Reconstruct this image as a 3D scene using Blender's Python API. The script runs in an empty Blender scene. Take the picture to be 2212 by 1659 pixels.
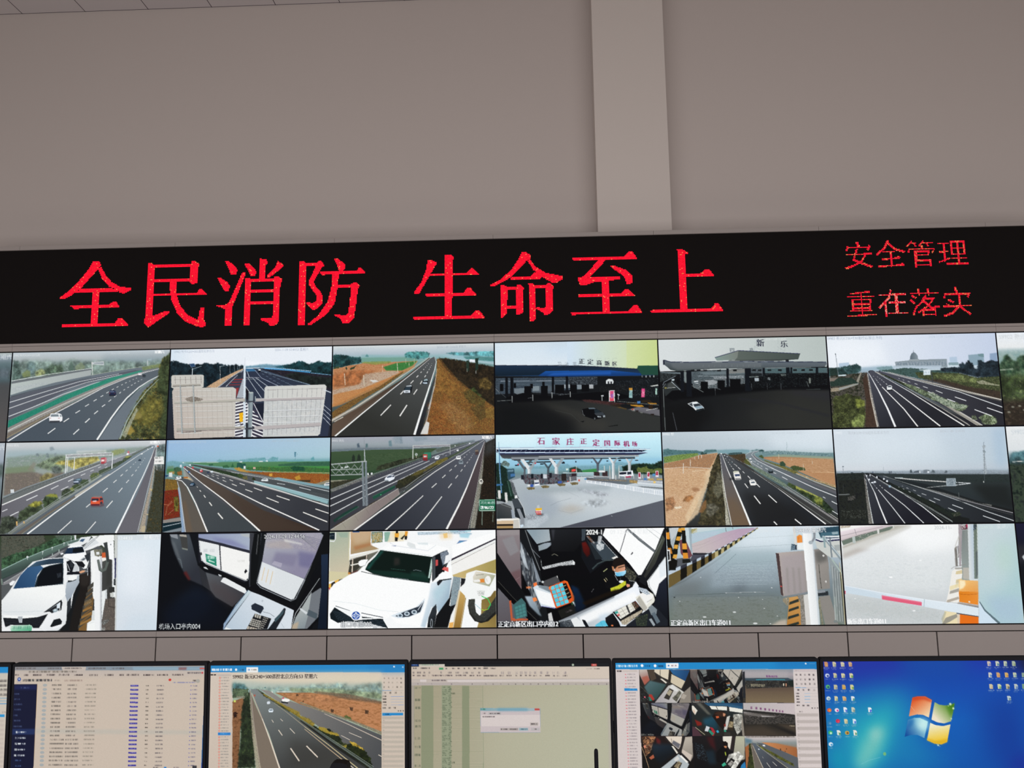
import bpy, bmesh, math, random, re
import numpy as np
from mathutils import Vector, Matrix

S = bpy.context.scene
C = S.collection
# ---------------------------------------------------------------- camera, light, exposure
cam_data = bpy.data.cameras.new('camera'); cam = bpy.data.objects.new('camera', cam_data); C.objects.link(cam)
cam.location = (0.32969, -5.7991, 1.59557)
cam.rotation_euler = (1.71407, 0.01342, 0.03633)
cam_data.sensor_width = 36.0; cam_data.lens = 36.0 * 1725 / 2212; cam_data.clip_start = 0.05
S.camera = cam
S.view_settings.view_transform = 'Standard'; S.view_settings.look = 'None'
S.view_settings.gamma = 1; S.view_settings.exposure = 0.0; S.view_settings.use_curve_mapping = False

W = bpy.data.worlds.new('hall_ambient'); S.world = W; W.use_nodes = True
W.node_tree.nodes['Background'].inputs[0].default_value = (1.0, 0.90, 0.82, 1)
W.node_tree.nodes['Background'].inputs[1].default_value = 0.11

def area(name, loc, aim, sx, sy, power, col):
    d = bpy.data.lights.new(name, 'AREA'); d.shape = 'RECTANGLE'; d.size = sx; d.size_y = sy; d.energy = power; d.color = col
    o = bpy.data.objects.new(name, d); C.objects.link(o); o.location = loc
    o.rotation_euler = (Vector(aim) - Vector(loc)).to_track_quat('-Z', 'Y').to_euler()
area('daylight_behind', (0.3, -6.3, 1.6), (0.3, 1.2, -2.3), 15.5, 2.2, 525, (1.0, 0.955, 0.94))

# ---------------------------------------------------------------- materials
def mat(name, col, rough=0.6, spec=0.3, metal=0.0, bump=0.0, scale=60, mottle=0.0):
    m = bpy.data.materials.new(name); m.use_nodes = True; nt = m.node_tree
    b = nt.nodes['Principled BSDF']
    b.inputs['Base Color'].default_value = (*col, 1); b.inputs['Roughness'].default_value = rough
    b.inputs['Specular IOR Level'].default_value = spec; b.inputs['Metallic'].default_value = metal
    if bump or mottle:
        tc = nt.nodes.new('ShaderNodeTexCoord'); nz = nt.nodes.new('ShaderNodeTexNoise'); nz.inputs['Scale'].default_value = scale
        nz.inputs['Detail'].default_value = 4
        nt.links.new(tc.outputs['Object'], nz.inputs['Vector'])
        if bump:
            bp = nt.nodes.new('ShaderNodeBump'); bp.inputs['Strength'].default_value = bump; bp.inputs['Distance'].default_value = 0.002
            nt.links.new(nz.outputs['Fac'], bp.inputs['Height']); nt.links.new(bp.outputs['Normal'], b.inputs['Normal'])
        if mottle:
            r = nt.nodes.new('ShaderNodeMixRGB'); r.inputs[1].default_value = (*[c * (1 - mottle) for c in col], 1)
            r.inputs[2].default_value = (*[min(1, c * (1 + mottle)) for c in col], 1)
            nt.links.new(nz.outputs['Fac'], r.inputs[0]); nt.links.new(r.outputs[0], b.inputs['Base Color'])
    return m
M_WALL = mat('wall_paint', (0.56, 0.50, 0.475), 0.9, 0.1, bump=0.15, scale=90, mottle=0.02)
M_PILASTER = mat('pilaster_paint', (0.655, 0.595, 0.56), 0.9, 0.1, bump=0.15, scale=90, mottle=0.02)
M_CLAD = mat('beige_cladding', (0.302, 0.267, 0.256), 0.6, 0.3, bump=0.05, scale=300, mottle=0.02)
M_GAP = mat('dark_gap', (0.02, 0.016, 0.02), 0.9, 0.05)
M_BLACK = mat('black_plastic', (0.003, 0.003, 0.0045), 0.55, 0.06, bump=0.1, scale=400)
M_PANEL = mat('panel_housing', (0.005, 0.005, 0.008), 0.7, 0.08)
M_FLOOR = mat('floor_tile', (0.42, 0.40, 0.37), 0.35, 0.4, mottle=0.05, scale=3)
M_DESK = mat('desk_laminate', (0.38, 0.35, 0.33), 0.5, 0.3, mottle=0.03, scale=8)
M_METAL = mat('brushed_metal', (0.35, 0.35, 0.36), 0.4, 0.5, 0.8)

def mat_screen(name, strength=1.0):
    m = bpy.data.materials.new(name); m.use_nodes = True; nt = m.node_tree; b = nt.nodes['Principled BSDF']
    b.inputs['Base Color'].default_value = (0.002, 0.002, 0.0025, 1); b.inputs['Roughness'].default_value = 0.6
    b.inputs['Specular IOR Level'].default_value = 0.03
    a = nt.nodes.new('ShaderNodeVertexColor'); a.layer_name = 'picture'
    nt.links.new(a.outputs['Color'], b.inputs['Emission Color']); b.inputs['Emission Strength'].default_value = strength
    m.cycles.emission_sampling = 'NONE'
    return m
M_SCREEN = mat_screen('lit_screen', 1.0)
M_DOT = mat_screen('lit_red_dot', 1.0)

def mat_led_board():
    m = mat('led_board_face', (0.009, 0.0075, 0.008), 0.8, 0.06); nt = m.node_tree; b = nt.nodes['Principled BSDF']
    tc = nt.nodes.new('ShaderNodeTexCoord'); mp = nt.nodes.new('ShaderNodeMapping'); k = 1 / 0.00762
    mp.inputs['Scale'].default_value = (k, k, k); mp.inputs['Location'].default_value = (0.5, 0.5, 0.5)
    vo = nt.nodes.new('ShaderNodeTexVoronoi'); vo.inputs['Scale'].default_value = 1.0; vo.inputs['Randomness'].default_value = 0.0
    rp = nt.nodes.new('ShaderNodeValToRGB'); rp.color_ramp.elements[0].color = (0.024, 0.021, 0.016, 1); rp.color_ramp.elements[1].color = (0.008, 0.0065, 0.0065, 1)
    rp.color_ramp.elements[0].position = 0.25; rp.color_ramp.elements[1].position = 0.4
    nt.links.new(tc.outputs['Object'], mp.inputs[0]); nt.links.new(mp.outputs[0], vo.inputs['Vector'])
    nt.links.new(vo.outputs['Distance'], rp.inputs[0]); nt.links.new(rp.outputs[0], b.inputs['Base Color'])
    return m
M_LED = mat_led_board()

def mat_ceiling():
    m = mat('ceiling_tiles', (0.55, 0.50, 0.49), 0.9, 0.1); nt = m.node_tree; b = nt.nodes['Principled BSDF']
    tc = nt.nodes.new('ShaderNodeTexCoord'); br = nt.nodes.new('ShaderNodeTexBrick')
    br.offset = 0; br.inputs['Scale'].default_value = 1.0; br.inputs['Brick Width'].default_value = 0.622; br.inputs['Row Height'].default_value = 0.622
    br.inputs['Mortar Size'].default_value = 0.004; br.inputs['Mortar Smooth'].default_value = 0.1
    br.inputs['Color1'].default_value = (0.60, 0.55, 0.56, 1); br.inputs['Color2'].default_value = (0.62, 0.57, 0.57, 1); br.inputs['Mortar'].default_value = (0.10, 0.08, 0.09, 1)
    mp = nt.nodes.new('ShaderNodeMapping'); mp.inputs['Location'].default_value = (0.27, 0.05, 0)
    nt.links.new(tc.outputs['Object'], mp.inputs[0]); nt.links.new(mp.outputs[0], br.inputs['Vector']); nt.links.new(br.outputs['Color'], b.inputs['Base Color'])
    return m
M_CEIL = mat_ceiling()

# ---------------------------------------------------------------- helpers
def box(bm, x0, x1, y0, y1, z0, z1, bevel=0.0):
    r = bmesh.ops.create_cube(bm, size=1.0)
    for v in r['verts']:
        v.co = Vector(((x0 + x1) / 2 + v.co.x * (x1 - x0), (y0 + y1) / 2 + v.co.y * (y1 - y0), (z0 + z1) / 2 + v.co.z * (z1 - z0)))
    if bevel:
        es = list({e for v in r['verts'] for e in v.link_edges})
        bmesh.ops.bevel(bm, geom=es, offset=bevel, segments=2, affect='EDGES', profile=0.7)
def prism(bm, pts, y0, y1):
    """extrude an outline in x,z along y"""
    a = [bm.verts.new((x, y0, z)) for x, z in pts]; b = [bm.verts.new((x, y1, z)) for x, z in pts]
    n = len(pts); bm.faces.new(a); bm.faces.new(b[::-1])
    for i in range(n): bm.faces.new((a[i], b[i], b[(i + 1) % n], a[(i + 1) % n]))
def lathe(bm, x, y, prof, seg=20):
    rings = [[bm.verts.new((x + r * math.cos(2 * math.pi * i / seg), y + r * math.sin(2 * math.pi * i / seg), z)) for i in range(seg)] for r, z in prof]
    for a, b in zip(rings, rings[1:]):
        for i in range(seg): bm.faces.new((a[i], a[(i + 1) % seg], b[(i + 1) % seg], b[i]))
    bm.faces.new(rings[0][::-1]); bm.faces.new(rings[-1])
def obj(name, bm, m, parent=None):
    bmesh.ops.recalc_face_normals(bm, faces=bm.faces[:])
    me = bpy.data.meshes.new(name); bm.to_mesh(me); bm.free(); me.materials.append(m)
    o = bpy.data.objects.new(name, me); C.objects.link(o)
    if parent: o.parent = parent
    return o
def thing(name, label, cat, loc=(0, 0, 0), group=None):
    o = bpy.data.objects.new(name, None); C.objects.link(o); o.location = loc; o.empty_display_size = 0.1
    o['label'] = label; o['category'] = cat
    if group: o['group'] = group
    return o
def struct(name, bm, m):
    o = obj(name, bm, m); o['kind'] = 'structure'; return o

# ---------------------------------------------------------------- the room
WALL_Y = 1.20
b = bmesh.new(); box(b, -9, 9, WALL_Y, WALL_Y + 0.2, 0, 6.33); struct('wall_back', b, M_WALL)
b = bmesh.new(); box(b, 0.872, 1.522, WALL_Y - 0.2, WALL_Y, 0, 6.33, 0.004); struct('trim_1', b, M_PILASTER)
b = bmesh.new(); box(b, -9, 9, -9, WALL_Y + 0.2, 6.33, 6.43); struct('ceiling', b, M_CEIL)
b = bmesh.new(); box(b, -9, 9, -9, WALL_Y + 0.2, -0.1, 0); struct('floor', b, M_FLOOR)

# ---------------------------------------------------------------- display wall casing and its base cabinets
COLS = [-4.8543, -3.6413, -2.4297, -1.2032, 0.0024, 1.2048, 2.4265, 3.6405, 4.8545]
ROWS = [2.7456, 2.0651, 1.3848, 0.6995]
XL, XR = COLS[0], COLS[-1]
t = thing('display_wall_casing', 'beige casing of slim rails around the lit sign and the rows of screens', 'display casing')
b = bmesh.new(); box(b, XL, XR, 0.09, 0.58, 0.0, 3.565); obj('casing_body', b, M_GAP, t)
b = bmesh.new()
for x0, x1 in zip(COLS, COLS[1:]): box(b, x0 + 0.0006, x1 - 0.0006, -0.012, 0.60, 3.5405, 3.572, 0.002)
obj('upper_rail', b, M_CLAD, t)
b = bmesh.new()
for x0, x1 in zip(COLS, COLS[1:]):
    box(b, x0 + 0.0006, x1 - 0.0006, -0.012, 0.085, 2.7872, 2.8075, 0.002); box(b, x0 + 0.0006, x1 - 0.0006, -0.012, 0.085, 2.7490, 2.7850, 0.002)
obj('middle_rail', b, M_CLAD, t)
b = bmesh.new()
for x0, x1 in zip(COLS, COLS[1:]): box(b, x0 + 0.0006, x1 - 0.0006, -0.012, 0.085, 0.6585, 0.6965, 0.002)
obj('lower_rail', b, M_CLAD, t)
CABS = ['left of the cabinet with the white sedan screen above it', 'below the screen with the white sedan at a toll kiosk', 'below the screen of the empty dark booth', 'below the screen with the white SUV', 'below the screen with the masked booth clerk', 'below the screen of the kerbside lane', 'below the screen with the barrier arm', 'rightmost, below the dark sliver of a screen']
def cabinet(i):
    x0, x1 = COLS[i], COLS[i + 1]; xm = (x0 + x1) / 2
    t = thing('base_cabinet', 'beige two-door base cabinet ' + CABS[i], 'cabinet', ((x0 + x1) / 2, 0.0, 0.0), 'base cabinets under the display wall')
    w = (x1 - x0) / 2
    b = bmesh.new(); box(b, -w + 0.003, w - 0.003, 0.012, 0.085, 0.0, 0.6505); obj('carcass', b, M_GAP, t)
    b = bmesh.new(); box(b, -w + 0.003, w - 0.003, 0.002, 0.012, 0.0, 0.07); obj('plinth', b, M_BLACK, t)
    for s in (-1, 1):
        b = bmesh.new(); xa, xb = (-w + 0.0045, -0.0045) if s < 0 else (0.0045, w - 0.0045)
        box(b, xa, xb, -0.010, 0.010, 0.078, 0.6520, 0.0015); obj('door', b, M_CLAD, t)
for i in range(8): cabinet(i)

# ---------------------------------------------------------------- screen pictures
# Every screen shows a small drawing.  A drawing is a list of strokes in the screen's own
# 1000-wide units; they are rasterised here and stored as vertex colours of the screen's grid.
def col3(s):
    return PAINT[int(s)]
def pts_of(s):
    p = np.array([int(t) for t in re.findall(r'[+-]\d+', s)], float).reshape(-1, 2)
    return np.cumsum(p, 0)

def text_tris(body, cache={}):
    if body not in cache:
        cu = bpy.data.curves.new('glyphs', 'FONT'); cu.body = body
        ob = bpy.data.objects.new('glyphs', cu); C.objects.link(ob)
        dg = bpy.context.evaluated_depsgraph_get(); dg.update()
        ev = ob.evaluated_get(dg); me = ev.to_mesh(); me.calc_loop_triangles()
        v = np.array([x.co[:2] for x in me.vertices]).reshape(-1, 2)
        t = np.array([x.vertices[:] for x in me.loop_triangles], int).reshape(-1, 3)
        ev.to_mesh_clear(); bpy.data.objects.remove(ob); bpy.data.curves.remove(cu)
        cache[body] = v[t] if len(t) else np.zeros((0, 3, 2))
    return cache[body]

def box_blur(m, r):
    for ax in (0, 1):
        for _ in range(2):
            n = 2 * r + 1
            pad = [(0, 0), (0, 0)]; pad[ax] = (r + 1, r)
            c = np.cumsum(np.pad(m, pad, mode='edge'), ax, dtype=np.float64)
            m = (np.take(c, range(n, c.shape[ax]), ax) - np.take(c, range(0, c.shape[ax] - n), ax)) / n
    return m.astype(np.float32)

def lattice(h, w, cw, ch, rng):
    gx, gy = int(w / cw) + 3, int(h / ch) + 3
    g = rng.random((gy, gx)).astype(np.float32)
    fx = np.arange(w) / cw; fy = np.arange(h) / ch
    ix, iy = fx.astype(int), fy.astype(int)
    tx, ty = (fx - ix).astype(np.float32), (fy - iy).astype(np.float32)[:, None]
    tx = tx * tx * (3 - 2 * tx); ty = ty * ty * (3 - 2 * ty)
    a = g[iy][:, ix] * (1 - tx) + g[iy][:, ix + 1] * tx
    b = g[iy + 1][:, ix] * (1 - tx) + g[iy + 1][:, ix + 1] * tx
    return a * (1 - ty) + b * ty

def noise(h, w, s, asp, rng):
    n = 0; k = 0
    for o, wt in ((1, .42), (.5, .33), (.24, .25)):
        n = n + wt * lattice(h, w, max(1.0, s * o), max(1.0, s * o * asp), rng); k += wt
    return np.clip((n / k - .5) * 1.9 + .5, 0, 1)

class Canvas:
    def __init__(self, w, h):
        self.W, self.H = w, h; self.k = w / 1000.0
        self.a = np.zeros((h, w, 3), np.float32)
    def cover(self, p, pad=0):
        p = p * self.k
        x0 = max(0, int(p[:, 0].min()) - pad - 1); x1 = min(self.W, int(p[:, 0].max()) + pad + 2)
        y0 = max(0, int(p[:, 1].min()) - pad - 1); y1 = min(self.H, int(p[:, 1].max()) + pad + 2)
        if x1 <= x0 or y1 <= y0: return None
        w, h = x1 - x0, y1 - y0
        d = np.zeros((h, w + 1), np.int32)
        q = np.roll(p, -1, 0)
        for (ax, ay), (bx, by) in zip(p, q):
            if ay == by: continue
            if ay > by: ax, ay, bx, by = bx, by, ax, ay
            r0 = max(y0, int(math.ceil(ay - .5))); r1 = min(y1 - 1, int(math.ceil(by - .5)) - 1)
            if r1 < r0: continue
            r = np.arange(r0, r1 + 1)
            x = ax + (r + .5 - ay) * (bx - ax) / (by - ay)
            i = np.clip(np.ceil(x - .5).astype(int) - x0, 0, w)
            np.add.at(d, (r - y0, i), 1)
        m = (np.cumsum(d[:, :w], 1) % 2).astype(np.float32)
        return x0, y0, x1, y1, m
    def put(self, c, color, al=1.0, soft=0):
        if c is None: return
        x0, y0, x1, y1, m = c
        if soft > 0: m = box_blur(m, soft)
        m = (m * al)[..., None]
        self.a[y0:y1, x0:x1] = self.a[y0:y1, x0:x1] * (1 - m) + color * m
    def poly(self, p, color, al=1, soft=0):
        s = int(round(soft * self.k * .5))
        self.put(self.cover(p, 3 * s), color, al, s)
    def run(self, name, ops):
        k = self.k
        for line in ops.strip().split('\n'):
            f = line.split('|'); t = f[0]
            g = lambda i, d=0.0: float(f[i]) if len(f) > i and f[i] else d
            if t == 'V':
                st = [e.split(':') for e in f[1].split(' ')]
                v = np.array([int(e[0]) for e in st]) / 1000.0; cs = np.array([col3(e[1]) for e in st])
                y = (np.arange(self.H) + .5) / self.H
                self.a[:] = np.stack([np.interp(y, v, cs[:, i]) for i in range(3)], 1)[:, None, :]
            elif t == 'P':
                self.poly(pts_of(f[2]), col3(f[1]), g(4, 1), g(3))
            elif t == 'G':
                p = pts_of(f[4]); s = int(round(g(5) * k * .5)); c = self.cover(p, 3 * s)
                if c is None: continue
                (ax, ay), (bx, by) = pts_of(f[3]) * k
                Y, X = np.mgrid[c[1]:c[3], c[0]:c[2]]
                u = np.clip(((X - ax) * (bx - ax) + (Y - ay) * (by - ay)) / ((bx - ax) ** 2 + (by - ay) ** 2 + 1e-6), 0, 1)[..., None]
                self.put(c, col3(f[1]) * (1 - u) + col3(f[2]) * u, g(6, 1), s)
            elif t == 'L':
                p = pts_of(f[4]); n = len(p)
                L = np.r_[0, np.cumsum(np.hypot(*np.diff(p, axis=0).T))]; L /= max(L[-1], 1e-6)
                w = (g(2) + (g(3) - g(2)) * L) * .21
                d = np.gradient(p, axis=0) if n > 2 else np.repeat(p[1:] - p[:1], 2, 0)
                nn = np.stack([-d[:, 1], d[:, 0]], 1) / (np.hypot(d[:, 0], d[:, 1])[:, None] + 1e-6)
                thin = max(0.55 / k, 0)
                al = g(6, 1) * min(1, max(.35, w.mean() / thin))
                w = np.maximum(w, thin)[:, None]
                for i in range(n - 1):
                    self.poly(np.array([p[i] + nn[i] * w[i], p[i + 1] + nn[i + 1] * w[i + 1], p[i + 1] - nn[i + 1] * w[i + 1], p[i] - nn[i] * w[i]]), col3(f[1]), al, g(5))
            elif t == 'E':
                a = np.linspace(0, 2 * math.pi, 28, endpoint=False)
                p = pts_of(f[2])[0] + np.stack([np.cos(a) * g(3) * .5, np.sin(a) * g(4) * .5], 1)
                self.poly(p, col3(f[1]), g(6, 1), g(5))
            elif t == 'X':
                p = pts_of(f[2]); j = g(5) * k * .5; s = int(round(g(7) * k * .5))
                c = self.cover(p, int(j) + 2 * s + 1)
                if c is None: continue
                x0, y0, x1, y1, m = c; h, w = m.shape; rng = np.random.default_rng(int(g(4)))
                sc = g(3) * k * .5
                if j >= 1:
                    dx = ((noise(h, w, j * 1.5, 1, rng) - .5) * 2.2 * j).astype(int); dy = ((noise(h, w, j * 1.5, 1, rng) - .5) * 2.2 * j).astype(int)
                    Y, X = np.mgrid[0:h, 0:w]
                    m = m[np.clip(Y + dy, 0, h - 1), np.clip(X + dx, 0, w - 1)]
                pal = np.array([col3(e) for e in f[1].split(' ')])
                nz = noise(h, w, max(1.2, sc), g(6, 1), rng)
                if j >= 3: nz = np.clip(nz * .55 + noise(h, w, max(1.2, sc * .4), 1, rng) * .6, 0, 1) ** 1.25
                if len(pal) == 1: colr = pal[0] * (.85 + .3 * nz[..., None])
                else:
                    u = np.linspace(0, 1, len(pal)); colr = np.stack([np.interp(nz, u, pal[:, i]) for i in range(3)], -1)
                colr = colr * (.9 + .2 * rng.random((h, w, 1)).astype(np.float32)) if sc < 14 * k else colr * (.95 + .1 * rng.random((h, w, 1)).astype(np.float32))
                if j >= 3: colr = colr * (.62 + .7 * noise(h, w, max(3.0, sc * 2.6), 1, rng)[..., None])
                self.put((x0, y0, x1, y1, m), np.clip(colr, 0, 1), g(8, 1), s)
            elif t == 'K':
                x, y = pts_of(f[2])[0] * k; w, h = int(g(3) * k * .5), int(g(4) * k * .5)
                x0, y0 = int(x), int(y); x1, y1 = min(self.W, x0 + w), min(self.H, y0 + max(2, h))
                if x0 < 0: x0 = 0
                if x1 <= x0 or y1 <= y0: continue
                rng = np.random.default_rng(int(g(6)))
                m = noise(y1 - y0, x1 - x0, 2.0, 1, rng) * .5 + lattice(y1 - y0, x1 - x0, 3.2, 50, rng) * .7
                self.put((x0, y0, x1, y1, np.clip((m - .3) * 2.2, 0, 1)), col3(f[1]), g(5, 1))
            elif t == 'T':
                tr = text_tris(f[1])
                if not len(tr): continue
                sx = .88 if any(ch.isdigit() for ch in f[1]) else 1.0
                h = g(3) * .5 * 1.04
                tr = tr * np.array([h * sx, -h]) + pts_of(f[2])[0]
                m = np.zeros((self.H, self.W), np.float32)
                for q in tr:
                    c = self.cover(q)
                    if c is not None: m[c[1]:c[3], c[0]:c[2]] = np.maximum(m[c[1]:c[3], c[0]:c[2]], c[4])
                if g(7) > 0:
                    r = max(1, int(round(g(7) * k * .25))); z = m.copy()
                    for dx in range(-r, r + 1): z = np.maximum(z, np.roll(m, dx, 1))
                    m = z
                if len(f) > 6 and f[6]:
                    o = np.clip(box_blur(m, max(1, int(round(3 * k)))) * 2.2, 0, 1)
                    self.put((0, 0, self.W, self.H, o), col3(f[6]), .75)
                self.put((0, 0, self.W, self.H, m), col3(f[4]), g(5, 1))
            elif t == 'I':
                q = pts_of(f[2]); sub = picture(f[1], 420)
                c = self.cover(q)
                if c is None: continue
                A = []; b = []
                for (x, y), (u, v) in zip(q * k, ((0, 0), (1, 0), (1, 1), (0, 1))):
                    A += [[x, y, 1, 0, 0, 0, -u * x, -u * y], [0, 0, 0, x, y, 1, -v * x, -v * y]]; b += [u, v]
                Hm = np.append(np.linalg.solve(np.array(A), np.array(b, float)), 1).reshape(3, 3)
                Y, X = np.mgrid[c[1]:c[3], c[0]:c[2]] + .5
                d = Hm[2, 0] * X + Hm[2, 1] * Y + 1
                u = np.clip((Hm[0, 0] * X + Hm[0, 1] * Y + Hm[0, 2]) / d, 0, .999); v = np.clip((Hm[1, 0] * X + Hm[1, 1] * Y + Hm[1, 2]) / d, 0, .999)
                gain = g(3, 1); tint = np.array([gain, gain * .96, gain * .9]) if gain < 1 else 1
                self.put(c, sub[(v * sub.shape[0]).astype(int), (u * sub.shape[1]).astype(int)] * tint)

def picture(name, nx):
    """rows x columns x 3, display colours"""
    ny = int(round(nx * 9 / 16))
    c = Canvas(nx * 2, ny * 2); c.run(name, PICTURES[name])
    a = c.a.reshape(ny, 2, nx, 2, 3).mean((1, 3))
    rng = np.random.default_rng(len(name))
    return np.clip(a * (1 + (rng.random((ny, nx, 1)) - .5) * .03), 0, 1)

# one drawing per screen (see Canvas.run for the strokes)
PICTURES = {}
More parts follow.
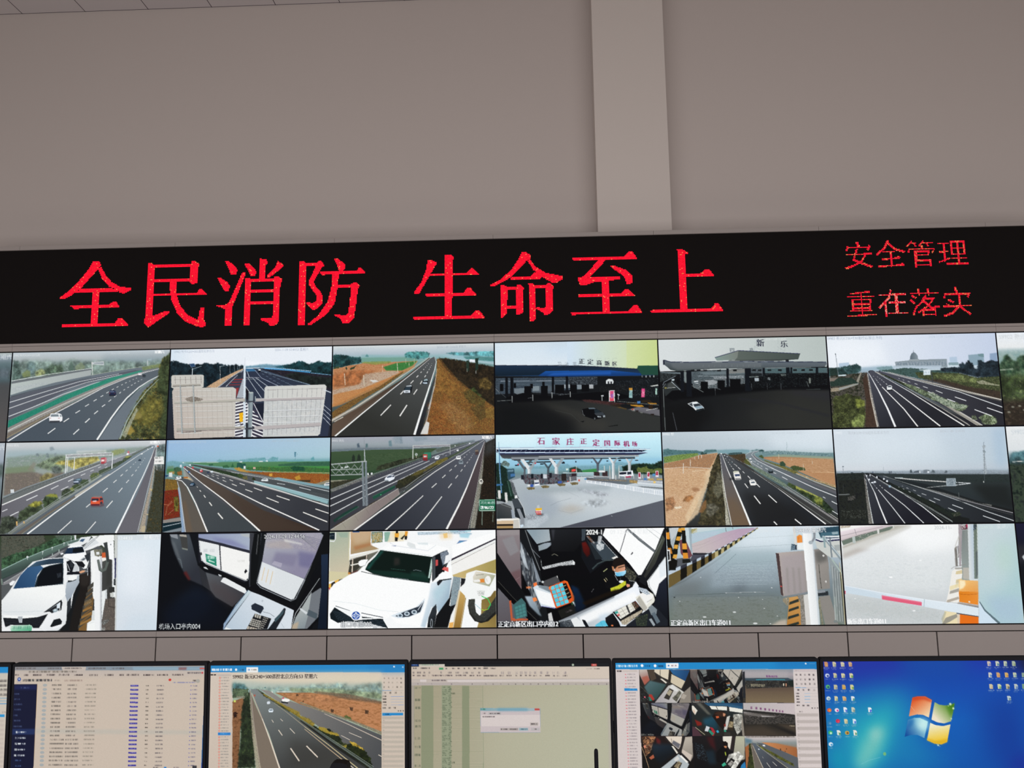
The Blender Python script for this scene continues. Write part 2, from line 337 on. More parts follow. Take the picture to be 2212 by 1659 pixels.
# numbered paints: red green blue, 0 to 255
PAINT = np.array([int(t) for t in '''
139 135 130  91 100 108  129 137 109  231 234 235  201 206 209  239 244 250  74 84 65  168 178 184  242 242 240  107 120 109  138 130 119  243 245 244
184 191 199  138 128 132  200 198 191  85 96 76  233 238 239  225 229 231  120 126 120  106 111 111  246 248 249  220 231 239  196 208 229  240 242 244
219 224 227  208 112 96  240 216 204  183 180 170  217 75 97  210 202 164  168 121 59  74 68 63  140 157 167  238 240 241  168 164 155  238 238 235
106 98 99  106 112 104  179 170 157  182 187 186  191 179 170  241 240 237  15 28 42  138 144 151  211 210 206  237 235 229  214 220 221  232 238 245
168 192 213  214 222 230  79 74 68  217 217 214  138 145 143  90 84 79  153 163 169  58 55 72  107 117 126  139 138 142  94 88 84  83 73 76
123 134 141  208 214 217  90 84 89  92 82 84  194 204 211  183 193 190  106 98 90  207 224 238  58 52 148  168 164 216  90 90 168  106 102 128
165 156 149  77 100 116  107 113 117  198 213 218  173 189 199  179 169 164  152 162 158  138 126 126  89 93 103  201 205 201  141 152 150  42 44 56
221 208 192  166 173 173  8 9 12  21 24 26  137 150 158  182 176 176  230 229 219  223 217 204  141 154 160  76 138 136  215 204 182  156 167 179
75 91 105  74 82 89  184 200 204  74 66 68  74 64 64  194 198 202  58 65 82  111 125 131  91 100 95  200 191 159  183 199 213  200 185 170
58 42 31  92 106 116  251 252 252  74 85 69  74 68 70  175 183 186  199 202 183  184 171 123  139 138 120  16 20 26  29 31 35  203 218 229
19 22 25  107 106 96  200 78 78  44 44 31  74 68 72  157 178 184  133 122 120  123 131 130  155 151 138  43 52 64  200 185 144  150 36 92
106 48 96  91 113 105  169 186 179  211 200 197  179 136 99  183 124 86  21 20 15  9 10 12  87 91 96  125 141 152  19 21 29  98 212 232
90 106 144  122 139 129  76 88 96  51 64 44  106 104 84  28 32 39  59 61 68  168 179 196  198 191 179  232 221 227  28 28 28  77 104 108
107 137 142  166 157 133  45 53 48  196 140 95  169 164 166  74 63 52  42 47 52  154 109 73  205 193 168  68 66 60  76 196 220  92 86 79
91 91 88  85 89 91  36 34 29  22 24 28  32 39 44  36 37 43  103 102 109  17 18 20  74 86 92  42 47 48  139 164 179  138 151 124
60 74 53  181 164 114  183 170 141  184 161 182  200 164 125  197 185 186  208 194 181  58 72 86  90 79 82  165 156 161  142 166 169  184 192 170
21 23 30  166 169 180  155 150 150  121 117 123  156 96 56  174 165 144  75 77 79  44 52 34  41 49 57  12 15 20  16 22 27  58 57 53
45 48 56  59 68 68  10 11 13  12 13 16  33 36 40  42 42 48  42 35 35  134 121 109  25 26 23  18 21 15  228 222 211  138 157 140
42 41 38  168 144 168  234 223 199  196 171 139  29 26 24  167 179 160  106 90 52  216 160 64  180 179 156  90 84 83  92 82 80  106 74 48
122 155 200  106 44 108  216 236 192  127 148 143  96 116 125  155 164 103  109 122 78  135 146 94  138 155 112  62 68 72  122 102 53  140 135 78
161 138 80  176 48 48  60 73 80  31 41 48  22 36 45  91 137 157  43 43 52  142 51 52  156 181 198  29 34 48  142 179 184  122 156 156
45 45 44  169 115 74  196 147 106  124 136 72  45 59 41  92 76 64  46 47 44  138 94 51  196 153 74  13 13 13  43 34 24  60 72 40
48 39 28  200 178 121  32 48 43  42 42 42  28 35 39  45 51 57  13 15 17  13 16 18  20 24 26  74 124 181  59 71 73  34 40 43
26 31 31  58 63 63  59 66 72  58 46 39  168 172 146  73 75 86  119 134 105  60 74 62  60 60 64  125 171 182  52 72 45  75 91 53
59 59 43  74 75 71  91 91 80  216 235 224  16 20 24  26 27 35  90 148 194  138 122 80  90 80 56  61 101 103  167 122 88  217 186 147
225 204 172  27 29 25  58 51 42  42 38 35  17 18 15  40 134 196  58 144 200  90 122 176  19 66 106  106 168 216  52 49 43  95 116 91
121 109 96  74 84 94  44 46 34  134 119 55  84 96 123  189 149 116  208 172 135  154 137 115  89 80 73  58 63 72  89 141 138  138 105 81
142 109 52  68 56 47  26 20 17  91 59 35  29 25 20  43 31 21  27 48 40  39 51 43  20 24 28  59 69 80  25 26 26  74 78 76
47 49 48  32 35 45  58 59 72  32 38 42  43 44 42  141 164 191  41 66 65  43 59 55  90 102 64  29 33 28  54 55 42  138 145 68
86 100 75  58 71 56  156 172 153  166 151 88  57 67 53  241 224 219  123 149 167  52 54 60  125 160 169  168 198 206  75 79 83  216 162 125
106 138 116  44 52 40  37 40 30  33 41 33  59 64 33  184 72 65  69 78 88  58 58 58  33 55 43  140 176 192  140 150 180  60 64 71
62 74 83  59 68 76  57 42 45  168 48 72  138 114 72  192 64 78  28 28 36  82 119 123  140 96 64  31 37 37  30 30 28  63 64 63
15 18 23  216 176 112  232 216 164  227 159 57  232 181 78  240 213 171  41 37 31  42 82 168  59 60 54  25 22 23  26 27 31  138 144 24
200 176 112  17 16 14  42 48 24  27 35 20  20 18 26  90 82 84  83 104 91  134 138 96  108 124 90  60 140 119  27 106 88  46 139 114
60 65 42  90 96 56  178 152 77  201 160 160  138 64 64  45 53 71  35 38 46  15 25 30  110 152 175  30 75 94  37 71 75  28 59 62
168 206 235  137 194 233  29 26 34  58 52 62  22 32 29  36 44 38  38 46 55  50 58 69  86 80 77  44 72 105  108 154 136  62 117 118
92 152 158  80 145 152  157 192 202  196 140 80  152 160 80  75 59 37  180 124 57  123 74 37  160 101 46  44 60 46  43 58 69  32 34 31
208 220 158  29 48 72  33 72 59  61 106 80  50 47 61  70 83 94  192 141 60  168 204 192  32 22 20  32 20 16  184 66 48  10 11 12
36 44 46  27 34 64  68 78 75  22 24 26  35 38 58  98 128 137  40 52 60  21 27 34  34 40 30  52 59 37  157 136 126  108 118 54
59 66 48  34 38 29  62 69 75  44 46 51  122 110 104  81 91 92  138 140 60  74 91 64  154 157 74  76 90 59  76 92 69  63 80 64
216 196 122  168 64 72  231 214 216  216 90 56  176 206 218  106 154 165  92 138 109  74 125 79  30 75 66  200 168 152  173 129 50  31 45 32
106 89 72  154 182 174  59 89 70  74 107 75  180 137 74  28 42 55  188 75 80  63 83 58  58 51 55  27 59 50  74 72 39  58 57 49
59 138 109  74 86 104  75 60 60  31 106 76  157 206 224  225 243 250  18 38 30  14 28 23  91 106 50  42 68 56  16 20 47  59 93 172
200 166 104  208 80 56  44 74 90  44 51 54  222 194 158  74 74 58  123 91 50  91 93 75  110 90 69  106 106 56  30 41 26  74 74 68
62 86 64  26 29 28  74 76 74  75 81 71  61 78 73  60 88 120  28 30 71  75 73 63  202 95 52  168 144 108  43 60 76  22 25 30
200 230 210  10 12 17  15 24 38  91 27 26  58 58 63  122 125 168  200 232 218  43 90 153  200 164 96  58 160 192  74 74 76  20 12 9
240 111 42  242 120 60  176 168 128  44 40 36  74 84 84  220 144 46  122 106 81  200 46 74  30 134 198  138 106 108  47 126 196  160 135 48
40 48 26  138 125 46  180 151 58  168 93 76  42 40 36  52 49 46  58 160 130  58 74 84  42 119 172  91 122 136  204 160 112  196 160 64
58 138 88  76 95 90  31 122 102  74 160 136  65 74 48  109 106 44  95 100 48  160 138 64  35 42 68  31 51 58  44 90 102  18 48 56
13 34 40  79 160 216  54 60 76  63 134 184  111 139 166  242 184 30  196 138 16  51 90 86  74 126 132  107 166 172  150 81 44  170 102 64
181 112 60  63 124 62  47 106 52  74 136 72  86 112 62  74 82 54  78 54 38  110 82 48  106 74 40  76 54 32  90 70 48  44 58 34
81 96 50  68 72 42  151 128 62  90 68 40  138 60 28  160 76 36  200 120 56  224 184 112  224 204 152  192 208 134  23 36 52  28 54 84
16 32 46  26 82 160  18 58 116  35 90 176  208 80 124  106 44 138  224 160 200  156 196 196  216 74 132  240 176 200  200 58 108  92 58 56
60 38 38  42 28 28  192 138 36  138 90 20  184 132 44  168 120 44  68 72 70  22 27 44  34 38 74  58 86 88  53 74 72  70 96 92
82 90 56  51 42 40  20 24 20  49 66 58  95 112 56  76 58 48  47 54 40  42 50 38  72 84 92  60 64 74  151 145 79  184 173 92
69 76 64  168 164 72  118 128 60  69 72 58  92 80 48  184 82 92  200 144 148  200 112 120  85 52 58  198 74 56  224 96 60  92 42 52
60 74 88  74 88 100  111 154 154  143 182 224  111 163 170  47 88 68  63 140 60  42 90 68  60 106 76  47 96 80  44 90 64  60 106 68
47 96 64  53 100 58  74 122 64  42 84 52  103 129 58  31 74 52  138 76 36  122 60 28  184 136 56  216 168 72  200 152 56  168 164 120
60 52 36  36 56 32  176 110 52  110 84 38  90 74 36  110 36 24  134 50 30  90 30 20  138 84 38  74 90 40  122 90 40  16 38 46
44 74 58  90 122 148  44 56 80  58 106 168  36 74 120  47 70 48  69 66 47  68 54 40  28 68 56  32 80 62  58 122 90  74 138 106
90 192 138  48 48 31  94 86 44  106 96 46  44 90 76  47 106 84  122 42 48  210 240 250  196 234 246  184 224 238  146 196 224  74 106 80
62 138 76  232 200 120  42 48 80  90 48 56  46 34 40  44 58 92  168 64 96  232 80 76  224 200 140  36 60 52  74 120 160  138 180 204
58 106 152  208 184 152  168 138 92  232 184 44  46 80 82  52 82 84  76 100 52  111 136 72  143 168 92  56 80 44  60 84 80  87 76 52
85 68 46  74 82 48  46 70 72  80 96 44  168 172 88  196 196 116  69 73 78  92 90 52  131 124 68  44 66 52  58 76 48  58 74 106
48 56 58  46 56 54  38 42 38  61 66 56  44 48 40  47 74 52  92 128 88  80 84 90  76 70 66  60 52 48  92 84 70  38 70 106
58 95 134  62 90 114  12 16 21  92 176 136  90 154 128  10 16 28  140 136 160  156 152 168  134 128 152  124 120 148  100 98 138  184 180 196
28 42 64  14 16 20  35 42 54  60 80 88  143 168 152  138 176 160  232 168 60  42 42 36  138 192 208  160 138 176  42 36 48  90 44 40
208 136 56  192 60 48  10 24 20  28 80 72  18 48 40  58 106 92  32 40 42  216 96 92  232 136 128  232 176 96  224 136 56  60 200 96
176 216 64  74 154 168  5 5 7  106 76 80  176 154 160  184 90 56  138 138 200  224 86 28  240 136 72  232 138 88  42 74 48  12 36 64
8 20 36  92 20 16  58 12 10  106 58 32  220 164 138  184 106 80  92 180 224  168 220 244  200 204 52  224 154 122  192 196 140  28 18 8
56 160 152  138 58 48  92 192 220  58 148 184  232 128 76  192 124 48  92 32 40  232 72 64  200 152 88  232 144 64  200 104 24  74 112 128
78 94 84  92 58 68  200 48 92  234 220 180  240 192 120  232 156 72  248 232 192  224 132 36  232 138 44  176 92 20  228 112 28  224 96 124
232 138 160  174 204 208  184 212 200  60 90 100  44 70 80  74 78 64  28 28 52  47 148 204  192 96 88  42 74 152  106 122 176  200 52 44
26 34 80  32 48 92  216 180 136  31 90 148  36 32 124  35 120 184  58 122 192  134 160 152  154 160 120  122 80 52  90 90 68  200 212 104
42 24 16  122 108 40  86 78 32  20 28 16  32 40 15  192 72 96  28 52 104  232 192 184  74 154 104  92 148 172  42 122 90  58 90 106
26 112 180  58 132 200  90 168 224  138 80 72  42 96 144  28 68 112  80 80 74  164 53 44  208 96 112  44 88 120  26 58 88  200 120 80
18 52 64  26 18 14  58 36 24  192 136 104  122 44 36  74 60 44  124 32 24  168 40 48  74 48 56  58 32 24  138 74 52  168 90 64
216 138 112  58 20 22  10 8 8  168 184 64  60 176 140  44 58 64  58 148 160  224 160 128  26 36 32  192 128 80  106 106 44  26 56 164
16 68 168  12 92 180  10 80 164  32 48 156  12 80 160  12 52 144  12 30 88  34 28 136  28 148 180  44 176 184  116 192 184  140 200 192
16 156 176  24 136 180  140 208 220  144 192 96  216 80 28  200 64 28  76 132 32  60 120 20  12 76 152  168 224 228  200 236 236  16 96 168
236 192 36  236 232 204  216 168 28  122 154 112  90 154 64  192 188 152  208 204 152  106 160 64  208 176 128  58 90 200  58 80 200  48 96 200
106 122 192  74 122 144  208 168 104  200 208 168  106 160 96  122 154 128  42 58 144  88 176 104  28 74 112  200 58 160  58 176 104  122 74 48
74 154 204
'''.split()], np.float32).reshape(-1, 3) / 255.0
PICTURES['green_barrier_highway'] = '''
V|0:64 80:113 160:190 300:231 1000:80
P|32|+576+36+426-2+4+75-426-8|40|.7
X|133 145 231|+0+90+72-36+112+4+142+8+50-14+102+14+200+2+152+8+149-12+4+69-474+37-495+35|34|1|14||20|.85
X|577 133|+4+46+38+10+24+100-54+30|20|2|12||10|.9
X|133 232|+90+77+34-22+26+23+0+60-50+9|20|3|12||8|.8
X|402 311|+208+114+44-34+66+6+12+46-48+18-66+4|16|4|12||6|.9
X|403 233|+149+128+39-24+26+20-3+25-55+4|12|5|10||8|.8
X|234 235|+69+136+29-24+23+10-1+30-44+10|12|6|8||6|.8
X|402 133|+364+97+12-43+18+44+2+24-30+5|10|7|6||5|.8
X|236 2|+404+98+33-30+33+31-10+19-54+4|12|8|8||6|.6
P|74|+4+185+502-75+6+14-508+75
L|17|9|6|+4+181+227-37+275-34
G|65|85|+4+205+503-71|+4+199+502-79+2+34-223+41-149+35-132+40
X|54 113 101|+5+220+229-31+2+20-230+55|20|9|6|.3|6|.5
P|56|+4+270+281-75+223-41+274-40+144-6+26+10-267+54-295+80-389+170
P|80|+0+284+385-92+397-65+46+1-243+48-197+56-384+195
L|237|10|5|+10+280+128-33+198-43+173-40||.8
L|1|2|2|+28+272+0+2
L|1|2|2|+48+267+0+2
L|1|2|2|+66+263+0+3
L|1|2|2|+81+259+1+3
L|1|2|2|+96+256+0+2
L|1|2|2|+110+252+0+4
L|1|2|2|+124+250+0+2
L|1|2|2|+138+246+0+4
L|1|2|2|+150+244+0+3
L|1|2|2|+163+240+1+4
L|1|2|2|+176+238+0+4
L|1|3|3|+188+234+0+4
L|1|3|3|+200+232+0+4
L|1|3|3|+212+229+0+5
L|1|3|3|+223+226+0+5
L|1|3|3|+234+224+0+4
L|1|3|3|+246+222+0+4
L|1|3|3|+256+219+1+5
L|1|3|3|+268+216+0+5
L|1|3|3|+278+214+1+4
L|1|3|3|+290+211+0+5
L|1|3|3|+300+209+0+5
L|1|3|3|+310+206+1+6
L|1|3|3|+321+204+1+5
L|1|3|3|+332+202+0+5
L|1|3|3|+342+199+0+5
L|1|3|3|+352+197+0+5
L|1|3|3|+362+194+0+6
L|1|3|3|+372+192+1+6
L|1|4|4|+382+190+1+6
L|1|4|4|+392+188+1+6
L|1|4|4|+402+185+0+7
L|1|4|4|+412+183+0+6
L|1|4|4|+422+180+0+7
L|1|4|4|+432+178+0+7
L|1|4|4|+441+176+1+7
L|1|4|4|+451+174+0+6
L|1|4|4|+460+172+0+6
L|1|4|4|+470+170+0+6
L|1|4|4|+479+168+1+6
L|16|9|5|+2+316+217-62+217-61+248-45
L|3|9|5|+0+354+240-80+246-76+218-45
L|16|10|5|+2+405+144-54+194-81+196-66+198-50
L|114|5|4|+508+154+174-29+149-19+115-13||.8
X|404 235|+826+110+124-24+6+24-124+20|14|11|8||4|.9
G|578|405|+3+447+780-307|+4+430+95-40+145-62+97-48+147-56+146-52+188-44+11+8-148+42-147+56-146+57-146+67-120+56-123+60
X|406 407 579|+4+430+240-102+244-104+146-52+2+20-146+56-244+110-243+116|8|12|5|.5||.5
L|29|2|2|+32+454+0+3||.5
L|29|2|2|+64+440+0+4||.5
L|29|2|2|+90+428+1+4||.5
L|29|2|2|+116+417+0+4||.5
L|29|2|2|+139+406+1+4||.5
L|29|2|2|+162+396+0+5||.5
L|29|2|2|+184+387+0+5||.5
L|29|3|3|+204+378+1+4||.5
L|29|3|3|+225+368+1+6||.5
L|29|3|3|+246+360+0+5||.5
L|29|3|3|+265+350+1+6||.5
L|29|3|3|+284+342+0+6||.5
L|29|3|3|+304+334+0+6||.5
L|29|3|3|+322+326+0+6||.5
L|29|3|3|+340+317+1+7||.5
L|29|3|3|+358+309+1+7||.5
L|29|3|3|+376+301+1+7||.5
L|29|3|3|+394+293+1+7||.5
L|29|3|3|+412+286+0+7||.5
L|29|4|4|+429+278+1+8||.5
L|29|4|4|+446+270+1+8||.5
L|29|4|4|+464+262+0+8||.5
L|29|4|4|+480+255+1+9||.5
L|29|4|4|+497+248+1+8||.5
L|29|4|4|+514+240+0+9||.5
L|29|4|4|+530+233+0+9||.5
P|0|+3+476+244-116+291-123+148-55+147-42+124-27+5+6-276+79-292+122-391+220
L|44|13|5|+4+495+196-97+194-87+194-85+98-41+148-42+123-27
L|39|6|3|+2+503+198-92+194-91+194-89
L|50|3|3|+40+478+1+6||.6
L|50|3|3|+67+466+1+7||.6
L|50|4|4|+90+456+1+8||.6
L|50|4|4|+112+448+0+7||.6
L|50|4|4|+132+438+0+8||.6
L|50|4|4|+151+430+1+9||.6
L|50|4|4|+170+422+0+10||.6
L|50|4|4|+188+414+0+10||.6
L|50|5|5|+205+407+1+10||.6
L|50|5|5|+222+400+0+10||.6
L|50|5|5|+238+392+2+12||.6
L|50|5|5|+255+386+1+11||.6
L|50|5|5|+272+378+0+12||.6
L|50|5|5|+287+372+1+12||.6
L|50|6|6|+303+364+1+14||.6
L|50|6|6|+318+358+2+14||.6
L|50|6|6|+334+352+0+13||.6
L|50|6|6|+348+345+2+14||.6
L|50|6|6|+364+338+0+15||.6
L|50|6|6|+378+332+2+15||.6
L|50|7|7|+393+326+1+15||.6
L|50|7|7|+408+320+0+16||.6
L|50|7|7|+422+314+1+16||.6
L|50|7|7|+436+308+1+16||.6
X|167 312 66|+6+506+195-88+194-88+145-71+0+9-192+101-194+95-151+73|10|13|6|||.7
P|146|+5+564+7-7+287-167+289-155+196-75+98-28+55-12+3+42-102+62-76+78-54+254-141+3-567+3
G|313|1|+312+564+374-376|+18+562+281-172+289-155+196-75+148-35+8+37-102+62-96+73-91+136-84+126
L|115|8|5|+0+540+202-114+125-66||.8
L|23|15|8|+10+559+145-90+153-86+136-71+144-76
L|33|8|5|+588+236+147-60+123-35+94-23
L|11|12|12|+258+516+46-34
L|11|12|12|+353+444+33-22
L|11|10|10|+424+391+28-17
L|11|9|9|+482+350+24-14
L|11|9|9|+533+318+20-12
L|11|8|8|+576+291+17-9
L|11|8|8|+611+269+15-9
L|11|7|7|+644+250+13-8
L|11|7|7|+674+234+11-6
L|11|6|6|+703+220+9-5
L|11|6|6|+727+208+9-5
L|11|5|5|+752+198+7-5
L|11|5|5|+772+188+8-4
L|11|5|5|+792+180+8-4
L|11|13|13|+419+523+35-33
L|11|13|13|+489+451+27-25
L|11|11|11|+542+398+24-20
L|11|10|10|+588+354+20-14
L|11|9|9|+628+322+16-12
L|11|9|9|+662+294+14-10
L|11|8|8|+693+272+11-9
L|11|7|7|+718+253+10-7
L|11|7|7|+742+237+10-5
L|11|6|6|+764+224+10-6
L|11|6|6|+784+212+9-5
L|11|5|5|+806+200+8-4
L|11|5|5|+825+190+8-4
L|11|26|18|+570+559+36-59+44-74+46-66+46-58
L|11|18|7|+742+302+72-66+62-40+64-33
P|56|+582+560+70-118+73-101+66-67+149-109+0+12-100+83-69+102-65+198
X|314 408 409 238|+708+560+42-126+46-82+44-83+47-58+53-41-8-62+31-64+35-15+7+533|22|14|16||4
X|147 580|+934+152+25-94+42-39+9+543-50+0+11-271-37-30|18|15|14||8|.9
X|581 315 582|+797+386+95-96+76+30+8+70-74+96-90-21|18|16|20||14|.6
X|583 410|+744+488+34-14+26+34-28+24-30-5|10|17|8||6|.8
X|239 240|+778+406+49-19+22+39-59+14|10|18|8||8|.7
L|134|22|8|+713+556+38-112+45-87+69-97+71-73||.85
L|9|5|5|+924+197+0+2||.9
L|9|5|5|+916+212+0+2||.9
L|9|6|6|+909+224+0+2||.9
L|9|6|6|+902+235+0+3||.9
L|9|6|6|+896+246+0+2||.9
L|9|6|6|+890+256+0+3||.9
L|9|6|6|+884+266+0+3||.9
L|9|7|7|+878+276+0+2||.9
L|9|7|7|+872+285+0+3||.9
L|9|7|7|+867+294+0+4||.9
L|9|7|7|+862+303+0+3||.9
L|9|7|7|+856+312+0+3||.9
L|9|7|7|+852+320+0+4||.9
L|9|8|8|+846+329+0+3||.9
L|9|8|8|+842+338+0+3||.9
L|9|8|8|+836+346+1+3||.9
L|9|8|8|+832+354+0+4||.9
L|9|8|8|+827+362+1+4||.9
L|9|8|8|+822+370+0+4||.9
L|9|9|9|+818+378+0+4||.9
L|9|9|9|+813+385+1+4||.9
L|9|9|9|+808+393+1+4||.9
L|9|9|9|+804+400+0+4||.9
L|9|9|9|+800+408+0+4||.9
L|9|9|9|+796+416+0+4||.9
L|9|10|10|+791+423+0+5||.9
L|9|10|10|+786+430+1+4||.9
L|9|10|10|+782+438+0+4||.9
L|9|10|10|+778+444+0+6||.9
L|9|10|10|+774+452+0+4||.9
L|9|10|10|+770+459+0+5||.9
L|9|10|10|+766+466+0+5||.9
L|9|11|11|+761+473+1+5||.9
L|9|11|11|+757+480+1+5||.9
L|9|11|11|+753+487+0+5||.9
L|9|11|11|+749+494+0+5||.9
L|9|11|11|+745+500+0+6||.9
L|9|11|11|+741+508+0+5||.9
L|9|11|11|+737+514+0+6||.9
L|9|12|12|+733+521+0+5||.9
L|9|12|12|+729+528+0+5||.9
L|9|12|12|+725+534+0+6||.9
L|9|12|12|+721+541+1+5||.9
L|9|12|12|+717+548+1+6||.9
X|116 191 148|+726+532+44-97+36-73+10+15-26+63-42+112|8|19|6|||.8
P|51|+516+154-11-84+7-1+6+85
P|4|+510+72+73-5+3+25-75-8
P|54|+520+75+61-3+1+14-61-5
L|52|4|4|+506+154+0-34
P|4|+860+100-2-41+4+0+2+41
P|125|+858+58+28-2+0+10-27+0
P|149|+260+438+85-2-3+10-78+1|7|.6
P|23|+269+390+51+0+16+6+8+19+0+21-14+8-66-2-4-26
P|60|+272+395+44+1+6+15-54-1
P|60|+324+398+12+2+4+12-12+1||.7
P|411|+263+416+9+0+1+6-9+0
P|411|+316+417+10+1+1+6-11-2
P|192|+264+436+66+0+0+8-65-2||.8
P|149|+628+282+46-1-1+7-42+0|4|.6
P|584|+634+252+28+0+8+4+3+12+0+13-5+5-37+0-2-18
P|316|+636+255+24+1+4+9-31-1
P|316|+666+257+4+1+2+8-5+0||.7
P|412|+630+268+6+0+0+4-6+0
P|412|+660+269+6+0+0+4-6-1
P|192|+631+280+37+1+0+5-36+0||.8
P|149|+803+159+25-1+0+4-24+0|2|.6
P|23|+806+144+16+0+4+2+2+6+0+6-2+3-22-1+0-8
P|54|+807+146+14+0+2+4-17+0
P|54|+824+146+2+2+2+3-3+1||.7
P|241|+804+152+3+0+1+2-4+0
P|241|+821+152+3+0+0+2-3+0
P|192|+804+158+21+1+1+2-22+0||.8
P|149|+831+170+24+0-1+2-22+0|2|.6
P|242|+834+156+14+0+5+2+2+6-1+6-2+2-20-1+0-7
P|243|+835+158+13+0+2+4-16+0
P|243|+850+158+3+2+1+2-3+1||.7
P|241|+832+164+3+0+0+2-3+0
P|241|+848+164+2+0+0+2-2+0
P|192|+832+169+20+1+0+2-19-1||.8
T|S9902 新元K240+500遥控|+4+25|34|3|.8
T|2024-11-09 12:44:54|+626+24|30|46|.55
T|星期六|+902+22|40|20|1||2
'''
